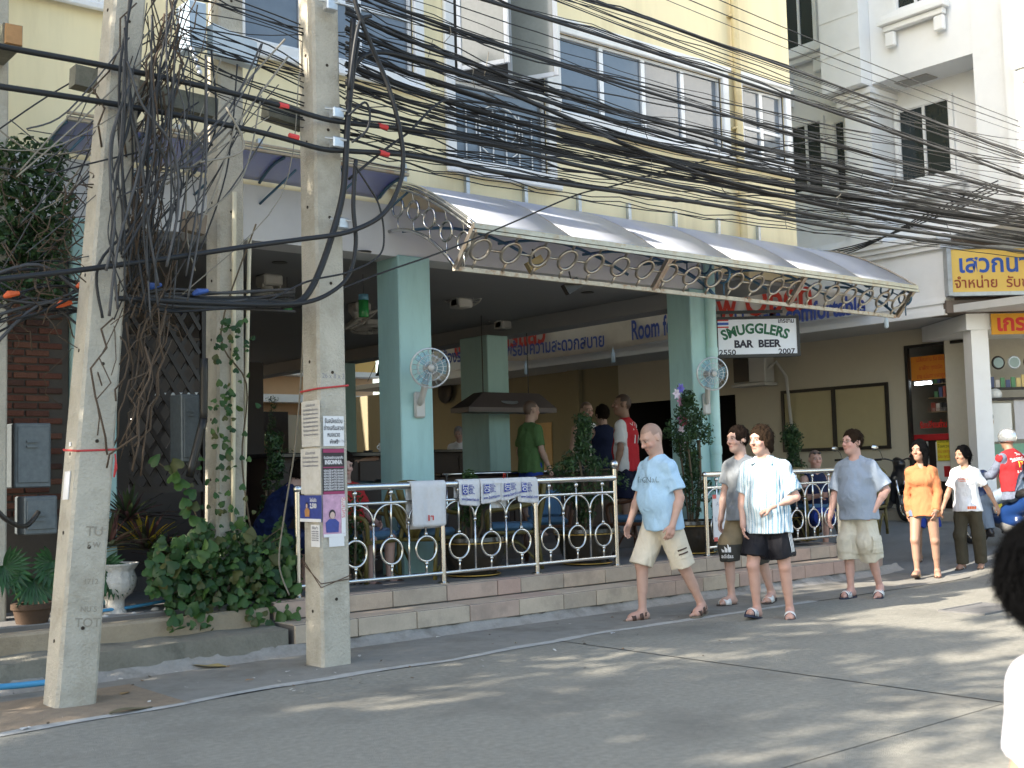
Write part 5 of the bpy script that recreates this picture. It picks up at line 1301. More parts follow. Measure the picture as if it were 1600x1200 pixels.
# open collar
for sd in (1, -1):
    mb = MB(); c0 = C_.neckb+C_.up*.022*C_.k; k_ = C_.k; pts = [c0+C_.xs*sd*.055*k_-C_.fw*.055*k_+C_.up*.035*k_, c0+C_.xs*sd*.075*k_+C_.fw*.03*k_+C_.up*.028*k_, c0+C_.xs*sd*.040*k_+C_.fw*.105*k_-C_.up*.03*k_, c0+C_.xs*sd*.105*k_+C_.fw*.115*k_-C_.up*.05*k_, c0+C_.xs*sd*.115*k_+C_.fw*.03*k_-C_.up*.012*k_, c0+C_.xs*sd*.09*k_-C_.fw*.05*k_+C_.up*.005]
    mb.add(pts, [(0, 1, 4, 5), (1, 2, 3, 4)]); o = mb.build('collar', ms, sC); md = o.modifiers.new('t', 'SOLIDIFY'); md.thickness = .006
mB = mat('shirt_button', (.75, .75, .72), .4, var=0)
bvt = None
for k in range(5):
    c = C_.chest+C_.up*(.06-.085*k)*C_.k+C_.xs*.0; n = 6
    C_.decal(sC, '', mB, c+C_.fw*.3, C_.xs, C_.up, 1., proj=-C_.fw, geo=([(.0065*math.cos(a*PI/4), .0065*math.sin(a*PI/4)) for a in range(8)], [tuple(range(8))]), name='button')
M_blackn = cloth('black_nylon', (.012, .012, .016), .6)
oC = C_.shorts(M_blackn, length=.80, r0=.100, r1=.112)
for i in range(3):
    a = C_.hip[1]+V3(.05, 0, .05); b = C_.hip[1]+(C_.kn[1]-C_.hip[1])*.80; L_ = np.linalg.norm(b-a); ax = unit(a-b); out = unit(V3(1, -.25, 0)); xd = unit(np.cross(ax, out))
    n = 8; w_ = .010; vs = [((j-.5)*w_+(i-1)*.019, (k/n-.5)*L_*.94) for k in range(n+1) for j in (0, 1)]; fs = [(2*k, 2*k+1, 2*k+3, 2*k+2) for k in range(n)]
    C_.decal(oC, '', M_wpr, (a+b)/2+out*.25, xd, ax, 1., proj=-out, geo=(vs, fs), name='side_stripe', lift=.005)
C_.slides('slide', M_slS, M_slN, M_slW)
# --- man in grey-blue T-shirt with glasses
p, H = spot(1348, 935, 681)
D_ = Person('stout man in grey-blue T-shirt with glasses, one hand in his pocket', p, (-1, -.06), H*1.015, girth=1.12, belly=.06, skin=(.54, .31, .24),
    pose=dict(tr=(-.04, -.14, -1), sr=(0, .04, -1), tl=(.05, .02, -1), sl=(.0, .42, -1), ftl=(.35, -1, -.28), ftr=(-.05, -1, 0), ur=(-.32, -.05, -1), fr=(-.12, -.28, -1), ul=(.50, .28, -1), fl=(-.42, -.40, -.9), hl=(-.2, -.35, -1), head=(-.32, -1, 0)))
D_.body(hairc=(.10, .05, .03), jaw=1.12, stubble=.08); D_.hair(M_hbrn, 'short', .003, line=.078)
D_.shirt(cloth('blue_grey_cotton', (.27, .32, .39)), off=.024, sleeve=.86, hem=-.10, flare=.012, slw=.082, neck=.068)
D_.shorts(cloth('stone_twill', (.52, .49, .40)), length=1.18, r0=.100, r1=.108); pocket(D_, 1, MATS['stone_twill'], t=.80, sz=(.07, .085))
D_.slides('slide', M_slS, M_slN, M_slW)
mb = MB()
for sd in (1, -1):
    c = Vector(D_.H2W((sd*.032, -.108, .008))); hx = Vector(D_.HR[:, 0]); hz = Vector(D_.HR[:, 2]); mb.tube([c+hx*(.021*math.cos(a*PI/6))+hz*(.013*math.sin(a*PI/6)) for a in range(12)], .0016, 5, closed=True)
    mb.tube([c+hx*sd*.021, Vector(D_.H2W((sd*.075, -.09, .012))), Vector(D_.H2W((sd*.083, .01, .012)))], .0016, 5)
mb.tube([Vector(D_.H2W((-.012, -.112, .012))), Vector(D_.H2W((.012, -.112, .012)))], .0016, 5); mb.build('glasses', M_blk, D_.o)
# --- woman in orange top
p, H = spot(1449, 903, 693)
E_ = Person('young woman in orange long-sleeved top and denim hot pants', p, (-.92, -.42), H*1.01, girth=.94, female=True, skin=(.36, .20, .13), h=.0075,
    pose=dict(tr=(-.05, -.28, -1), sr=(.02, .02, -1), tl=(.04, .12, -1), sl=(.0, .22, -1), ftr=(-.1, -1, .25), ftl=(.15, -1, 0), ur=(-.18, .15, -1), fr=(-.05, -.05, -1), ul=(.20, -.05, -1), fl=(-.15, -.45, -1), head=(-.38, -1, 0)))
E_.body(hairc=(.02, .015, .012), jaw=.95); E_.hair(M_hblk, 'long', .010, line=.088)
E_.shirt(cloth('orange_cotton', (.44, .17, .075)), off=.014, hem=-.13, flare=.03, neck=.058, vneck=.07, long=True, sleeve=1., slw=.05)
mo = MATS['orange_cotton']
for sd in (1, -1):
    mb = MB(); c0 = E_.neckb+E_.up*.02*E_.k; k_ = E_.k; mb.add([c0+E_.xs*sd*.055*k_-E_.fw*.02, c0+E_.xs*sd*.05*k_+E_.fw*.05*k_, c0+E_.xs*sd*.025*k_+E_.fw*.085*k_-E_.up*.055*k_, c0+E_.xs*sd*.085*k_+E_.fw*.075*k_-E_.up*.05*k_, c0+E_.xs*sd*.088*k_-E_.up*.01], [(0, 1, 2, 3, 4)]); o = mb.build('collar', mo, E_.shirt_o); md = o.modifiers.new('t', 'SOLIDIFY'); md.thickness = .006
E_.shorts(cloth('denim', (.13, .17, .25)), length=.30, r0=.092, r1=.094, off=.006)
mb = MB(); w_ = Vector(E_.wr[1]); d_ = Vector(E_.hd[1])
for k in range(3): mb.ring(w_+d_*(-.01+.012*k), d_, .034, .005, 14, 5)
mb.build('bracelets', mat('bangle_gold', (.6, .5, .35), .35, .6, var=.1), E_.o)
E_.slides('flip', M_lbr, mat('strap_gold', (.5, .36, .12), .4, var=.1))
# --- woman in yellow shirt half hidden behind her
p, H = spot(1450, 876, 700)
Y_ = Person('person in yellow T-shirt and blue shorts half hidden behind the orange top', p, (-.9, -.5), H, girth=.95, female=True, skin=(.30, .17, .10), h=.010,
    pose=dict(tr=(-.05, -.1, -1), tl=(.05, .2, -1), sl=(0, .3, -1), ur=(-.35, .1, -1), fr=(-.25, -.05, -1), head=(-.3, -1, 0)))
Y_.body(); Y_.hair(M_hblk, 'short', .012); Y_.shirt(cloth('yellow_cotton', (.66, .56, .20)), off=.02, sleeve=.7, hem=-.05); Y_.shorts(cloth('blue_cotton', (.03, .06, .30)), length=.9, r0=.1, r1=.105); Y_.slides('flip', M_lbr, M_slW)
# --- woman in white T-shirt
p, H = spot(1517, 889, 701)
F_ = Person('woman in white T-shirt and dark olive trousers with tied black hair', p, (-1, -.22), H*1.01, girth=1.02, female=True, skin=(.33, .185, .115), h=.0078,
    pose=dict(tr=(-.04, -.10, -1), sr=(0, .08, -1), tl=(.05, .14, -1), sl=(.0, .18, -1), ur=(-.42, -.10, -1), fr=(-.30, -.25, -1), ul=(.55, .35, -1), fl=(.42, .10, -1), head=(-.50, -1, -.05)))
F_.body(hairc=(.02, .015, .012)); F_.hair(M_hblk, 'tail', .008, line=.088)
sF = F_.shirt(cloth('white_cotton', (.74, .75, .77)), off=.017, sleeve=.72, hem=-.09, flare=.008, neck=.068)
mor = mat('print_orange', (.72, .16, .05), .7, var=.05)
k_ = F_.k; cF = F_.chest+F_.up*.03*k_+F_.fw*.3
F_.decal(sF, 'Cantabile', mor, cF, F_.xs, F_.up, .055*k_, width=.16*k_, proj=-F_.fw, offset=.0008, shear=.3)
F_.decal(sF, '', mor, cF-F_.up*.03*k_, F_.xs, F_.up, 1., proj=-F_.fw, geo=([(-.06, -.004), (-.02, -.008), (.03, -.006), (.075, .006), (.03, .003), (-.02, .001), (-.055, .004)], [(0, 1, 5, 6), (1, 2, 4, 5), (2, 3, 4)]), name='print')
for k in range(4): F_.decal(sF, '', mor, F_.pel+F_.up*(-.045)*k_+F_.xs*(.06+.028*k)*k_+F_.fw*.3, F_.xs, F_.up, 1., proj=-F_.fw, geo=([(-.011, -.018), (.011, -.018), (.011, .018), (-.011, .018)], [(0, 1, 2, 3)]), name='print')
F_.shorts(cloth('olive_twill', (.060, .052, .035)), r0=.092, r1=.080, shank=.98, name='trousers', off=.008)
F_.slides('flip', M_cork, M_slW)
# ================================================================== motorbikes
M_tyre = mat('tyre_rubber', (.015, .015, .015), .85, var=.2); M_bblk = mat('bike_black', (.012, .012, .014), .3, var=.1, coat=.4); M_chr = mat('chrome', (.7, .7, .7), .12, 1., var=.03)
M_bblue = mat('bike_blue', (.01, .035, .13), .3, var=.08, coat=.6); M_seat = mat('vinyl_seat', (.012, .012, .012), .5, var=.1); M_lens = mat('lamp_lens', (.5, .5, .45), .1, var=0, spec=.8)
def scooter(label, pos, face, body, tail=None):
    """step-through motorbike; local frame facing -Y"""
    f2 = Vector(face).normalized(); o = empty('motorbike', pos, math.atan2(f2.y, f2.x)+PI/2, label, 'motorbike')
    tail = tail or body
    for y in (-.62, .62):
        mb = MB(); mb.ring((0, y, .28), (1, 0, 0), .235, .047, 26, 8); w_ = mb.build('wheel', M_tyre, o, smooth=True)
        mb = MB(); mb.ring((0, y, .28), (1, 0, 0), .19, .014, 24, 6); mb.lathe([(.05, -.05), (.05, .05)], (0, y, .28), 12, (1, 0, 0)); mb.build('rim', M_chr, w_, smooth=True)
        for k in range(6):
            a = k*PI/3; mb = MB(); mb.tube([(0, y+.045*math.cos(a), .28+.045*math.sin(a)), (0, y+.19*math.cos(a), .28+.19*math.sin(a))], .011, 5); mb.build('spoke', M_chr, w_)
    mb = MB()
    for x in (-.075, .075): mb.tube([(x, -.62, .28), (x, -.50, .60), (x*.7, -.42, .85)], .022, 8)
    mb.build('fork', M_chr, o, smooth=True)
    mb = MB(); mb.tube([(.075*math.sin(a)*1.2, -.62-.30*math.cos(a*1.0), .28+.30*math.sin(a)) for a in np.linspace(.5, 2.5, 9)], .05, 8); mb.build('front_mudguard', body, o, smooth=True)
    S = SDF((-.4, -1., .0), (.4, 1.1, 1.4), .014)
    S.cap(V3(0, -.46, .95), V3(0, -.40, .62), .085, .11, k=.05); S.cap(V3(0, -.42, .70), V3(0, -.30, .38), .15, .10, k=.05, sq=((0, 1, 0), .45))
    S.cap(V3(0, -.30, .40), V3(0, .20, .36), .075, .10, k=.06); S.cap(V3(0, .05, .50), V3(0, .55, .66), .12, .10, k=.06); S.cap(V3(0, .45, .64), V3(0, .92, .80), .11, .05, k=.05)
    S.cap(V3(0, -.50, .96), V3(0, -.40, 1.0), .09, .08, k=.04)
    V, F = S.mesh(); V = smoothv(V, F, 1); link('fairing', np_mesh('fairing', V, F, body), o)
    S = SDF((-.3, -.3, .4), (.3, 1., 1.), .012); S.cap(V3(0, .02, .70), V3(0, .42, .74), .11, .125, k=.04, sq=((0, 0, 1), .5)); S.cap(V3(0, .40, .77), V3(0, .78, .83), .12, .09, k=.04, sq=((0, 0, 1), .45)); V, F = S.mesh(); link('seat', np_mesh('seat', V, F, M_seat), o)
    S = SDF((-.3, -.4, .1), (.3, .7, .6), .014); S.cap(V3(0, .0, .30), V3(0, .25, .26), .10, .09, k=.03); S.cap(V3(0, -.16, .33), V3(0, .02, .32), .06, .07, k=.03); V, F = S.mesh(); link('engine', np_mesh('engine', V, F, M_iron if 'cast_iron' in MATS else M_bblk), o)
    mb = MB(); mb.tube([(.09, .0, .22), (.12, .25, .2), (.13, .45, .24)], .02, 8); mb.tube([(.13, .42, .24), (.14, .85, .34)], [.04, .05], 10); mb.build('exhaust', M_chr, o, smooth=True)
    mb = MB(); mb.tube(smooth_path([(-.33, -.30, 1.04), (-.2, -.38, 1.05), (0, -.42, 1.0), (.2, -.38, 1.05), (.33, -.30, 1.04)], 4), .014, 6); mb.build('handlebar', M_bblk, o, smooth=True)
    for x in (-.33, .33):
        mb = MB(); mb.tube([(x*.75, -.345, 1.045), (x*1.06, -.285, 1.04)], .02, 8); mb.build('grip', M_seat, o)
        mb = MB(); mb.tube([(x*.7, -.36, 1.05), (x*.85, -.38, 1.17), (x*1.0, -.38, 1.22)], .006, 6); m_ = mb.build('mirror_stem', M_chr, o)
        mb = MB(); mb.sphere((x*1.15, -.38, 1.25), .06, 12, 8, (1.15, .3, .8)); mb.build('mirror', M_chr, m_, smooth=True)
    mb = MB(); mb.sphere((0, -.53, .96), .075, 12, 8, (1.1, .6, .9)); mb.build('headlight', M_lens, o, smooth=True)
    mb = MB(); mb.sphere((0, .95, .78), .05, 10, 6, (1.3, .5, .8)); mb.build('tail_light', mat('tail_red', (.4, .01, .01), .2, var=0), o, smooth=True)
    mb = MB(); mb.box(-.09, .09, .90, .91, .48, .64); mb.build('number_plate', M_wht, o)
    mb = MB(); mb.tube([(-.1, .05, .25), (-.22, .12, .02)], .012, 6); mb.build('side_stand', M_bblk, o)
    return o
ps = spot(1388, 813); scooter('black motorbike parked beside the panelled wall with a bright round mirror', ps, (-.45, -.8), M_bblk, M_bblue)
q_ = spot(1325, 806); scooter('dark motorbike parked further left, mostly hidden behind the man in glasses', q_, (-.45, -.8), M_bblk)
# --- rider seen from behind
pr_ = spot(1576, 856); fr_ = (.30, .95)
bike = scooter('blue motorbike with its rider at the right edge of the street', (pr_.x, pr_.y, pr_.z), fr_, M_bblue)
R_ = Person('motorbike rider in silver helmet and red vest seen from behind', (pr_.x, pr_.y, pr_.z), fr_, 1.68, girth=1.12, skin=(.28, .16, .10), h=.009, seat=.80,
    pose=dict(tl=(.35, -.85, -.35), sl=(.05, .25, -1), tr=(-.35, -.85, -.35), sr=(-.05, .25, -1), ftl=(.1, -1, 0), ftr=(-.1, -1, 0), ul=(.3, -.45, -.8), fl=(.1, -.9, -.05), ur=(-.3, -.45, -.8), fr=(-.1, -.9, -.05), lean=(0, -.10, 1), head=(-.2, -1, 0)))
R_.o.location = (pr_.x, pr_.y, pr_.z); off_ = Matrix.Rotation(R_.rz, 3, 'Z') @ Vector((0, .18, 0)); R_.o.location = Vector(R_.o.location)+off_
R_.body(hairc=(.02, .015, .01))
R_.shirt(mat('check_cloth', (.12, .14, .19), .85, var=.5, vs=28, objspace=True), off=.014, long=True, sleeve=1., hem=-.13, flare=.02, slw=.058, name='check_shirt')
vest = R_.shirt(cloth('red_vest_cloth', (.30, .022, .026)), off=.030, tank=True, hem=-.02, name='vest')
R_.shorts(cloth('faded_denim', (.19, .24, .30)), r0=.10, r1=.085, shank=.96, name='jeans')
R_.slides('shoe', M_bblk, M_bblk)
q = R_.k; bk = -R_.fw
mYp = mat('print_yellow', (.75, .55, .05), .7, var=.03)
R_.decal(vest, 'วิน', M_wpr, R_.chest+R_.up*.155*q+bk*.3, -R_.xs, R_.up, .055*q, width=.09*q, proj=-bk)
R_.decal(vest, 'วินมอเตอร์ไซค์', M_wpr, R_.chest+R_.up*.085*q+bk*.3, -R_.xs, R_.up, .075*q, width=.26*q, proj=-bk, fn=lambda x, y: (x, y-x*x*1.4), offset=.001)
R_.decal(vest, '17', mYp, R_.chest-R_.up*.0*q+bk*.3, -R_.xs, R_.up, .12*q, width=.085*q, proj=-bk, offset=.003)
R_.decal(vest, 'จ.ชลบุรี', M_wpr, R_.chest-R_.up*.10*q+bk*.3, -R_.xs, R_.up, .06*q, width=.16*q, proj=-bk)
S = SDF(R_.headc-.3, R_.headc+.3, .009); S.ell(R_.H2W((0, .012, .045)), (.122, .135, .125), R_.HR, 0); S.halfspace(-R_.HR[:, 2], R_.H2W((0, 0, -.02)), .01); V, F = S.mesh()
link('helmet', np_mesh('helmet', smoothv(V, F, 2), F, mat('silver_paint', (.55, .58, .60), .25, .7, var=.05, coat=.5)), R_.o)
# --- head and shoulder close to the camera at the right edge
d_ = 2.25; hc = atd(1664, 918, d_)
Hf = (hc.z)/1.66*1.75+.02
G_ = Person('dark-haired person in a white shirt close to the camera at the right edge', (hc.x, hc.y, 0), (.768, -.55), Hf, girth=1.05, skin=(.42, .24, .15), h=.0085, pose=dict(head=(0, -1, -.1), lean=(0, .14, 1)))
_q = Matrix.Rotation(G_.rz, 3, 'Z') @ Vector((G_.headc[0], G_.headc[1], 0)); G_.o.location = (hc.x-_q.x, hc.y-_q.y, hc.z-G_.headc[2])
G_.hs = 1.2; G_.body(); G_.hair(M_hblk, 'short', .022, line=.07, strands=3500, slen=.05, sw_=.003, lift=.12)
G_.shirt(mat('lavender_print', (.72, .70, .78), .85, var=.12, vs=14, objspace=True, bump=.2), off=.014, sleeve=.7, hem=-.12, flare=.02, wr=(.008, 7., (1, 1, .55))); G_.shorts(cloth('dark_trousers', (.04, .04, .05)), r0=.09, r1=.07, shank=1., name='trousers'); G_.slides('flip', M_lbr, M_lbr)
# ================================================================== people in the bar
def barman(label, px, top, dep_y, z, face, **kw):
    a = at(px, top, Y=dep_y); H = kw.pop('H', None) or (a.z-z); return Person(label, (a.x, a.y, z), face, H, h=.011, **kw)
imgR = (.768, -.64); imgL = (-.768, .64); away = (.64, .768); tow = (-.64, -.768)
K = barman('man in green T-shirt standing under the cooker hood', 826, 629, 12.6, ZI, (.92, -.1), girth=1.08, belly=.04, skin=(.46, .28, .2), pose=dict(ur=(-.2, -.1, -1), fr=(.0, -.5, -1), head=(0, -1, -.05)))
K.body(hairc=(.04, .03, .02), buzz=((.05, .035, .025), .8)); K.shirt(cloth('green_cotton', (.085, .16, .06)), off=.02, sleeve=.75, hem=-.1); K.shorts(cloth('blue_cotton', (.03, .06, .30)), length=.9, r0=.1, r1=.11); K.slides('flip', M_lbr, M_lbr)
K = barman('man in navy vest standing with his back to the street', 942, 636, 13.2, ZI, (.5, .8), girth=1.06, skin=(.46, .28, .2), pose=dict(ul=(.4, -.1, -1), fl=(-.1, -.5, -.9), ur=(-.4, -.1, -1), fr=(.1, -.5, -.9), head=(.3, -1, 0)))
K.body(hairc=(.03, .02, .015)); K.hair(M_hdark, 'short', .008); K.shirt(cloth('navy_cotton', (.016, .022, .055)), off=.018, tank=True, hem=-.1); K.shorts(cloth('dark_denim', (.03, .04, .07)), length=.95, r0=.1, r1=.11); K.slides('flip', M_lbr, M_lbr)
K = barman('man in white vest facing the street behind the navy vest', 914, 631, 14.4, ZI, (-.3, -.95), skin=(.44, .27, .2), pose=dict(head=(.1, -1, -.1)))
K.body(hairc=(.05, .035, .025), buzz=((.08, .05, .035), .8)); K.shirt(cloth('white_jersey', (.66, .67, .68)), off=.016, tank=True, hem=-.1); K.shorts(cloth('dark_denim', (.03, .04, .07)), length=.95, r0=.1, r1=.1); K.slides('flip', M_lbr, M_lbr)
K = barman('man in red football shirt with white sleeves and number 11 on the back', 976, 619, 12.3, ZT+.02, (-.35, .90), girth=1.06, belly=.02, skin=(.30, .17, .11), pose=dict(ul=(.25, .1, -1), fl=(.05, -.25, -1), ur=(-.25, -.1, -1), fr=(0, -.5, -.9), head=(.55, -1, .02)))
K.body(hairc=(.02, .015, .01), buzz=((.03, .02, .015), .85))
ws = (.70, .70, .70); rd = (.52, .02, .03)
def jer(V):
    e = np.minimum(np.abs((V-K.sh[1])@K.xs), np.abs((V-K.sh[-1])@K.xs)); x = np.abs((V-K.chest)@K.xs); m = x > .155*K.k
    return np.where(m[:, None], np.array(ws), np.array(rd))
sK = K.shirt(M_pair, off=.02, sleeve=.78, hem=-.1, color=jer); bk = -K.fw; q = K.k
K.decal(sK, 'V.P', M_wpr, K.chest+K.up*.13*q+bk*.3, -K.xs, K.up, .06*q, width=.16*q, proj=-bk, fn=lambda x, y: (x, y-x*x*2)); K.decal(sK, '11', M_wpr, K.chest-K.up*.03*q+bk*.3, -K.xs, K.up, .26*q, width=.13*q, proj=-bk)
K.shorts(cloth('navy_short', (.012, .014, .035)), length=.95, r0=.1, r1=.11); K.slides('flip', M_lbr, M_lbr)
K = barman('grey-haired old man in white shirt behind the far counter', 717, 671, 18.5, ZI, (-.5, -.8), H=1.72, skin=(.46, .28, .21), pose=dict(head=(-.3, -1, -.3)))
K.o.location.z = at(717, 671, Y=18.5).z-1.70
K.body(hairc=(.4, .38, .36)); K.hair(M_hgry, 'short', .004, line=.09); K.shirt(cloth('white_shirt2', (.62, .60, .58)), off=.02, sleeve=.8, hem=-.1); K.shorts(cloth('dark_trousers', (.04, .04, .05)), r0=.09, r1=.07, shank=1., name='trousers')
# seated ones
SIT = dict(tl=(.12, -1, -.05), sl=(0, .05, -1), tr=(-.12, -1, -.05), sr=(0, .05, -1))
a = at(1272, 705, Y=9.95)
K = Person('tanned man with sunglasses on his head sitting behind the right railing', (a.x, a.y, ZT), (-.4, -1), 1.78, h=.010, girth=1.1, belly=.04, skin=(.45, .26, .19), seat=.47, pose=dict(**SIT, ur=(-.3, -.4, -.8), fr=(.3, -.8, .1), ul=(.3, -.4, -.8), fl=(-.3, -.8, .1), head=(-.25, -1, 0)))
K.o.location.z = at(1272, 703, Y=9.95).z-(K.headc[2]+.14)
K.body(hairc=(.03, .02, .02), buzz=((.04, .03, .02), .8)); K.shirt(cloth('navy_cotton', (.016, .022, .055)), off=.016, tank=True, hem=-.08); K.shorts(cloth('blue_cotton', (.03, .06, .30)), length=.8, r0=.1, r1=.11); K.slides('flip', M_lbr, M_lbr)
mb = MB()
for sd in (1, -1): mb.sphere(K.H2W((sd*.032, -.085, .085)), .026, 10, 6, (1, .5, .7))
mb.build('sunglasses', M_blk, K.o, smooth=True)
a = at(592, 800, Y=10.05)
K = Person('person in shorts sitting on a rattan chair behind the left railing', (a.x-.12, a.y+.35, ZT), (.25, -1), 1.72, h=.010, skin=(.50, .31, .24), seat=.47, pose=dict(**SIT, ur=(-.2, -.3, -.9), fr=(.3, -.8, -.3), ul=(.2, -.3, -.9), fl=(-.3, -.8, -.3), lean=(0, .12, 1), head=(-.5, -1, -.2)))
K.body(hairc=(.03, .02, .02)); K.hair(M_hdark, 'short'); K.shirt(cloth('red_cotton', (.42, .03, .03)), off=.018, hem=-.08); K.shorts(cloth('denim', (.13, .17, .25)), length=.9, r0=.1, r1=.1); K.slides('shoe', M_lbr, M_lbr)
a = at(548, 745, Y=11.6)
K = Person('bare-armed drinker on a bar stool half hidden by the poster pole', (a.x-.25, a.y+.1, ZI), (.9, -.2), 1.75, h=.010, skin=(.42, .24, .16), seat=.82, pose=dict(tl=(.15, -1, -.25), sl=(0, .2, -1), tr=(-.15, -1, -.35), sr=(0, .15, -1), ur=(-.15, -.6, -.7), fr=(.05, -1, .18), ul=(.15, -.6, -.7), fl=(.0, -1, .18), head=(0, -1, -.1)))
K.body(hairc=(.03, .02, .02)); K.hair(M_hdark, 'short'); K.shirt(cloth('dark_green_cotton', (.03, .06, .05)), off=.018, tank=True, hem=-.08); K.shorts(cloth('brown_short', (.10, .055, .03)), length=.8, r0=.1, r1=.11); K.slides('flip', M_lbr, M_lbr)
a = at(425, 770, Y=10.0)
K = Person('person in deep blue sitting at the left table behind the vine', (a.x, a.y+.15, ZT), (.95, -.3), 1.7, h=.011, skin=(.45, .27, .2), seat=.5, pose=dict(**SIT, ur=(-.3, -.6, -.5), fr=(.2, -.9, .1), ul=(.3, -.6, -.5), fl=(-.2, -.9, .1), lean=(0, -.55, 1), head=(0, -1, -.5)))
K.body(hairc=(.03, .02, .02)); K.hair(M_hdark, 'short'); K.shirt(cloth('royal_blue_cotton', (.008, .015, .055)), off=.025, hem=-.1, wr=(.03, 12., (1, 1, 1))); K.shorts(cloth('royal_blue_cotton', (.008, .015, .055)), length=.9, r0=.1, r1=.11); K.slides('flip', M_lbr, M_lbr)
# ================================================================== lettered signs
bs = empty('bar_sign', (0, 0, 0), 0, 'white hanging sign reading SMUGGLERS BAR BEER beside the right pillar', 'sign')
Rh = Vector((.80, -.60, 0)); Nh = Vector((-.60, -.80, 0)); UP = Vector((0, 0, 1))
sdep = P3x+.50; s0 = at(1117, 528, X=sdep)
dd_ = (s0-CAMP).dot(_F); sw_ = 1.13; sh_ = 63/FPX*dd_
def SP(u, v, n=0.): return s0+Rh*u+UP*v+Nh*n
M_sf = mat('sign_white', (.74, .78, .84), .4, var=.04, vs=2)
mb = MB(); mb.obox(SP(sw_/2, 0), Rh, Nh, UP, sw_/2-.03, .045, sh_/2-.03); mb.build('panel', M_sf, bs)
mb = MB()
for u in (.012, sw_-.012): mb.obox(SP(u, 0), Rh, Nh, UP, .02, .055, sh_/2)
for v in (-sh_/2+.015, sh_/2-.015): mb.obox(SP(sw_/2, v), Rh, Nh, UP, sw_/2-.033, .053, .02)
mb.build('frame', M_blk, bs)
mb = MB(); mb.obox(SP(sw_/2-.15, sh_/2+.07), Rh, Nh, UP, sw_/2-.05, .02, .02); mb.obox(SP(-.03, 0.02), Rh, Nh, UP, .022, .02, sh_/2+.07); mb.tube([SP(.1, sh_/2), SP(.1, sh_/2+.06)], .012, 6); mb.tube([SP(sw_-.3, sh_/2), SP(sw_-.3, sh_/2+.06)], .012, 6); mb.build('bracket', M_blk, bs)
def sgt(t, m, u, v, size, width=None, offset=0., fn=None, **k): return put_text('lettering', t, m, bs, SP(u*sw_, v*sh_, .048), Rh, UP, size, offset, width, fn, **k)
M_grn = mat('letter_green', (.005, .11, .05), .5, var=.05); M_navy = mat('letter_black', (.012, .012, .03), .5, var=.05)
Rr = 1.15
def arcf(x, y): a = x/Rr; return (Rr+y)*math.sin(a), (Rr+y)*math.cos(a)-Rr
sgt('SMUGGLERS', M_grn, .475, .19, .185, width=.82*sw_, offset=.007, fn=arcf)
sgt('BAR  BEER', M_navy, .50, -.185, .135, width=.56*sw_, offset=.006)
sgt('2550', M_navy, .135, -.385, .10, width=.20*sw_, offset=.002); sgt('2007', M_navy, .845, -.385, .10, width=.20*sw_, offset=.002)
sgt('เกรฮาม', M_navy, .85, .38, .085, width=.19*sw_, offset=.002)
for z, h, m_ in ((.42, .018, M_tred), (.335, .035, M_tblue), (.25, .018, M_tred)):
    mb = MB(); mb.obox(SP(.09*sw_, z*sh_, .047), Rh, Nh, UP, .07*sw_, .002, h*sh_*.9); mb.build('flag_stripe', m_, bs)
# banner strung along the white building's fascia
XB_ = XFAS-.30
cols = [(688, 533, 553), (735, 520, 564), (822, 502, 564), (890, 491, 556), (958, 478, 546), (1055, 462, 528), (1150, 452, 515), (1230, 447, 504), (1300, 452, 493), (1352, 466, 478)]
bn = empty('banner', (0, 0, 0), 0, 'long off-white cloth banner with red and blue lettering across the lane', 'banner')
P_ = [(at(x, a, X=XB_), at(x, b, X=XB_)) for x, a, b in cols]
mb = MB(); n = 60
def bfn(u, v):
    t = u*(len(P_)-1); i = min(int(t), len(P_)-2); f = t-i
    a = P_[i][0].lerp(P_[i+1][0], f); b = P_[i][1].lerp(P_[i+1][1], f); p = a.lerp(b, v)
    return p+Vector((-.03*math.sin(u*40)*(.3+v)-.02*math.sin(u*17+v*3), 0, 0))
mb.grid(bfn, 110, 6); o = mb.build('cloth', mat('banner_cloth', (.64, .57, .50), .9, var=.08, vs=2, dirt=(.48, .42, .36), ds=1.5, da=.5), bn, smooth=True); md = o.modifiers.new('t', 'SOLIDIFY'); md.thickness = .004
def btext(t, m, xa, ya, xb, yb, size, off=.006):
    a = at(xa, ya, X=XB_-.06); b = at(xb, yb, X=XB_-.06); xd = (b-a); put_text('lettering', t, m, bn, (a+b)/2, xd, (0, 0, 1), size, off, width=xd.length)
M_bred = mat('banner_red', (.55, .05, .03), .8, var=.1); M_bblu = mat('banner_blue', (.05, .08, .30), .8, var=.1)
btext('เปิดบริการแล้ว', M_bred, 710, 541, 852, 519, .72, .02); btext('ห้องรายวัน/เดือน พร้อมความสะดวกสบาย', M_bblu, 692, 560, 944, 532, .40, .008)
btext('Room for rent', M_bblu, 987, 518, 1098, 501, .55, .012); btext('Now Open', M_bred, 1068, 488, 1268, 459, .80, .016); btext('Monthly with comfortable', M_bblu, 1102, 512, 1352, 475, .44, .014)
for x, a, b in ((822, 565, 576), (958, 546, 557)):
    mb = MB(); c = at(x, b, X=XB_-.05); mb.tube([at(x, a-4, X=XB_-.05), c+UP*.1], .006, 5); mb.lathe([(.012, .28), (.02, .22), (.045, .18), (.045, 0), (.03, -.01)], c-UP*.12, 10); mb.build('bottle_weight', mat('clear_bottle', (.55, .65, .72), .15, var=.05, alpha=.75), bn, smooth=True)
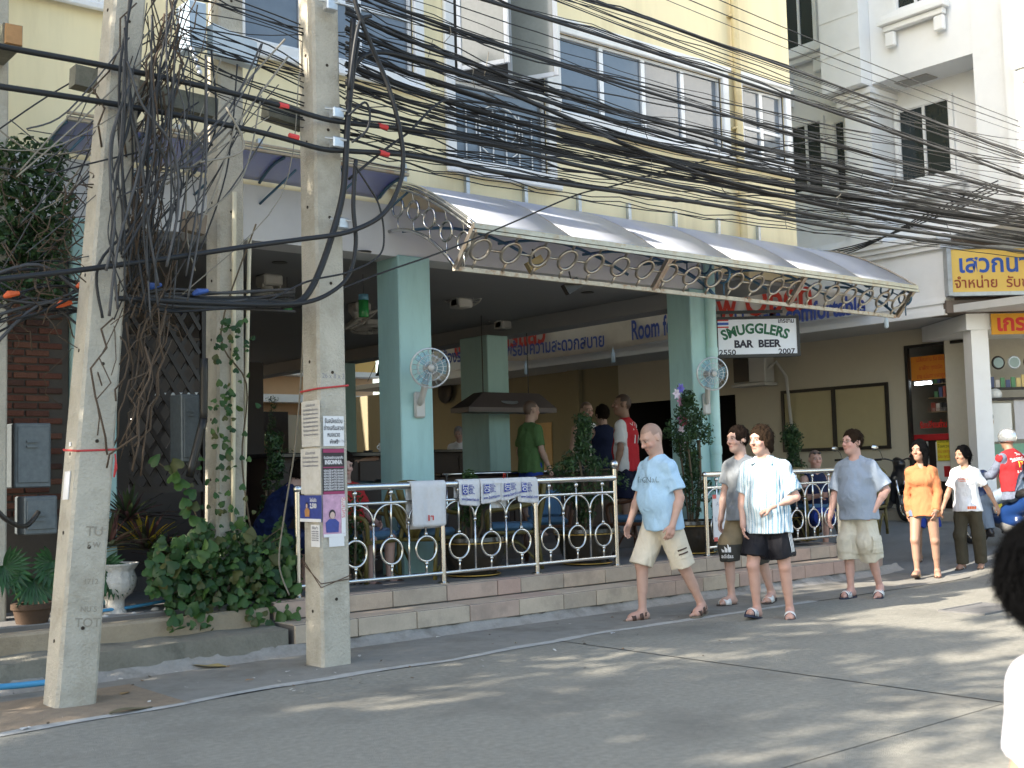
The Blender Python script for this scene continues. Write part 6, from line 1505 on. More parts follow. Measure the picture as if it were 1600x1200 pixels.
# ================================================================== towels on the railing
M_tow = mat('towel_white', (.70, .70, .71), .95, var=.06, vs=25, bump=.5, bs=500, dirt=(.55, .50, .42), ds=9, da=.35)
def towel(xa, xb, drop, back, label, print_=False, seed=0, skew=0.):
    x0, x1 = at(xa, 765, Y=RY).x, at(xb, 765, Y=RY).x; zt = ZT+.955; r = .042; top = zt
    t = empty('towel', (x0, RY, zt), 0, label, 'towel', 'towels drying on the railing'); mb = MB(); n = 30
    L = [drop, PI*r, back]; tot = sum(L)
    def fn(u, v):
        s = v*tot; x = (x1-x0)*u
        rip = .012*math.sin(u*9+seed)+.007*math.sin(u*21+seed*2)
        if s < drop: y = -r-rip*min(1, (drop-s)*6)-.004; z = -(drop-s)+.03*skew*(u-.5)*(drop-s)*10
        elif s < drop+L[1]: a = (s-drop)/r; y = -r*math.cos(a); z = r*math.sin(a)
        else: y = r+rip*.5; z = -(s-drop-L[1])
        if s < .03 or s > tot-.03:
            e = (.03-s if s < .03 else s-(tot-.03)); cut = max(0, abs(u-.5)-.42)
            z += e*cut*6*(1 if s < .03 else 1)
        return (x, y, z)
    mb.grid(fn, 16, n); o = mb.build('cloth', M_tow, t, smooth=True); md = o.modifiers.new('t', 'SOLIDIFY'); md.thickness = .007
    w_ = x1-x0
    def on(u, d, lift=.012): rip = .012*math.sin(u*9+seed)+.007*math.sin(u*21+seed*2); return Vector((w_*u, -r-rip*min(1, d*6)-.004-lift, -d+.03*skew*(u-.5)*d*10))
    def pq(u0, u1, d0, d1, m, nm):
        mb = MB(); mb.grid(lambda a, b: on(u0+(u1-u0)*a, d0+(d1-d0)*b), 4, 3); mb.build(nm, m, o)
    if print_:
        bl = mat('towel_blue_print', (.03, .05, .28), .9, var=.15, vs=20)
        pq(.12, .38, .01, drop*.52, bl, 'print'); 
        def wrap(x, y): return x, y
        vs, fs = text_mesh('HILL', 1., .02); 
        def putr(t_, m, uc, dc, size, rot, width):
            vs, fs = text_mesh(t_, 1., .012); wx = max(v.x for v in vs)-min(v.x for v in vs); cx = (max(v.x for v in vs)+min(v.x for v in vs))/2; mb = MB(); q = []
            for v in vs:
                a, b = (v.x-cx)/wx*width, v.y*size
                if rot: a, b = b, -a
                q.append(on(uc+a/w_, dc-b, .014))
            mb.add(q, fs); mb.build('lettering', m, o)
        putr('LEO', mat('towel_white_print', (.7, .7, .72), .9), .25, drop*.26, .085, True, drop*.40)
        putr('เบียร์', bl, .52, drop*.28, .085, True, drop*.42)
        putr('www.beerthai.com', bl, .5, drop*.72, .045, False, w_*.85)
    else:
        pq(.47, .50, drop-.11, drop-.055, mat('towel_red_print', (.5, .04, .03), .9), 'print'); pq(.52, .59, drop-.105, drop-.095, MATS['towel_red_print'], 'print'); pq(.56, .59, drop-.095, drop-.06, MATS['towel_red_print'], 'print')
    return t
towel(638, 693, .40, .42, 'large plain white towel with a small red mark on the railing', seed=1)
towel(713, 746, .22, .18, 'first of the blue-printed bar towels, nearest the plain towel', True, 2, -.4); towel(747, 778, .20, .18, 'second blue-printed bar towel from the plain towel', True, 3, .5)
towel(779, 812, .17, .15, 'third blue-printed bar towel, the shortest, from the plain towel', True, 4, 1.2); towel(806, 836, .22, .18, 'blue-printed bar towel nearest the middle railing post', True, 5, -.3)
o = towel(768, 795, .02, .26, 'dark blue cloth hanging behind the printed bar towels', False, 6)
# paper notice on the right railing
mb = MB(); a = at(1128, 807, Y=RY-.04); mb.box(a.x-.16, a.x+.16, RY-.045, RY-.035, a.z-.26, a.z+.26); nb_ = mb.build('notice_board', mat('board_white', (.66, .66, .67), .4, var=.06)); tag(nb_, 'white notice board hung on the right railing with red tape corners', 'notice board')
for dx, dz in ((-.15, .25), (-.15, -.25)):
    mb = MB(); mb.box(a.x+dx-.012, a.x+dx+.05, RY-.05, RY-.0455, a.z+dz-.035, a.z+dz+.012); mb.build('tape', mat('red_tape', (.6, .12, .10), .6), nb_)
for t_, dz in (('Arsenal', .15), ('vs', .06), ('Liverpool', -.03)): put_text('lettering', t_, mat('pen_grey', (.35, .36, .42), .7), nb_, (a.x, RY-.047, a.z+dz), (1, 0, 0), (0, 0, 1), .07, shear=.2)
# ================================================================== inside the bar
M_blkt = mat('black_laminate', (.012, .011, .011), .25, var=.1, spec=.6); M_brn = mat('brown_counter', (.045, .028, .020), .5, var=.2, vs=6)
def counter(label, xa, xb, yt, Y, depth, thick=.05, m=M_brn, mt=M_blkt, z0=ZI, name='bar_counter'):
    a = at(xa, yt, Y=Y); b = at(xb, yt, Y=Y); o = empty(name, (0, 0, 0), 0, label, 'counter'); zt = (a.z+b.z)/2
    mb = MB(); mb.box(a.x-.05, b.x+.05, Y-.06, Y+depth+.05, zt-thick, zt, .008); mb.build('top', mt, o)
    mb = MB(); mb.box(a.x, b.x, Y+.05, Y+depth, z0, zt-thick-.002); mb.build('front', m, o)
    n = max(2, int((b.x-a.x)/.55))
    for k in range(n):
        x0 = a.x+(b.x-a.x)*k/n; mb = MB(); mb.box(x0+.015, x0+(b.x-a.x)/n-.015, Y+.03, Y+.048, z0+.1, zt-thick-.05, .005); d_ = mb.build('door_panel', m, o)
        mb = MB(); mb.sphere((x0+(.06 if k % 2 else (b.x-a.x)/n-.06), Y+.02, zt-.16), .014, 8, 6); mb.build('knob', M_chr, d_)
    return o, zt, a, b
_, zc1, a1_, b1_ = counter('near black counter with the mug and water bottle behind the poster pole', 420, 628, 707, 11.35, .5)
_, zc2, a2_, b2_ = counter('dark counter with cabinet doors in front of the old man', 670, 764, 702, 16.6, .6)
_, zc3, a3_, b3_ = counter('low dark counter with a chrome edge in the middle of the bar', 690, 955, 735, 12.9, .6)
mb = MB(); mb.tube([(a3_.x-.05, 12.80, zc3-.02), (b3_.x+.05, 12.80, zc3-.02)], .02, 8)
for k in range(4):
    x = a3_.x+(b3_.x-a3_.x)*k/3; mb.tube([(x, 12.80, ZI), (x, 12.80, zc3-.02)], .018, 8)
tag(mb.build('chrome_rail', M_chr, smooth=True), 'chrome rail with legs along the middle counter', 'rail')
# things on the near counter
mg = at(598, 706, Y=11.42); o = empty('mug', (mg.x, mg.y, zc1), 0, 'white mug standing on the near counter', 'mug')
mb = MB(); mb.lathe([(.0, 0), (.042, 0), (.045, .01), (.045, .105), (.040, .105), (.040, .012), (0, .012)], n=18); mb.build('cup', M_wht, o, smooth=True, angle=40)
mb = MB(); mb.tube([(-.045-.03*math.sin(t*PI/8), 0, .025+.06*t/8) for t in range(9)], .007, 6); mb.build('handle', M_wht, o, smooth=True)
bt = at(613, 706, Y=11.42); o = empty('water_bottle', (bt.x, bt.y, zc1), 0, 'clear water bottle with blue cap beside the mug', 'bottle')
mb = MB(); mb.lathe([(.03, 0), (.034, .01), (.034, .16), (.030, .19), (.014, .225), (.014, .235)], n=14); mb.build('bottle_body', mat('pet_blue', (.40, .60, .72), .1, var=.05, alpha=.55), o, smooth=True)
mb = MB(); mb.lathe([(.016, .235), (.016, .26), (0, .26)], n=12); mb.build('cap', M_bblue, o); mb = MB(); mb.lathe([(.0345, .09), (.0345, .15)], n=14); mb.build('bottle_label', mat('label_blue', (.05, .2, .6), .5), o)
for (px, Y, lb) in ((575, 11.42, 'small ashtray on the near counter by the mug'),):
    a = at(px, 706, Y=Y); mb = MB(); mb.lathe([(.05, 0), (.06, .02), (.05, .02), (.045, .008), (0, .008)], (a.x, a.y, zc1), 14); tag(mb.build('ashtray', M_blk, smooth=True), lb, 'ashtray')
# stools
def stool(px, py, Y, label):
    a = at(px, py, Y=Y); o = empty('bar_stool', (a.x, a.y, ZI), 0, label, 'stool', 'bar stools at the near counter'); h = a.z-ZI
    mb = MB(); mb.lathe([(0, h-.09), (.17, h-.09), (.185, h-.07), (.185, h-.02), (.17, h), (0, h+.005)], n=20); mb.build('seat', mat('green_black_vinyl', (.012, .022, .022), .35, var=.1), o, smooth=True, angle=50)
    mb = MB(); mb.lathe([(.186, h-.10), (.19, h-.088)], n=20); mb.build('seat_trim', M_chr, o); mb = MB(); mb.tube([(0, 0, .03), (0, 0, h-.09)], .03, 10); mb.lathe([(.2, 0), (.2, .015), (.04, .05)], n=18); mb.ring((0, 0, h*.4), (0, 0, 1), .14, .012, 18, 6); mb.build('stem', M_chr, o, smooth=True)
stool(612, 748, 10.95, 'round dark bar stool touching the front pillar'); stool(560, 752, 10.95, 'round dark bar stool beside the poster pole'); stool(520, 752, 10.98, 'round dark bar stool hidden behind the poster pole')
# hood
hd = empty('cooker_hood', (0, 0, 0), 0, 'dark trapezoid extractor hood hanging over the counter', 'hood'); Yh = 13.6
A_ = [at(*p, Y=Yh) for p in ((733, 641), (870, 641), (850, 614), (763, 614))]; zb_, zt_ = A_[0].z-.02, A_[2].z; x0, x1, xa, xb = A_[0].x, A_[1].x, A_[3].x, A_[2].x
mb = MB(); vs = [(x0, Yh, zb_), (x1, Yh, zb_), (x1, Yh+.45, zb_), (x0, Yh+.45, zb_), (x0, Yh, zb_+.07), (x1, Yh, zb_+.07), (x1, Yh+.45, zb_+.07), (x0, Yh+.45, zb_+.07), (xa, Yh+.12, zt_), (xb, Yh+.12, zt_), (xb, Yh+.35, zt_), (xa, Yh+.35, zt_)]
mb.add(vs, [(0, 1, 5, 4), (1, 2, 6, 5), (2, 3, 7, 6), (3, 0, 4, 7), (4, 5, 9, 8), (5, 6, 10, 9), (6, 7, 11, 10), (7, 4, 8, 11), (8, 9, 10, 11), (3, 2, 1, 0)]); mb.build('canopy_body', mat('hood_brown', (.085, .068, .064), .45, .3, var=.12), hd)
for x in (xa+.1, xb-.1):
    mb = MB(); mb.tube([(x, Yh+.25, zt_), (x, Yh+.25, ZC)], .008, 5); mb.build('hanger_wire', M_blk, hd)
mb = MB(); mb.lathe([(0, 0), (.10, 0), (.10, .006), (0, .006)], ((x0+x1)/2-.05, Yh+.045, (zb_+zt_)/2+.02), 20, (0, -1, .55)); mb.v = [(((x0+x1)/2-.05)+(x-((x0+x1)/2-.05))*1.6, y, (zb_+zt_)/2+(z-(zb_+zt_)/2)*.45) for x, y, z in mb.v]; mb.build('badge', M_gal, hd)
# back and left walls, lattice
mb = MB(); xe = at(412, 650, Y=15).x; mb.box(2.3, xe, 15, 15.15, ZI, at(400, 566, Y=15).z); tag(mb.build('back_partition', mat('partition_brown', (.030, .020, .017), .6, var=.2)), 'dark brown partition at the back of the bar on the left', 'partition')
mb = MB(); mb.box(2.25, 2.4, YF+.36, 24, .3, ZC); tag(mb.build('side_partition', mat('side_green', (.10, .16, .13), .7, var=.1)), 'dark green side wall of the bar behind the lattice', 'wall')
lx0_, lx1_ = P0b+.02, at(322, 620, Y=YF+.15).x; lz0, lz1 = at(250, 765, Y=YF+.15).z, at(250, 478, Y=YF+.15).z
lat = empty('lattice_screen', (0, 0, 0), 0, 'dark wooden diagonal lattice screen left of the second pole', 'screen')
mb = MB(); yl = YF+.15
mb.box(lx0_, lx0_+.16, yl-.03, yl+.03, lz0-.4, lz1+.03); mb.box(lx1_-.05, lx1_, yl-.03, yl+.03, lz0-.4, lz1+.03); mb.box(lx0_+.16, lx1_-.05, yl-.028, yl+.028, lz1-.03, lz1+.03); mb.box(lx0_+.16, lx1_-.05, yl-.028, yl+.028, lz0-.03, lz0+.03); mb.build('frame', M_dark, lat)
p_ = .155; W_, Hh = lx1_-.05-lx0_-.16, lz1-lz0; xl = lx0_+.16
for s in (1, -1):
    k = -int(Hh*.62/p_)-2
    while k*p_ < W_+Hh*.62:
        # slat: x = k*p + s*.62*z
        pts = []
        for z in np.linspace(0, Hh, 60):
            x = (k*p_+.62*z) if s > 0 else (W_-k*p_-.62*z)
            if 0 <= x <= W_: pts.append((x, z))
        if len(pts) > 2:
            (xa_, za), (xb_2, zb2) = pts[0], pts[-1]; mb = MB(); mb.beam((xl+xa_, yl+(.012 if s > 0 else -.012), lz0+za), (xl+xb_2, yl+(.012 if s > 0 else -.012), lz0+zb2), .018, .042, up=(0, 1, 0)) if False else mb.beam((xl+xa_, yl+.011*s, lz0+za), (xl+xb_2, yl+.011*s, lz0+zb2), .04, .018, up=(0, 1, 0)); mb.build('slat', M_dark, lat)
        k += 1
# big dark lower panel behind lattice and roller
mb = MB(); mb.box(P0b+.02, at(385, 600, Y=12).x, 12, 12.06, ZI, 3.0); tag(mb.build('dark_screen', M_brn), 'tall dark brown screen just behind the lattice', 'screen')
a = at(240, 616, Y=11.5); b = at(311, 615, Y=11.5); mb = MB(); mb.tube([a, b], .014, 8); tag(mb.build('tube_lamp', M_wht), 'thin white tube lamp behind the lattice', 'lamp')
a = at(204, 664, Y=11.3); o = empty('small_lamp', a, 0, 'tiny bright candle-shaped lamp glowing behind the lattice', 'lamp'); mb = MB(); mb.lathe([(.0, -.04), (.022, -.03), (.028, 0), (.012, .05), (0, .07)], n=12); mb.build('flame_bulb', mat('bulb_glow', (1, .95, .9), .4, var=0, emit=(1, .93, .85, 4)), o, smooth=True)
mb = MB(); mb.tube([(0, 0, -.04), (0, 0, -.10), (0, .64, -.10)], .01, 6); mb.build('bracket', M_blk, o)
# ---- fans
M_fanw = mat('fan_cream', (.50, .49, .46), .5, var=.05); M_cage = mat('fan_wire', (.62, .64, .66), .3, .6, var=.05); M_blade = mat('fan_blade', (.22, .42, .52), .2, var=.03, alpha=.55)
def fan_head(o, c, ax, R, blade=M_blade, wire=M_cage, nw=20):
    ax = Vector(ax).normalized(); u = ax.orthogonal().normalized(); v = ax.cross(u); c = Vector(c); mb = MB()
    for rr in (R, R*.66, R*.33):
        for s in (1, -1): mb.ring(c+ax*s*(.05*(1-(rr/R)**2)+.012), ax, rr, .0035, 28, 4)
    mb.ring(c, ax, R+.004, .010, 32, 6)
    for k in range(nw):
        a = 2*PI*k/nw; d = u*math.cos(a)+v*math.sin(a)
        for s in (1, -1): mb.tube([c+ax*s*.062+d*R*.12, c+ax*s*.05+d*R*.5, c+ax*s*.012+d*R], .0026, 3)
    mb.build('cage', wire, o, smooth=True)
    for k in range(3):
        a = 2*PI*k/3+.4; mb = MB()
        def fn(p, q_): rr = R*(.14+.76*p); an = a+(q_-.5)*(1.25-.3*p); return c+(u*math.cos(an)+v*math.sin(an))*rr+ax*((q_-.5)*.05)
        mb.grid(fn, 6, 6); mb.build('blade', blade, o, smooth=True)
    mb = MB(); mb.lathe([(0, .075), (R*.15, .072), (R*.2, .055)], c, 16, ax); mb.build('hub', M_fanw, o, smooth=True)
    mb = MB(); mb.lathe([(R*.16, -.02), (R*.26, -.06), (R*.24, -.20), (R*.1, -.24), (0, -.24)], c, 16, ax); mb.build('motor', M_fanw, o, smooth=True)
def wall_fan(px, py, rpx, Y, wallp, label):
    c = at(px, py, Y=Y); R = rpx/FPX*(c-CAMP).dot(_F); o = empty('wall_fan', c, 0, label, 'fan')
    fan_head(o, (0, 0, 0), (-.45, -.9, -.05), R); mb = MB(); w_ = Vector(wallp)-c
    mb.tube(smooth_path([(.08, .14, -.02), (w_.x*.7, w_.y*.7, -.30), (w_.x, w_.y-.02, -.34)], 6), .035, 8); mb.box(w_.x-.07, w_.x+.07, w_.y-.05, w_.y, -.5, -.22, .02); mb.build('mount', M_fanw, o, smooth=True, angle=40)
wall_fan(672, 575, 30, 9.95, (P1x+.22, YF-.06, 0), 'round wall fan with blue blades on the middle front pillar')
wall_fan(1113, 584, 25, 9.95, (P3x+.22, YF-.06, 0), 'round wall fan with blue blades on the right front pillar')
def ceil_fan(px, py, Y, label, tilt):
    c = at(px, py, Y=Y); o = empty('ceiling_fan', c, 0, label, 'fan', 'orbit fans under the bar ceiling'); zt = ZC-c.z
    mb = MB(); mb.box(-.12, .12, -.12, .12, zt-.13, zt-.003, .02); mb.tube([(0, 0, zt-.13), (0, 0, .22)], .02, 8)
    for s in (-1, 1): mb.box(s*.12-.02*s, s*.12, -.06, .06, .12, zt-.1)
    mb.build('housing', M_fanw, o); fan_head(o, (0, 0, .0), tilt, .27, M_fanw, M_fanw, 22)
for i, (px, py, Y, tl) in enumerate(((720, 462, 12.6, (-.35, -.25, -.9)), (787, 488, 14.2, (.4, -.3, -.86)), (562, 500, 13.6, (.45, -.2, -.88)), (421, 466, 12.2, (.1, -.2, -.95)), (577, 515, 15.0, (.0, -.1, -1)))):
    ceil_fan(px, py, Y, ['cream orbit fan on the ceiling just right of the middle pillar', 'cream orbit fan above the back pillar', 'cream orbit fan behind the green hanging lantern', 'cream orbit fan between the two rear poles', 'dark-looking orbit fan deepest in the bar'][i], tl)
# lanterns
for px, py, Y, hpx, lb in ((568, 478, 11.6, 36, 'green and blue glass lantern hanging left of the middle pillar'), (449, 480, 12.2, 14, 'green glass lantern hanging beside the poster pole')):
    c = at(px, py, Y=Y); h = hpx/FPX*(c-CAMP).dot(_F); o = empty('lantern', c, 0, lb, 'lantern'); mb = MB(); mb.tube([(0, 0, h/2), (0, 0, ZC-c.z)], .004, 4); mb.build('cord', M_blk, o)
    mb = MB(); mb.lathe([(.0, -h/2), (.055, -h/2), (.06, -h/2+.01), (.06, h*.25)], n=18); mb.build('green_glass', mat('lantern_green', (.04, .28, .08), .2, var=.1), o, smooth=True); mb = MB(); mb.lathe([(.0602, h*.25), (.06, h/2), (.0, h/2)], n=18); mb.build('blue_glass', mat('lantern_blue', (.15, .35, .5), .2, var=.1), o, smooth=True)
# bell, far round vent, downlights, spotlights
c = at(597, 572, Y=12.5); o = empty('brass_bell', c, 0, 'dark bell hanging left of the middle pillar', 'bell'); mb = MB(); mb.lathe([(.09, -.12), (.065, -.08), (.05, .02), (.02, .06), (0, .06)], n=16); mb.build('bell_body', M_dark, o, smooth=True); mb = MB(); mb.tube([(0, 0, .06), (0, 0, ZC-c.z)], .005, 4); mb.tube([(0, 0, .2), (-.22, 0, -.2)], .004, 4); mb.build('cord', M_blk, o)
c = at(697, 612, X=XW-.1); mb = MB(); mb.lathe([(0, 0), (.30, 0), (.32, .03), (.30, .06), (.0, .05)], c, 20, (-1, 0, 0)); tag(mb.build('round_vent', M_dark, smooth=True), 'dark round vent on the far lane wall left of the back pillar', 'vent')
for px, py in ((437, 410), (568, 393), (918, 457), (1110, 480)):
    c = at(px, py, Z=ZC-.006); mb = MB(); mb.lathe([(.055, 0), (.085, 0), (.085, -.006), (.055, -.006)], c, 16); mb.lathe([(0, -.001), (.055, -.001)], c, 16); tag(mb.build('downlight', M_blk), 'small unlit downlight in the bar ceiling', 'downlight', 'downlights in the bar ceiling')
for px, py, m_, lb in ((836, 413, mat('lamp_tan', (.40, .30, .14), .5, var=.1), 'tan floodlight fixed under the awning rings'), (893, 447, M_blk, 'small black spotlight hanging from the awning bottom rail')):
    c = at(px, py, Y=9.3); o = empty('spotlight', c, 0, lb, 'spotlight'); mb = MB(); mb.obox((0, 0, 0), Vector((.8, -.3, .5)).normalized(), Vector((.35, .94, 0)).normalized(), Vector((-.47, .17, .86)).normalized(), .09, .05, .06); mb.build('lamp_body', m_, o); mb = MB(); mb.tube([(0, 0, .05), (-.03, 0, .16)], .01, 6); mb.build('bracket', M_blk, o)
mb = MB(); c = at(1385, 505, Y=9.1); mb.lathe([(.02, .07), (.03, .03), (.03, -.05), (.02, -.07)], c, 10); mb.tube([c+UP*.07, (c.x, CYB, ZBt)], .004, 4); tag(mb.build('hanging_bottle', MATS['clear_bottle'], smooth=True), 'small clear bottle hanging from the right end of the awning', 'bottle')
# ---- rattan chairs with blue cushions
M_rat = mat('olive_rattan', (.13, .105, .028), .5, var=.2, vs=14); M_ratb = mat('brown_rattan', (.085, .038, .02), .45, var=.2, vs=14); M_cus = mat('blue_cushion', (.07, .15, .25), .9, var=.1, vs=8)
def chair(x, y, face, m, label):
    f2 = Vector(face).normalized(); o = empty('rattan_chair', (x, y, ZT), math.atan2(f2.y, f2.x)+PI/2, label, 'chair', 'rattan chairs on the terrace')
    for sx in (-1, 1):
        for sy in (-1, 1):
            mb = MB(); mb.tube([(sx*.26, sy*.24, .0), (sx*.25, sy*.24, .42)] if sy < 0 else [(sx*.24, .30, 0), (sx*.24, .25, .42)], .022, 8); mb.build('leg', m, o, smooth=True)
        mb = MB(); mb.tube(smooth_path([(sx*.25, -.26, .40), (sx*.29, -.26, .62), (sx*.30, .0, .66), (sx*.27, .27, .72)], 5), .022, 8); mb.tube(smooth_path([(sx*.26, -.2, .05), (sx*.27, 0, .30), (sx*.25, .25, .08)], 5), .014, 6); mb.build('arm', m, o, smooth=True)
    mb = MB(); mb.tube([(-.27, -.27, .40), (.27, -.27, .40), (.25, .27, .40), (-.25, .27, .40)], .02, 8, closed=True); mb.build('seat_frame', m, o)
    mb = MB(); mb.tube(smooth_path([(-.25, .26, .40), (-.29, .31, .70), (-.20, .35, .92), (0, .37, .98), (.20, .35, .92), (.29, .31, .70), (.25, .26, .40)], 5), .024, 8); mb.build('back_frame', m, o, smooth=True)
    for k in range(7):
        a = (k-3)*.30; mb = MB(); mb.grid(lambda u, v: (math.sin(a)*(.05+.30*v*(1 if abs(k-3) < 3 else .85))+(u-.5)*(.03+.05*v), .28+.08*v, .42+.50*v*math.cos(a*.75)), 2, 6); s_ = mb.build('back_slat', m, o, smooth=True); md = s_.modifiers.new('t', 'SOLIDIFY'); md.thickness = .012
    mb = MB(); mb.box(-.24, .24, -.25, .22, .42, .50, .03); mb.build('seat_cushion', M_cus, o)
    mb = MB(); mb.box(-.2, .2, .20, .27, .50, .82, .03); mb.build('back_cushion', M_cus, o)
def chp(px, py, Y): return at(px, py, Y=Y).x
chair(chp(590, 800, 10.1)-.1, 10.2, (.3, -1), M_rat, 'olive rattan chair with the sitter beside the front pole')
chair(chp(668, 800, 10.0), 10.05, (.9, .5), M_rat, 'olive rattan chair behind the plain white towel')
chair(chp(800, 800, 10.1), 10.1, (-.8, .6), M_rat, 'olive fan-backed chair behind the printed towels'); chair(chp(862, 800, 10.6), 10.7, (-.6, -.8), M_ratb, 'brown rattan chair left of the big potted shrub')
chair(chp(990, 800, 10.1), 10.0, (-.2, 1), M_ratb, 'brown fan-backed chair right beside the railing gap'); chair(chp(1275, 790, 9.95), 10.0, (-.4, -1), M_rat, 'olive rattan chair of the tanned man behind the right railing'); chair(chp(1345, 790, 10.05), 10.0, (-.9, -.3), M_rat, 'olive rattan chair at the right end of the right railing')
# cocktail glasses etc. on a small table by the right railing
tb = empty('round_table', (chp(1225, 800, 10.1), 10.1, ZT), 0, 'small dark round table behind the right railing', 'table'); mb = MB(); mb.lathe([(0, .70), (.34, .70), (.35, .715), (.34, .73), (0, .73)], n=24); mb.build('table_top', M_dark, tb); mb = MB(); mb.lathe([(.2, 0), (.2, .02), (.03, .05), (.03, .70)], n=14); mb.build('pedestal', M_blk, tb)
# ---- air conditioner on the far wall
c = at(1170, 577, X=XW-.35); o = empty('air_conditioner', (XW-.35, c.y, c.z), 0, 'outdoor air conditioner unit on the cream lane wall under the bar sign', 'air conditioner')
mb = MB(); mb.box(0, .3, -.4, .4, -.28, .28, .02); mb.build('casing', M_fanw, o); mb = MB(); mb.box(-.012, -.002, .0, .38, -.25, .25); mb.build('grille', M_blk, o); mb = MB(); mb.box(-.05, .35, -.42, .42, -.34, -.285); mb.tube([(.1, -.4, 0), (.1, -.6, .1), (.2, -.75, -.2), (.3, -.75, -1.2)], .03, 6); mb.build('bracket', M_fanw, o)
# ================================================================== posters on the front pole
hw = .131
pole_x0 = b3.x+.12; pole_y0 = b3.y+.12
def paper(face, xa, xb, ya, yb, m, lines=None, name='poster', lift=.004, col=None, par=None):
    """sheet glued on the pole: face 'X' (left, towards -X) or 'Y' (right, towards the road)"""
    if face == 'Y':
        Y = pole_y0-hw-lift; a = at(xa, ya, Y=Y); b = at(xb, yb, Y=Y); mb = MB(); mb.box(a.x, b.x, Y-.002, Y, b.z, a.z); o = mb.build(name, m, par or po3_root); ctr = Vector(((a.x+b.x)/2, Y-.004, (a.z+b.z)/2)); xd = Vector((1, 0, 0)); w_ = b.x-a.x
    else:
        X = pole_x0-hw-lift; a = at(xa, ya, X=X); b = at(xb, yb, X=X); mb = MB(); mb.box(X-.002, X, b.y, a.y, b.z, a.z); o = mb.build(name, m, par or po3_root); ctr = Vector((X-.004, (a.y+b.y)/2, (a.z+b.z)/2)); xd = Vector((0, -1, 0)); w_ = a.y-b.y
    return o, ctr, xd, abs(w_), abs(a.z-b.z)
po3_root = empty('posters', (0, 0, 0), 0, 'paper notices and bills pasted around the front concrete pole', 'posters')
M_pap = mat('old_paper', (.56, .54, .49), .9, var=.12, vs=18, dirt=(.42, .38, .30), ds=14, da=.5); M_papw = mat('white_paper', (.68, .68, .68), .9, var=.06, vs=14); M_ink = mat('ink_black', (.03, .03, .035), .8, var=.1); M_inkg = mat('ink_grey', (.22, .22, .24), .8)
def rows(o, c, xd, w_, h, items, m):
    for t_, v, s, wf in items: put_text('lettering', t_, m, o, c+Vector((0, 0, v*h)), xd, (0, 0, 1), s, .0008, width=w_*wf)
L4 = [('ประกาศ', .40, .03, .5)]+[('รับสมัครพนักงานร้านอาหาร', .30-.09*k, .020, .78) for k in range(7)]
o, c, xd, w_, h = paper('X', 471, 501, 628, 697, M_pap); rows(o, c, xd, w_, h, L4, M_inkg)
o, c, xd, w_, h = paper('X', 470, 502, 702, 772, M_pap); rows(o, c, xd, w_, h, L4[:4], M_inkg)
o, c, xd, w_, h = paper('Y', 504.5, 537.5, 650, 697, M_papw); rows(o, c, xd, w_, h, [('รับสมัครด่วน', .33, .05, .85), ('ช่างเสริมสวย', .10, .05, .95), ('หมอนวด', -.12, .05, .6), ('พักฟรี', -.36, .045, .4), ], M_ink); put_text('lettering', '081 7567', M_inkg, o, c+Vector((.07, 0, -.34*h)), xd, (0, 0, 1), .028, width=.08)
M_pdk = mat('print_dark', (.030, .022, .026), .5, var=.15); M_pmag = mat('print_magenta', (.28, .03, .10), .5, var=.15); M_pblu = mat('print_blue', (.04, .06, .25), .5, var=.3, vs=25); M_ppink = mat('print_pink', (.52, .30, .42), .5, var=.35, vs=22)
o, c, xd, w_, h = paper('Y', 503.5, 538.5, 701, 772, M_pdk); rows(o, c, xd, w_, h, [('รับสมัครพนักงานกลางคืน', .30, .028, .9)]+[('พนักงานเสิร์ฟ แคชเชียร์ บาร์เทนเดอร์', .02-.058*k, .024, .92) for k in range(8)], mat('ink_white', (.62, .60, .60), .7)); put_text('lettering', 'INSOMNIA', MATS['ink_white'], o, c+Vector((0, 0, .20*h)), xd, (0, 0, 1), .045, .0025, width=w_*.8)
for v, hh in ((.45, .04), (-.46, .03), (.09, .012)):
    mb = MB(); mb.obox(c+Vector((0, 0, v*h))+Vector((0, -.001, 0)), xd, Vector((0, 1, 0)), Vector((0, 0, 1)), w_*.49, .001, hh*h); mb.build('print_band', M_pmag, o)
def figure_print(o, c, xd, nrm, sz, shirt, off=.0015):
    """printed half figure: torso, face, hair as flat ink"""
    up_ = Vector((0, 0, 1)); mb = MB(); pl = [(-.5, -.9), (.5, -.9), (.55, -.2), (.25, .05), (-.25, .05), (-.55, -.2)]; mb.add([c+xd*x*sz+up_*y*sz+nrm*off for x, y in pl], [tuple(range(6))]); mb.build('print', shirt, o)
    for r, cy, m_, e in ((.27, .38, M_ink, 1.1), (.20, .30, mat('print_face', (.55, .40, .34), .6), 2.0)):
        mb = MB(); mb.add([c+xd*(r*sz*math.cos(a*PI/8))+up_*(cy*sz+r*1.25*sz*math.sin(a*PI/8))+nrm*off*(1+e) for a in range(16)], [tuple(range(16))]); mb.build('print', m_, o)
o, c, xd, w_, h = paper('X', 469, 503, 774, 816, M_pblu, lift=.006); n_ = Vector((-1, 0, 0)); figure_print(o, c-xd*.05, xd, n_, .07, mat('print_amber', (.45, .22, .08), .6, var=.3, vs=30)); put_text('lettering', '2,500', M_papw, o, c+xd*.045+Vector((0, 0, .02))+n_*.002, xd, (0, 0, 1), .05, .002, width=.10); put_text('lettering', 'โปรโมชั่น', M_papw, o, c+xd*.045+Vector((0, 0, .065))+n_*.002, xd, (0, 0, 1), .035, .001, width=.10)
mb = MB(); mb.obox(c+Vector((0, 0, -h*.44))+n_*.002, xd, Vector((1, 0, 0)), Vector((0, 0, 1)), w_*.49, .001, h*.06); mb.build('print_band', M_papw, o)
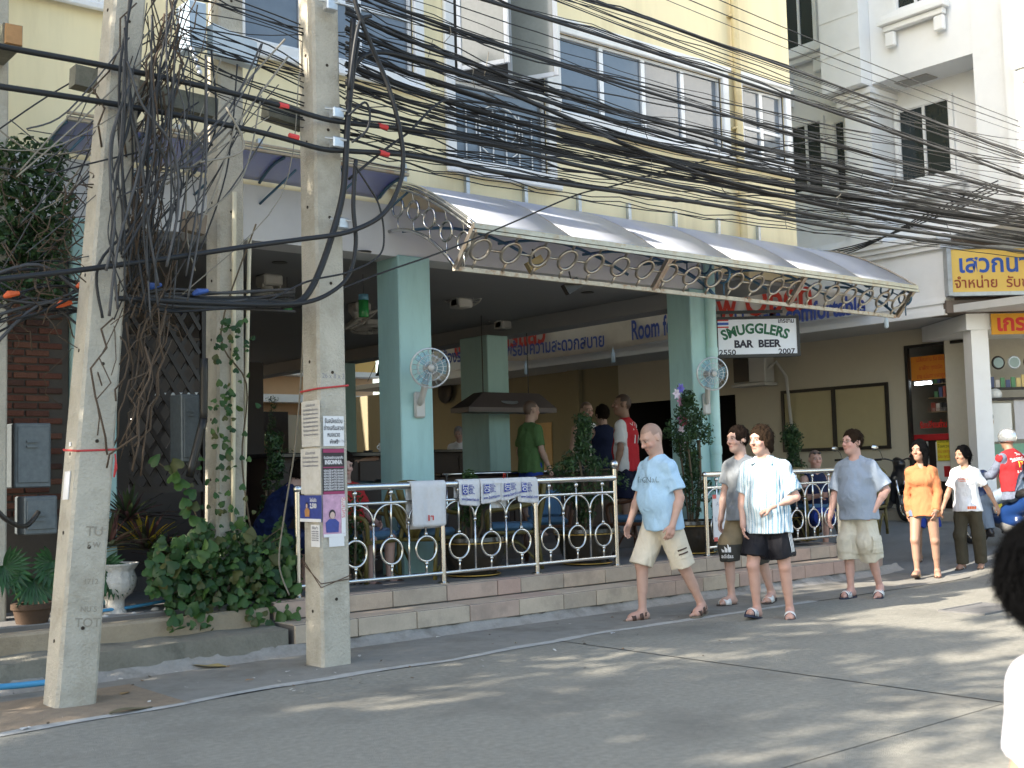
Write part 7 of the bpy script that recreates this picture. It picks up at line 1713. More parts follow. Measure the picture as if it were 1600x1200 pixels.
o, c, xd, w_, h = paper('Y', 504, 540, 773, 838, M_ppink, lift=.006); n_ = Vector((0, -1, 0)); figure_print(o, c-xd*.02+Vector((0, 0, -.03)), xd, n_, .11, M_pblu)
mb = MB(); mb.obox(c+Vector((0, 0, -h*.46))+n_*.002, xd, Vector((0, 1, 0)), Vector((0, 0, 1)), w_*.49, .001, h*.035); mb.build('print_band', M_papw, o)
mb = MB(); mb.obox(c+xd*w_*.40+n_*.002+Vector((0, 0, .0)), xd, Vector((0, 1, 0)), Vector((0, 0, 1)), w_*.09, .001, h*.42); mb.build('print_band', M_papw, o); put_text('lettering', 'รับสมัคร', M_tred, o, c+xd*w_*.40+n_*.004+Vector((0, 0, .06)), (0, 0, -1), xd, .05, width=.16)
o, c, xd, w_, h = paper('X', 486, 500, 820, 855, M_papw); rows(o, c, xd, w_, h, [('ให้เช่า', .35, .025, .7)]+[('ห้องพักรายเดือน', .2-.1*k, .014, .8) for k in range(5)], M_inkg)
o, c, xd, w_, h = paper('Y', 514, 538, 836, 853, M_papw, lift=.008); o.rotation_euler = (0, .0, 0)
mb = MB(); a = at(505, 605, Y=pole_y0-hw-.006); 
mb.tube([Vector((pole_x0-hw-.006, pole_y0+hw, a.z-.02)), Vector((pole_x0-hw-.006, pole_y0-hw-.006, a.z-.01)), Vector((pole_x0+hw+.006, pole_y0-hw-.006, a.z+.02)), Vector((pole_x0+hw+.006, pole_y0+hw, a.z))], .008, 5, closed=True); tag(mb.build('red_string', mat('red_string', (.45, .05, .05), .8)), 'red string tied round the poster pole above the notices', 'string')
put_text('stencil_number', '26 x 8 x 3', M_inkg, po3, Vector((pole_x0+.01, pole_y0-hw+.004, a.z+.09))-Vector(po3.location), (1, 0, 0), (0, 0, 1), .055, width=.2)
mb = MB(); a = at(505, 908, Y=pole_y0-hw-.006); 
for dz in (0, .03): mb.tube([Vector((pole_x0-hw-.006, pole_y0+hw, a.z+.12+dz)), Vector((pole_x0-hw-.006, pole_y0-hw-.006, a.z-.02-dz)), Vector((pole_x0+hw+.008, pole_y0-hw-.006, a.z+dz)), Vector((pole_x0+hw+.006, pole_y0+hw, a.z+.05))], .004, 5, closed=True)
tag(mb.build('rusty_wire', mat('rust_wire', (.10, .06, .04), .8)), 'rusty wire loop round the foot of the poster pole', 'wire')
# things on the leaning pole
def on_pole1(px, py, w_, h_, m, name, par=po1, lift=.006, face='Y'):
    t = (at(px, py, Y=b1.y)-b1).dot(A1); hwp = (.27+(.21-.27)*t/((t1-b1).length))/2
    if face == 'Y': n_ = -Y1; s_ = X1
    else: n_ = -X1; s_ = -Y1
    c = A1*t+n_*(hwp+lift); mb = MB(); mb.obox(c, s_, n_, A1, w_/2, .003, h_/2); return mb.build(name, m, par), c, s_
t = (at(120, 706, Y=b1.y)-b1).dot(A1); hwp = .13; mb = MB(); mb.tube([A1*(t+.0)+X1*sx*hwp+Y1*sy*hwp+A1*dz for sx, sy, dz in ((-1, 1, .02), (-1, -1, 0), (1, -1, .03), (1, 1, .02))], .008, 5, closed=True); mb.tube([A1*t+X1*.13-Y1*.13, A1*(t-.1)+X1*.14-Y1*.15, A1*(t-.16)+X1*.13-Y1*.14, A1*(t-.05)+X1*.135-Y1*.14], .006, 5)
o = mb.build('red_string', MATS['red_string']); o.location = b1; tag(o, 'red string tied round the leaning pole', 'string')
on_pole1(102, 758, .10, .19, M_papw, 'torn_paper', face='X'); on_pole1(96, 692, .03, .03, M_papw, 'torn_paper', face='X')
for t_, py, s_ in (('TOT', 972, .085), ('NU 5', 951, .05), ('1712', 908, .05), ('5 W', 851, .05), ('TU', 830, .09)):
    tt = (at(120, py, Y=b1.y)-b1).dot(A1); put_text('stencil', t_, mat('stencil_grey', (.27, .24, .19), .9), po1, A1*tt-Y1*(.13+.004)+X1*.03, X1, A1, s_, .0005)
# crossarms
M_arm = mat('arm_concrete', (.17, .165, .13), .9, var=.3, vs=6, bump=.4, dirt=(.07, .08, .05), ds=4)
mb = MB(); ya = b1.y+.42; a = at(113, 113, Y=ya); b = at(335, 168, Y=ya); a -= b1; b -= b1; mb.beam(a+Vector((0, .0, -.03)), b+Vector((0, 0, -.02)), .13, .15); mb.build('crossarm', M_arm, po1)
mb = MB(); a = at(255, 150, Y=ya+.1)-b1; b = at(318, 232, Y=ya+.5)-b1; mb.beam(a, b, .04, .01); mb.build('stay_bar', M_gal, po1)
c = at(18, 62, Y=9.3); mb = MB(); mb.beam(Vector(c)-b0+Vector((-.02, -.1, 0)), Vector((0, .0, c.z-b0.z+.05)), .14, .17); mb.build('crossarm', M_arm, po0); mb = MB(); mb.obox(Vector(c)-b0+Vector((-.02, -.11, 0)), Vector((1, 0, 0)), Vector((0, 1, 0)), UP, .06, .02, .075); mb.build('arm_end', mat('raw_wood_end', (.42, .23, .10), .8, var=.2, vs=20), po0)
mb = MB(); a = at(250, 33, Y=b2.y-.3)-b2; b = at(470, 200, Y=b2.y-.3)-b2; a2 = at(415, 170, Y=8.4)-b2; b2_2 = at(475, 190, Y=8.4)-b2; mb.beam(a2, b2_2, .14, .15); mb.build('crossarm', M_arm, po2)
# pale blue steel cabinet and tray on the second pole
ct = empty('cable_tray', (0, 0, 0), 0, 'pale blue steel tray and cabinet bolted to the second pole', 'tray'); yb = b2.y-.25
a = at(333, 82, Y=yb); b = at(402, 104, Y=yb); hh = .30
mb = MB(); mb.extrude([a, b, b+UP*hh*.75, a+UP*hh*.9], (0, .12, 0)); mb.build('tray', mat('pale_blue_paint', (.52, .60, .66), .5, var=.12, vs=6), ct)
a = at(294, 72, Y=yb-.05); mb = MB(); mb.box(a.x, a.x+.17, yb-.06, yb+.2, a.z, a.z+.42, .01); mb.build('cabinet', mat('blue_grey_paint', (.40, .50, .60), .5, var=.15, vs=6), ct)
for k in range(5): mb = MB(); mb.sphere(at(300+k*3, 78+9*k, Y=yb-.1), .035, 8, 6, (.7, .7, 1)); mb.build('insulator', M_gal, ct, smooth=True)
# wooden junction box
mb = MB(); c = at(303, 349, Y=b2.y-.2); mb.obox(c, Vector((1, 0, -.12)).normalized(), Vector((0, 1, 0)), Vector((.12, 0, 1)).normalized(), .095, .05, .085); tag(mb.build('junction_box', mat('weathered_box', (.20, .16, .12), .8, var=.2)), 'small weathered junction box on the left of the second pole', 'junction box')
# conduits on the second pole
def conduit(px0, py0, px1, py1, Y, r, m, label):
    a = at(px0, py0, Y=Y); b = at(px1, py1, Y=Y); mb = MB(); mb.tube([a.lerp(b, k/6) for k in range(7)], r, 8); return tag(mb.build('conduit', m, smooth=True), label, 'conduit')
M_pvc = mat('pvc_cream', (.62, .56, .40), .5, var=.1, vs=4)
conduit(366, 300, 364, 822, b2.y-.16, .021, M_pvc, 'cream conduit on the right side of the second pole'); conduit(390, 372, 380, 822, b2.y-.10, .019, M_pvc, 'second cream conduit standing free beside the second pole')
conduit(319, 560, 318, 660, b2.y-.2, .036, M_blk, 'black strapped pipe upper length left of the second pole'); conduit(318, 655, 296, 745, b2.y-.2, .038, M_blk, 'black slanting pipe lower length left of the second pole')
# galvanised cabinets
def cabinet(x0, x1, y0, y1, Y, d, label):
    a = at(x0, y1, Y=Y); b = at(x1, y0, Y=Y); o = empty('metal_cabinet', (0, 0, 0), 0, label, 'cabinet'); z1 = at((x0+x1)/2, y0, Y=Y).z; z0 = at((x0+x1)/2, y1, Y=Y).z
    mb = MB(); mb.box(a.x, b.x, Y, Y+d, z0, z1, .01); mb.build('case', mat('spangled_zinc', (.13, .15, .16), .55, .4, var=.25, vs=25), o); mb = MB(); mb.box(a.x+.02, b.x-.02, Y-.012, Y-.002, z0+.04, z1-.03, .004); dr = mb.build('door', MATS['spangled_zinc'], o)
    for k in range(2): mb = MB(); zz_ = z1-.16-.04*k; mb.box(a.x+(b.x-a.x)*.3, a.x+(b.x-a.x)*.62, Y-.03, Y-.013, zz_, zz_+.018); mb.build('louvre', MATS['spangled_zinc'], dr)
cabinet(23, 80, 661, 762, 9.9, .3, 'grey galvanised cabinet against the brick wall at the left'); cabinet(284, 312, 616, 722, 10.1, .25, 'narrow dark metal cabinet left of the second pole'); cabinet(38, 90, 775, 835, 9.8, .25, 'low grey metal box at the foot of the brick wall')
# ================================================================== overhead cables
M_cab = mat('cable_black', (.016, .017, .019), .5, var=.15, spec=.4); M_cabg = mat('cable_grey', (.05, .05, .052), .5, var=.2); M_cabb = mat('cable_pale', (.22, .20, .16), .6, var=.2)
NC = [0]
def cable(pts, r, m=M_cab, label=None, group=None, n=6, jit=0., name='overhead_cable', sides=6):
    P = smooth_path(pts, n) if len(pts) > 2 else [Vector(p) for p in pts]
    if jit: P = [p+Vector((random.gauss(0, jit), random.gauss(0, jit), random.gauss(0, jit))) for p in P]
    mb = MB(); mb.tube(P, r, sides); o = mb.build(name, m, smooth=True); tag(o, label, 'cable', group); NC[0] += 1; return o
def pc(L, Y): return [at(x, y, Y=Y) if not isinstance(Y, (list, tuple)) else at(x, y, Y=Y[i]) for i, (x, y) in enumerate(L)]
def span(yl, ym, yr, Y, r, m=M_cab, xl=540, label='thin black overhead wire in the bundle running right from the poster pole', group='thin wires running right from the poster pole', jit=0., Yr=None):
    Yr = Yr if Yr is not None else Y
    a, b, c = at(xl, yl, Y=Y), at((xl+1660)/2, ym, Y=(Y+Yr)/2), at(1660, yr, Y=Yr); P = []
    for k in range(29):
        t = k/28; P.append(a*((1-t)*(1-2*t))+b*(4*t*(1-t))+c*(t*(2*t-1)))
    if jit:
        ph = random.random()*6; P = [p+Vector((0, 0, jit*math.sin(k*1.3+ph)+jit*.6*math.sin(k*3.1+ph*2))) for k, p in enumerate(P)]
    mb = MB(); mb.tube(P, r, 5); o = mb.build('overhead_cable', m, smooth=True); tag(o, label, 'cable', group); return o
random.seed(42)
YC = b3.y+.1
# slack bundles, thin wires
thick = sorted([(-60, 108, 300, .017), (20, 210, 332, .018), (75, 246, 352, .022), (128, 268, 362, .016), (-110, 60, 268, .012), (45, 226, 345, .020), (160, 285, 372, .014), (100, 262, 356, .024), (-20, 170, 318, .016)])
for (yl, ym, yr, r) in thick:      # thin wires lashed loosely along each thick cable
    for k in range(5): span(yl+random.gauss(0, 9), ym+random.gauss(0, 8), yr+random.gauss(0, 5), YC+random.uniform(-.15, .25), random.choice([.0045, .006, .008]), jit=random.choice([.004, .012, .022]))
for k in range(30):
    u = random.random(); yl = -120+u*340+random.gauss(0, 12); yr = 210+(u*.75+.25*random.random())*185+random.gauss(0, 10); ym = (yl+yr)/2+random.uniform(0, 55)
    span(yl, ym, yr, YC+random.uniform(-.28, .35), random.choice([.004, .005, .006, .0075]), jit=random.choice([0, .004, .012, .025]))
# short ties and snagged ends hanging off the bundles
for k in range(26):
    x = random.uniform(600, 1500); y = 40+(x-600)*.30+random.uniform(-40, 110); L_t = random.uniform(8, 45); cable(pc([(x, y), (x+random.gauss(0, 5), y+L_t*.5), (x+random.gauss(3, 9), y+L_t)], YC+random.uniform(-.2, .1)), .0035, random.choice([M_cab, M_cabb]), 'short loose tie hanging from the cable bundle', 'ties hanging from the cable bundle')
for k in range(8):      # wires coming from higher up, entering at the top edge
    u = random.random(); yl = -330+u*200; yr = 190+u*90+random.gauss(0, 8); ym = (yl+yr)/2+random.uniform(10, 40)
    span(yl, ym, yr, YC+random.uniform(-.2, .5), random.choice([.004, .006]), label='thin wire entering at the top edge and sagging to the right', group='high thin wires at the top right')
for k in range(12):      # lower slack wires under the main bundle
    u = random.random(); yl = 190+u*60; yr = 372+u*40; ym = (yl+yr)/2+random.uniform(0, 30)
    span(yl, ym, yr, YC+random.uniform(-.2, .25), .0055, jit=random.choice([.008, .02]), label='loose thin wire drooping below the main cable bundle', group='loose wires below the bundle')
ordn = ['topmost', 'second', 'third', 'fourth', 'fifth', 'sixth', 'seventh', 'eighth', 'ninth']
for i, (yl, ym, yr, r) in enumerate(sorted(thick)): span(yl, ym, yr, YC+.05*i-.2, r*1.05, label='thick black cable, %s from the top at the poster pole' % ordn[i])
# two taped main cables crossing all poles
tapeM = mat('tape_red', (.60, .05, .05), .5)
for i, L in enumerate(([(-60, 55), (0, 72), (150, 100), (300, 131), (420, 160), (500, 184), (545, 192), (640, 203), (760, 224), (900, 258), (1100, 300), (1350, 350), (1660, 392)], [(-60, 125), (0, 135), (150, 158), (300, 184), (420, 210), (500, 232), (545, 236), (640, 243), (760, 266), (900, 290), (1100, 318), (1350, 362), (1660, 400)])):
    Yt = b3.y-.10; cable(pc(L, Yt), .021, label=('upper' if i == 0 else 'lower')+' of the two thick cables marked with red tape')
    for x, y in (((443, 166), (598, 198)) if i == 0 else ((459, 214), (600, 240))):
        a = at(x-7, y-2, Y=Yt); b = at(x+7, y+1.5, Y=Yt); mb = MB(); mb.tube([a, b], .0235, 8); tag(mb.build('red_tape', tapeM), 'red tape wrapped on the %s thick cable %s the poster pole' % ('upper' if i == 0 else 'lower', 'left of' if x < 500 else 'right of'), 'tape')
# clamps on the pole
for i, (x, y) in enumerate(((525, 178), (525, 224), (533, 350), (515, 10))):
    c = at(x, y, Y=b3.y-.08); o = empty('cable_clamp', c, 0, 'shiny cable clamp on the poster pole, %s from the top' % ['second', 'third', 'lowest', 'topmost'][i], 'clamp'); mb = MB(); mb.box(-.05, .05, -.05, .03, -.045, .045, .01); mb.build('clamp_body', M_gal, o); mb = MB(); mb.tube([(-.1, 0, .03), (.06, -.06, .02)], .01, 6); mb.build('bolt', M_gal, o)
# big slack loops in front of the pole
Yl = b3.y-.22
cable(pc([(548, -30), (560, 20), (582, 75), (605, 130), (622, 190), (630, 245), (624, 290), (598, 335), (545, 362), (470, 374), (400, 383), (300, 398), (200, 412), (100, 425), (0, 436), (-60, 444)], Yl), .020, label='thick black cable looping down past the poster pole and away left')
cable(pc([(552, 30), (548, 120), (542, 210), (536, 300), (515, 380), (492, 440), (470, 470), (440, 478)], Yl+.1), .026, label='thick dark cable strapped down the right edge of the poster pole')
cable(pc([(560, 60), (548, 150), (540, 260), (534, 320)], Yl+.12), .018, label='second dark cable down the right edge of the poster pole')
cable(pc([(180, 466), (260, 470), (340, 474), (420, 476), (480, 472), (520, 455), (546, 428), (556, 380), (552, 320), (556, 250)], Yl+.05), .018, label='black cable curling under the clamp across the poster pole')
cable(pc([(420, 470), (480, 440), (545, 425), (592, 400), (600, 365), (592, 320), (575, 290), (552, 255)], Yl), .008, label='thin black loop hanging right of the poster pole')
cable(pc([(545, 120), (565, 90), (600, 82), (660, 97), (760, 130), (900, 190), (1100, 275), (1400, 345), (1660, 390)], Yl+.2), .022, label='thick cable arching up beside the poster pole then running right')
cable(pc([(545, 280), (600, 235), (640, 205), (680, 165), (710, 157), (800, 170), (950, 215), (1200, 300), (1660, 396)], Yl+.15), .012, label='cable climbing diagonally from the poster pole into the bundle')
cable(pc([(400, 480), (500, 462), (600, 425), (700, 390), (800, 348), (900, 305), (960, 290), (1100, 252), (1300, 215)], YC+.1), .008, label='thin cable slanting up to the right in front of the awning')
cable(pc([(545, 180), (570, 160), (578, 180), (572, 205), (550, 222)], Yl), .010, label='small round loop of cable beside the upper clamp')
cable(pc([(545, 140), (560, 40), (580, 25)], Yl), .016, label='short stub of cable bending at the pole top')
cable(pc([(452, 930), (436, 880), (445, 800), (462, 690), (472, 560), (474, 470)], [9.0, 9.0, 8.9, 8.7, 8.5, 8.4]), .007, M_cabb, label='pale stay wire slanting up behind the poster pole')
# horizontal bundle at the leaning pole, left half
Yb = b1.y+.3
for k in range(16):
    y0 = 465+random.gauss(0, 18); y1_ = 470+random.gauss(0, 10); L = [(-50, y0+random.gauss(0, 40)), (60, y0+random.gauss(0, 20)), (150, y0+random.gauss(0, 10)), (250, y1_+random.gauss(0, 5)), (350, y1_+random.gauss(0, 4)), (460, y1_-5+random.gauss(0, 5))]
    cable(pc(L, [Yb+random.gauss(0, .05)]*5+[Yb+.2]), random.choice([.006, .009, .012]), random.choice([M_cab, M_cab, M_cabg]), 'black wire in the low bundle tied between the left poles', 'low wires between the left poles')
cable(pc([(180, 474), (260, 470), (350, 470), (470, 476)], Yb), .030, label='fat black sheathed cable low between the left poles')
for i, (x, y, m_) in enumerate(((18, 461, 0), (131, 446, 0), (156, 452, 0), (100, 476, 0), (313, 457, 1), (240, 448, 1))):
    a = at(x-12, y+3, Y=Yb-.08); b = at(x+12, y-3, Y=Yb-.08); mb = MB(); mb.tube([a, a.lerp(b, .3)+UP*.01, b], [.012, .026, .014], 7); tag(mb.build('cable_joint', mat('joint_orange', (.62, .11, .03), .5) if m_ == 0 else mat('joint_blue', (.04, .10, .35), .5)), ['orange cable joint at the far left', 'orange cable joint just left of the leaning pole', 'orange cable joint on the leaning pole', 'orange cable joint low among the left wires', 'blue cable tape near the second pole', 'blue cable tape right of the leaning pole'][i], 'cable joint')
# wires hanging and coiling round the leaning pole
for k in range(46):
    xa = random.uniform(190, 300); ya = random.uniform(-30, 160); xb = random.uniform(150, 270); yb_ = random.uniform(380, 500); mx_, my = (xa+xb)/2+random.gauss(0, 26), (ya+yb_)/2+random.gauss(0, 30)
    cable(pc([(xa, ya), ((xa+mx_)/2+random.gauss(0, 10), (ya+my)/2), (mx_, my), ((mx_+xb)/2+random.gauss(0, 12), (my+yb_)/2), (xb, yb_)], b1.y-.32+random.uniform(-.1, .42)), random.choice([.004, .005, .007, .010]), random.choice([M_cab, M_cab, M_cabg]), 'black wire tangled round the leaning pole', 'wires tangled round the leaning pole')
for k in range(24):
    x0 = random.uniform(-40, 120); y0 = random.uniform(170, 430); x1_ = random.uniform(170, 330); y1_ = random.uniform(20, 300)
    cable(pc([(x0, y0), (x0*.6+x1_*.4, y0*.6+y1_*.4+random.uniform(-10, 40)), (x1_, y1_)], b1.y+random.uniform(-.1, .6)), random.choice([.004, .006]), random.choice([M_cab, M_cabg, M_cabb]), 'thin wire slanting up to the leaning pole from the left', 'wires slanting up to the leaning pole')
for k in range(26):
    y0 = random.uniform(-60, 130); x0 = random.uniform(240, 300)
    cable(pc([(x0, y0), (400+random.gauss(0, 20), y0+55+random.gauss(0, 14)), (540, y0+100+random.gauss(0, 16))], [b1.y+.3, b1.y+.25, b3.y+.1]), random.choice([.004, .006]), M_cab, 'thin wire between the leaning pole and the poster pole', 'wires between the left poles')
for k in range(22):
    x0 = random.uniform(270, 470); y0 = random.uniform(60, 200); x1_ = random.uniform(180, 330); y1_ = random.uniform(250, 480)
    cable(pc([(x0, y0), ((x0+x1_)/2+random.gauss(0, 25), (y0+y1_)/2+random.gauss(0, 20)+20), (x1_, y1_)], b1.y+random.uniform(-.3, .15)), random.choice([.004, .006, .008]), random.choice([M_cab, M_cabg, M_cabb]), 'loose wire drooping between the left poles', 'loose wires drooping between the left poles')
# far cross wire bundle on the right coming down to the white building
for k in range(4):
    cable(pc([(1190, 410+k*4), (1330, 385+k*3), (1450, 345-k*4), (1560, 300-k*6)], [12., 11., 9.5, 8.5]), .010, label='black wire rising right in front of the white building', group='wires rising at the white building')
# dry vine stems climbing the leaning pole: one tangled mass
mb = MB()
for k in range(60):
    t0 = random.uniform(.32, .95); side = random.choice([-1, 1]); base = b1+A1*((t1-b1).length*.62*t0); P = [base+X1*random.gauss(.12, .10)+Y1*random.gauss(-.16, .08)]
    for j in range(7): P.append(P[-1]+A1*random.uniform(.08, .2)+X1*random.gauss(.02, .05)+Y1*random.gauss(0, .05))
    mb.tube(P, random.uniform(.003, .009), 4)
for k in range(60):
    P = [at(random.uniform(0, 260), random.uniform(260, 520), Y=b1.y+random.uniform(0, .7))]
    for j in range(8): P.append(P[-1]+Vector((random.gauss(0, .07), random.gauss(0, .05), random.gauss(-.02, .07))))
    mb.tube(P, random.uniform(.002, .006), 4)
o = mb.build('dry_vine_tangle', mat('dry_vine', (.075, .052, .034), .9, var=.3, vs=20), smooth=True); tag(o, 'tangle of dry brown vine stems on the leaning pole', 'vine', kind='stuff')
# ================================================================== plants
def leaf_mat(name, rough=.45):
    m = attr_mat(name, rough, var=0.); n = m.node_tree.nodes; L = m.node_tree.links; b = n['Principled BSDF']
    t = n.new('ShaderNodeBsdfTranslucent'); a = [x for x in n if x.type == 'ATTRIBUTE'][0]; L.new(a.outputs['Color'], t.inputs[0])
    mx = n.new('ShaderNodeMixShader'); mx.inputs[0].default_value = .3; L.new(b.outputs[0], mx.inputs[1]); L.new(t.outputs[0], mx.inputs[2]); L.new(mx.outputs[0], n['Material Output'].inputs[0]); return m
M_leaf = leaf_mat('leaf_surface')
RNG = np.random.default_rng(12)
def leaves(C, N, size, cols, asp=.45, jit=.5, fold=.25, tipdown=.3):
    """numpy leaf faces: centres C, rough outward normals N; returns V, F(quads), colours"""
    n = len(C); r = RNG.normal(0, jit, (n, 3)); N = N+r; N /= np.linalg.norm(N, axis=1)[:, None]+1e-9
    T = RNG.normal(0, 1, (n, 3)); T[:, 2] -= tipdown*2; T -= N*(T*N).sum(1)[:, None]; T /= np.linalg.norm(T, axis=1)[:, None]+1e-9; B = np.cross(N, T)
    s = (size*RNG.uniform(.6, 1.3, n))[:, None]; a = s*.5; b = s*asp*.5
    P = [C-T*a, C+B*b+N*s*fold*.3, C+T*a*.2+N*0-N*s*.02, C-B*b+N*s*fold*.3, C+T*a-N*s*.12]
    V = np.stack([P[0], P[1], P[4], P[3], P[2]], 1).reshape(-1, 3); i = np.arange(n)*5
    F = np.concatenate([np.stack([i, i+1, i+2, i+4], 1), np.stack([i, i+4, i+2, i+3], 1)])
    cols = np.array(cols); c = cols[RNG.integers(0, len(cols), n)]*RNG.uniform(.7, 1.25, n)[:, None]; return V, F, np.repeat(c, 5, 0)
def crown(name, parent, C, N, size, cols, **k):
    V, F, c = leaves(C, N, size, cols, **k); return link(name, np_mesh(name, V, F, M_leaf, False, None, c), parent)
GREEN = [(.035, .08, .02), (.048, .10, .025), (.028, .062, .016), (.06, .115, .03)]; DGREEN = [(.025, .06, .02), (.035, .08, .025), (.05, .10, .03), (.02, .045, .016)]
M_stem = mat('plant_stem', (.10, .075, .045), .85, var=.25, vs=20, bump=.3); M_bark = mat('tree_bark', (.16, .13, .10), .9, var=.25, vs=8, bump=.6, bs=30)
def clumps(n, fn, per, rad):
    C, N = [], []
    for _ in range(n):
        c = np.array(fn()); d = RNG.normal(0, 1, (per, 3)); d /= np.linalg.norm(d, axis=1)[:, None]; r = rad*RNG.uniform(.35, 1, per)**.6
        C.append(c+d*r[:, None]); N.append(d+np.array((0, 0, .35)))
    return np.concatenate(C), np.concatenate(N)
def shrub(label, px, py_base, Y, h, w, pot=True, nleaf=3200, z0=ZT, cols=DGREEN, lean=0.):
    a = at(px, py_base, Y=Y); o = empty('potted_shrub', (a.x, Y, z0), 0, label, 'shrub'); ph = .36 if pot else 0
    if pot:
        mp = mat('glazed_pot', (.035, .028, .018), .25, var=.3, vs=6, coat=.4); mb = MB(); mb.lathe([(.0, .0), (.26, .0), (.28, .02), (.24, .03), (.30, .14), (.34, .27), (.36, .34), (.385, .36), (.38, .40), (.33, .40), (.33, .34), (0, .34)], n=24); mb.build('pot', mp, o, smooth=True, angle=50)
        mb = MB(); mb.ring((0, 0, .345), (0, 0, 1), .367, .007, 28, 5); mb.ring((0, 0, .02), (0, 0, 1), .286, .006, 28, 5); mb.build('pot_band', mat('pot_gold', (.42, .26, .05), .3, .4, var=.1), o)
    for k in range(5):
        an = k*1.26; mb = MB(); mb.tube(smooth_path([(.05*math.cos(an), .05*math.sin(an), ph), (.1*math.cos(an)+.03, .1*math.sin(an), ph+h*.3), (.12*math.cos(an)*w/.4+lean*.5, .12*math.sin(an), ph+h*.7)], 4), [.014]*9, 6); mb.build('stem', M_stem, o, smooth=True)
    def fn():
        t = RNG.uniform(0, 1)**.85; r = w*(1-t**1.7*.85)*(.55+.45*math.sin(t*9+px))*math.sqrt(RNG.uniform(.15, 1)); an = RNG.uniform(0, 6.28); return (r*math.cos(an)+lean*t, r*math.sin(an), ph+.12+h*t)
    C, N = clumps(nleaf//22, fn, 22, .085); crown('foliage', o, C, N, .058, cols, asp=.42); return o
shrub('big conical potted shrub behind the left railing end', 915, 800, 9.78, 1.15, .58)
shrub('conical potted shrub behind the blue T-shirt beside the right pillar', 1082, 800, 9.80, 1.45, .50)
shrub('dark pointed shrub behind the striped shirt and right railing', 1243, 800, 10.6, 1.15, .42, z0=ZT-.05)
shrub('small leafy pot plant at the middle post of the left railing', 738, 850, 9.75, .55, .30, nleaf=900, cols=GREEN)
shrub('thin leafy plant standing behind the vine left of the poster pole', 430, 800, 10.3, 1.35, .22, pot=False, nleaf=1300, cols=DGREEN)
shrub('small green plant behind the poster pole beside the stools', 555, 800, 10.0, .75, .14, pot=False, nleaf=420, cols=GREEN)
shrub('far garden tree seen through the back of the bar', 425, 690, 29.5, 3.2, 1.3, pot=False, nleaf=900, z0=.4)
# lilies in the shrub by the right pillar
fl = empty('lily_spray', at(1062, 640, Y=9.9), 0, 'spray of pink and purple lilies against the right pillar', 'flowers')
mb = MB(); mb.tube([(0, 0, -.6), (.02, 0, 0), (-.02, 0, .3)], .006, 5); mb.build('stem', M_stem, fl)
for k, (dx, dz, c) in enumerate(((0, .26, (.12, .10, .40)), (-.08, .19, (.65, .55, .60)), (-.01, .10, (.60, .30, .42)), (-.02, -.12, (.40, .14, .25)), (.05, -.15, (.45, .04, .10)), (-.03, -.26, (.62, .50, .55)), (.0, -.45, (.62, .55, .65)))):
    for p in range(6):
        an = p*PI/3+k; mb = MB(); mb.grid(lambda u, v: (dx+math.cos(an)*.075*v+(u-.5)*.04*math.sin(PI*v)*-math.sin(an), -.03*v-.02*math.sin(PI*v), dz+math.sin(an)*.075*v+(u-.5)*.04*math.sin(PI*v)*math.cos(an)), 2, 4); mb.build('petal', mat('petal_%d' % k, c, .5, var=.1), fl, smooth=True)
def spiky(name, label, pos, n, L, wd, cols, droop=.4, up=.9, cat='plant'):
    o = empty(name, pos, 0, label, cat)
    for k in range(n):
        an = RNG.uniform(0, 6.28); e = RNG.uniform(.15, 1)*up; d = Vector((math.cos(an)*math.cos(e*1.4), math.sin(an)*math.cos(e*1.4), math.sin(e*1.4))); s = Vector((-math.sin(an), math.cos(an), 0)); l = L*RNG.uniform(.7, 1.15); mb = MB()
        mb.grid(lambda u, v: d*l*v+s*((u-.5)*wd*math.sin(PI*min(1, .15+v*.85)))+Vector((0, 0, -droop*l*v*v*.5+abs(u-.5)*wd*.3)), 2, 6)
        c = np.array(cols[RNG.integers(0, len(cols))])*RNG.uniform(.8, 1.2); me = mb.mesh('leaf', M_leaf, True); at_ = me.color_attributes.new('paint', 'FLOAT_COLOR', 'POINT'); at_.data.foreach_set('color', np.tile(np.array([*c, 1.], np.float32), len(me.vertices))); link('leaf', me, o)
    return o
a = at(1143, 735, Y=10.3); spiky('agave', 'spiky green agave left of the striped shirt', (a.x, 10.3, ZT+.25), 34, .62, .05, [(.08, .16, .05), (.10, .18, .06)], .15)
CRO = [(.05, .035, .03), (.035, .045, .025), (.06, .03, .03), (.04, .06, .025)]
for i, (px, py, L, n_) in enumerate(((172, 825, .44, 64), (228, 830, .50, 76), (262, 850, .38, 50), (200, 785, .42, 60))):
    a = at(px, py+30, Y=9.75+.1*(i % 2)); spiky('croton', ['dark narrow-leaved croton just right of the leaning pole', 'tall dark croton with a yellow tip left of the second pole', 'dark croton half under the vine', 'dark croton behind the others at the lattice'][i], a, n_, L, .035, CRO+([(.45, .30, .02), (.25, .22, .03)] if i == 1 else []), .5, 1.)
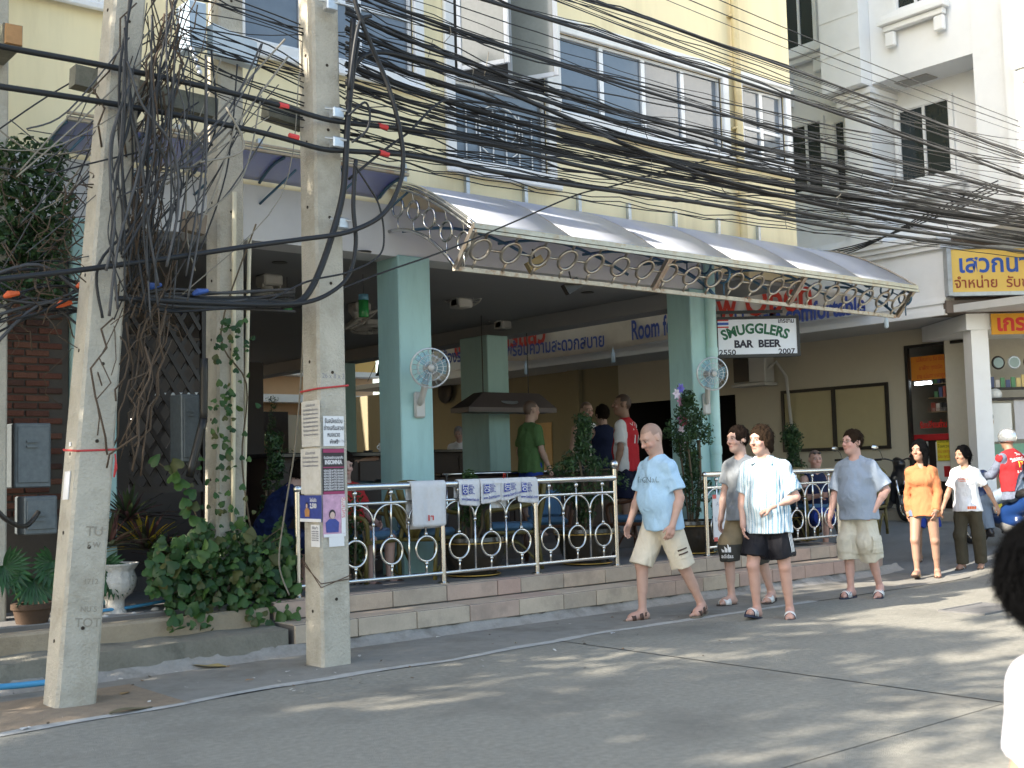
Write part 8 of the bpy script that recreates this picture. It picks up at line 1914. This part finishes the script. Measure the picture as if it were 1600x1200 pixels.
def fan_palm(label, px, py, Y, fronds):
    c = at(px, py, Y=Y); o = empty('fan_palm', (c.x, Y, .33), 0, label, 'palm')
    for (dx, dz, R, tilt, rot) in fronds:
        h = Vector((c.x+dx, Y-.1, c.z+dz))-Vector((c.x, Y, .33)); mb = MB(); mb.tube(smooth_path([(0, 0, 0), h*.6+Vector((0, 0, .05)), h], 5), .007, 5); fr = mb.build('frond', mat('palm_stalk', (.07, .11, .03), .6), o, smooth=True)
        for k in range(19):
            an = rot+(k-9)*.24; l = R*(1-.02*abs(k-9)); d = Vector((math.sin(an), -.35*math.cos(tilt), math.cos(an)*-1)).normalized(); s = Vector((d.z, 0, -d.x)).normalized(); mb = MB()
            mb.grid(lambda u, v: h+d*l*v+s*((u-.5)*.042*math.sin(PI*min(1, .12+v*.88)))+Vector((0, abs(u-.5)*-.02, -.10*l*v*v)), 2, 5); me = mb.mesh('leaflet', M_leaf, True)
            ca = me.color_attributes.new('paint', 'FLOAT_COLOR', 'POINT'); ca.data.foreach_set('color', np.tile(np.array([.035, .085+.015*(k % 3), .035, 1.], np.float32), len(me.vertices))); link('leaflet', me, fr)
fan_palm('fan palm with drooping fronds at the lower left', 45, 905, 9.6, [(0, 0, .26, .3, 0), (-.22, .12, .24, .2, .8), (.14, .13, .22, .2, -.5)]); fan_palm('small fan palm between the leaning pole and the urn', 150, 895, 9.65, [(0, .05, .24, .3, .3), (.1, -.02, .2, .2, -.6)])
# white urn
u0 = at(180, 975, Y=9.62); urn = empty('urn', (u0.x, 9.62, .33), 0, 'white ornamental plaster urn on a foot in the planter', 'urn'); hU = at(180, 880, Y=9.62).z-.33; k_ = hU/.55
mb = MB(); NU = 40; prof = [(.17, 0), (.17, .03), (.15, .05), (.11, .08), (.085, .12), (.085, .20), (.10, .22), (.15, .26), (.185, .33), (.195, .40), (.175, .46), (.17, .48), (.21, .53), (.22, .55), (.20, .55), (.16, .50), (0, .48)]
mb.lathe([(r*k_, z*k_) for r, z in prof], n=NU); mb.v = [(x*(1+.045*math.sin(math.atan2(y, x)*14)*(1 if .24*k_ < z < .5*k_ else .25)), y*(1+.045*math.sin(math.atan2(y, x)*14)*(1 if .24*k_ < z < .5*k_ else .25)), z) for x, y, z in mb.v]
mb.build('vessel', mat('urn_plaster', (.52, .50, .46), .85, var=.15, vs=9, bump=.8, bs=38, dirt=(.25, .22, .18), ds=7, da=.6), urn, smooth=True)
mb = MB(); a = at(50, 970, Y=9.5); mb.lathe([(.10, 0), (.14, .18), (.155, .18), (.155, .22), (.12, .22), (.12, .18), (0, .18)], (a.x, 9.5, .33), 18); tag(mb.build('terracotta_pot', mat('terracotta', (.06, .035, .02), .85, var=.2), smooth=True, angle=40), 'dark terracotta pot half hidden left of the leaning pole', 'pot')
mb = MB(); mb.tube(smooth_path([at(-30, 1076, Y=8.65), at(30, 1071, Y=8.68), at(75, 1066, Y=8.7)], 4), .022, 8); tag(mb.build('blue_pipe', mat('blue_pvc', (.08, .32, .55), .4, var=.1), smooth=True), 'blue water pipe lying at the foot of the leaning pole', 'pipe')
mb = MB(); mb.tube(smooth_path([at(135, 956, Y=9.5), at(195, 950, Y=9.6), at(270, 937, Y=9.75), at(320, 930, Y=9.8)], 4), .014, 8); tag(mb.build('blue_hose', MATS['blue_pvc'], smooth=True), 'blue hose lying behind the urn', 'hose')
mb = MB(); mb.tube(smooth_path([at(-20, 780, Y=9.5), at(10, 812, Y=9.5), at(40, 822, Y=9.6), at(60, 800, Y=9.7)], 5), .02, 8); tag(mb.build('black_hose', M_blk, smooth=True), 'black hose looping below the grey cabinet', 'hose')
# ---- vine bush spilling over the planter
vine = empty('vine_bush', (at(350, 980, Y=9.4).x, 9.4, .3), 0, 'bright green heart-leaved vine spilling over the planter left of the poster pole', 'vine'); vo = Vector(vine.location)
hs = [(0, -.55), (.30, -.25), (.48, .10), (.40, .38), (.2, .48), (0, .36), (-.2, .48), (-.40, .38), (-.48, .10), (-.30, -.25)]
def heart(c):
    me = bpy.data.meshes.new('leaf'); V = [(x, y, -.25*abs(x)-.12*y*y) for x, y in hs]+[(0, -.05, .05)]; me.from_pydata(V, [], [(10, i, (i+1) % 10) for i in range(10)]); me.materials.append(M_leaf)
    ca = me.color_attributes.new('paint', 'FLOAT_COLOR', 'POINT'); ca.data.foreach_set('color', np.tile(np.array([*c, 1.], np.float32), len(V))); me.polygons.foreach_set('use_smooth', [True]*10); return me
HM = [heart(c) for c in ((.032, .085, .022), (.042, .105, .026), (.024, .065, .018), (.065, .135, .03), (.09, .10, .03))]
random.seed(8)
def put_leaf(parent, p, s, origin, up_=.5):
    o = link('leaf', random.choice(HM), parent, Vector(p)-origin); n_ = Vector((-.45+random.gauss(0, .35), -.75+random.gauss(0, .35), up_+random.gauss(0, .35))).normalized(); q = n_.to_track_quat('Z', 'Y'); o.rotation_mode = 'QUATERNION'; o.rotation_quaternion = q @ Quaternion((0, 0, 1), PI+random.gauss(0, .6)); o.scale = (s, s, s); return o
def vine_pt():
    for _ in range(99):
        x = random.uniform(232, 468); y = random.uniform(806, 1005); top = 806+35*abs(math.sin(x*.05))+(30 if x < 270 else 0)+(max(0, x-430))*.4; bot = 985 if x < 330 else (940+(x-330)*.55 if x < 420 else 1003)
        if x < 262: bot = 930
        if top < y < bot: return x, y
    return x, y
for k in range(300):
    x, y = vine_pt(); Y = 9.12+.25*max(0, (985-y)/180)+random.uniform(-.05, .12); put_leaf(vine, at(x, y, Y=Y), random.choice([.04, .055, .07, .08, .105, .12]), vo)
C = []; 
for k in range(2600):
    x, y = vine_pt(); Y = 9.22+.25*max(0, (985-y)/180)+random.uniform(0, .45); C.append(at(x, y, Y=Y)-vo)
C = np.array(C); V, F, c = leaves(C, np.tile((-.4, -.7, .5), (len(C), 1)), .075, GREEN, asp=.85); o = link('inner_leaves', np_mesh('inner_leaves', V, F, M_leaf, False, None, c), vine); o['kind'] = 'stuff'
mb = MB()
for k in range(16):
    x, y = vine_pt(); P = [at(350+random.gauss(0, 30), 960, Y=9.6)-vo, at((x+350)/2, (y+900)/2, Y=9.5)-vo, at(x, y, Y=9.3)-vo]; mb.tube(smooth_path(P, 4), .005, 5)
o = mb.build('stems', M_stem, vine, smooth=True); o['kind'] = 'stuff'
# climbing vine on the second pole, big leaves of a climber left of it
cv = empty('climbing_vine', (b2.x, b2.y-.2, .33), 0, 'leafy climber growing up the second pole', 'vine'); co_ = Vector(cv.location)
for k in range(120):
    t = random.random(); y = 500+t*330; x = 352+random.gauss(0, 14)+(25 if random.random() < .35 else 0)-(20 if y > 640 and random.random() < .4 else 0); put_leaf(cv, at(x, y, Y=b2.y-.22-random.random()*.1), random.uniform(.04, .075), co_)
mb = MB(); mb.tube(smooth_path([at(395, 850, Y=b2.y-.2)-co_, at(378, 720, Y=b2.y-.18)-co_, at(385, 600, Y=b2.y-.18)-co_, at(345, 520, Y=b2.y-.2)-co_, at(400, 350, Y=b2.y-.2)-co_], 5), .008, 5); mb.build('stem', M_stem, cv)
c2 = empty('broad_leaf_climber', at(290, 880, Y=9.5), 0, 'arching shoot of broad leaves between lattice and second pole', 'plant'); c2o = Vector(c2.location); shoot = [(245, 718), (262, 732), (285, 755), (297, 785), (306, 812), (312, 850)]
for (x, y) in shoot+[(278, 745), (296, 770), (290, 800), (305, 790), (268, 725), (318, 835)]: put_leaf(c2, at(x+random.gauss(0, 4), y, Y=9.5-random.random()*.1), random.uniform(.10, .15), c2o)
mb = MB(); mb.tube(smooth_path([at(x+4, y+6, Y=9.53)-c2o for x, y in shoot], 4), .007, 5); mb.build('stem', M_stem, c2)
# foliage at the upper left, hanging beside the old pole
hv = empty('hanging_foliage', at(40, 260, Y=9.9), 0, 'dark leafy creeper hanging at the upper left edge', 'creeper'); ho = Vector(hv.location)
def hf(): x = RNG.uniform(-40, 105); y = RNG.uniform(228, 470); x = min(x, 110-abs(y-330)*.25); return at(x, y, Y=9.6+RNG.uniform(0, .5))-ho
C, N = clumps(230, hf, 16, .11); crown('foliage', hv, C, N, .075, DGREEN, asp=.5)
mb = MB(); mb.tube(smooth_path([at(20, 235, Y=9.9)-ho, at(40, 330, Y=9.8)-ho, at(15, 480, Y=9.8)-ho], 4), .012, 5); mb.build('stem', M_stem, hv)
# weeds at the kerb
for i, (px, py) in enumerate(((848, 953), (1018, 927), (1052, 923), (1012, 922))):
    a = at(px, py, Z=.03); o = empty('weed', a, 0, ['weed tuft at the kerb left of the blue T-shirt', 'weed tuft at the kerb under the blue T-shirt', 'weed tuft at the kerb between the two walking men', 'small weed tuft beside the leg of the blue T-shirt man'][i], 'weed')
    C = RNG.normal(0, 1, (60, 3))*np.array((.06, .03, .035))+np.array((0, 0, .05)); crown('foliage', o, C, C+np.array((0, -.1, .1)), .04, [(.05, .08, .03), (.08, .09, .04)])
# fallen leaves and litter
def litter(px, py, s, col, rot, label, asp=.5, name='fallen_leaf', cat='leaf'):
    a = at(px, py, Z=.012); me = MB(); me.grid(lambda u, v: ((v-.5)*s, (u-.5)*s*asp*math.sin(PI*min(1, .08+v*.9)), .03*s*math.sin(v*5)+.06*s*abs(u-.5)), 4, 8); o = me.build(name, mat('litter_%.2f_%.2f' % (col[0], col[1]), col, .8, var=.2, vs=30), None, smooth=True); o.location = a; o.rotation_euler = (0, 0, rot); tag(o, label, cat); return o
o = litter(322, 1040, .34, (.34, .26, .11), -.9, 'large dry tan leaf lying across the kerb', .55); litter(205, 1110, .30, (.13, .11, .06), .15, 'dark dry leaf flat beside the leaning pole', .3); litter(195, 1083, .12, (.30, .19, .08), .8, 'curled brown leaf between pole and kerb'); litter(390, 1062, .07, (.35, .18, .06), .2, 'small orange leaf left of the poster pole'); litter(450, 1049, .06, (.5, .48, .45), .5, 'scrap of white paper left of the poster pole', name='paper_scrap', cat='paper'); litter(38, 1138, .10, (.5, .5, .48), 1, 'white scrap in the dirt at lower left', name='paper_scrap', cat='paper'); litter(958, 989, .08, (.6, .62, .66), .4, 'white paper scrap on the road near the sandals', name='paper_scrap', cat='paper'); litter(685, 995, .06, (.6, .6, .6), .3, 'white scrap at the kerb below the towels', name='paper_scrap', cat='paper')
random.seed(77); CH = [mat('chip_%d' % i, c, .9, var=.2) for i, c in enumerate([(.08, .06, .04), (.30, .27, .22), (.18, .12, .07), (.5, .48, .44)])]
mb = MB(); mb.add([(-.5, -.3, 0), (.4, -.35, .05), (.5, .25, 0), (-.1, .4, .15), (-.45, .2, .05)], [(0, 1, 2, 3, 4)]); cm = [mb.mesh('chip', m) for m in CH]
for k in range(110):
    px = random.uniform(20, 1150); py = random.uniform(1045, 1130)-max(0, (px-100))*.13+random.uniform(-25, 30); a = at(px, py, Z=.01); o = link('debris_chip', random.choice(cm), None, a); s = random.uniform(.012, .035); o.scale = (s, s, s); o.rotation_euler = (random.gauss(0, .2), random.gauss(0, .2), random.random()*6); tag(o, 'tiny chip of leaf litter on the gutter concrete', 'debris', 'litter chips along the gutter')
# sandy dirt drifts round the leaning pole
mb = MB(); mb.grid(lambda u, v: (.8+2.6*u, 7.45+1.05*v, .004+.02*max(0, math.sin(PI*u)*math.sin(PI*v)*(1+.5*math.sin(u*17+v*9)))), 40, 20); tag(mb.build('sand_drift', M_soil, smooth=True), kind='structure')
# ---- brick wall at the left edge
bw = empty('brick_wall', (0, 0, 0), 0, 'dark red brick wall behind the grey cabinet at the left', 'wall'); yb = YF-.02; x0, x1 = 1.9, P0b-.41; z0, z1 = .3, at(60, 400, Y=yb).z
mb = MB(); mb.box(x0, x1, yb+.02, yb+.15, z0, z1); mb.build('mortar', mat('mortar_dark', (.07, .06, .05), .95, var=.2), bw); random.seed(4)
BMAT = [mat('brick_%d' % i, c, .85, var=.25, vs=14, bump=.4, bs=50) for i, c in enumerate([(.10, .036, .022), (.08, .031, .02), (.12, .05, .03), (.06, .028, .02)])]; bwd, bht = .21, .065; BM = []
for m_ in BMAT: mb = MB(); mb.box(0, bwd-.015, 0, .05, 0, bht-.016, .005); BM.append(mb.mesh('brick', m_))
r_ = 0; z = z0+.9
while z < z1-.06:
    x = x0+(.1 if r_ % 2 else 0)
    while x < x1-bwd:
        if x > 2.6: o = link('brick', random.choice(BM), bw, (x, yb+.002+random.uniform(-.004, .004), z))
        x += bwd
    z += bht; r_ += 1
# ---- shade trees standing left of the picture
def tree(label, base, cc_, rad, ncl, per, leaf=.26, seed=0):
    o = empty('shade_tree', base, 0, label, 'tree'); b = Vector(base); c = Vector(cc_)-b; mb = MB(); mb.tube(smooth_path([(0, 0, -.2), (c.x*.3, c.y*.2, c.z*.4), (c.x*.8, c.y*.8, c.z*.8), tuple(c)], 5), [.26-.013*i for i in range(16)], 10); tr = mb.build('trunk', M_bark, o, smooth=True); cl = []
    for k in range(ncl):
        d = RNG.normal(0, 1, 3); d /= np.linalg.norm(d); cl.append(np.array(c)+d*np.array(rad)*RNG.uniform(.3, 1))
    for k in range(0, ncl, 5):
        mb = MB(); e = Vector(cl[k]); s = c*RNG.uniform(.5, 1); mb.tube(smooth_path([s, s.lerp(e, .5)+Vector((0, 0, .2)), e], 4), [.06-.005*i for i in range(9)], 6); mb.build('limb', M_bark, tr)
    it = iter(cl); C, N = clumps(ncl, lambda: next(it), per, .6); crown('crown', o, C, N, leaf, GREEN, asp=.5); return o
tree('broad shade tree overhanging the street left of the picture', (-10.5, 8.9, 0), (-10.4, 6.9, 8.3), (3.2, 2.5, 2.), 85, 100)
tree('tall shade tree beside the bar building, left of the picture', (-3.8, 10.2, 0), (-3.6, 9.7, 8.2), (3.2, 2.1, 1.2), 60, 100)
tree('unseen low bushy tree added at the kerb to shade the leaning pole', (-2.6, 9.2, 0), (-2.6, 8.9, 5.4), (1.5, 1.2, 2.3), 44, 90)  # out-of-view tree added to throw shade on the leaning pole, terrace and vine
tree('thin-crowned shade tree at the kerb, left of the picture', (-5.2, 8.9, 0), (-5., 6.0, 8.3), (3.6, 2.3, 1.5), 24, 100)
if _depsg is not None: bpy.data.scenes.remove(_depsg)
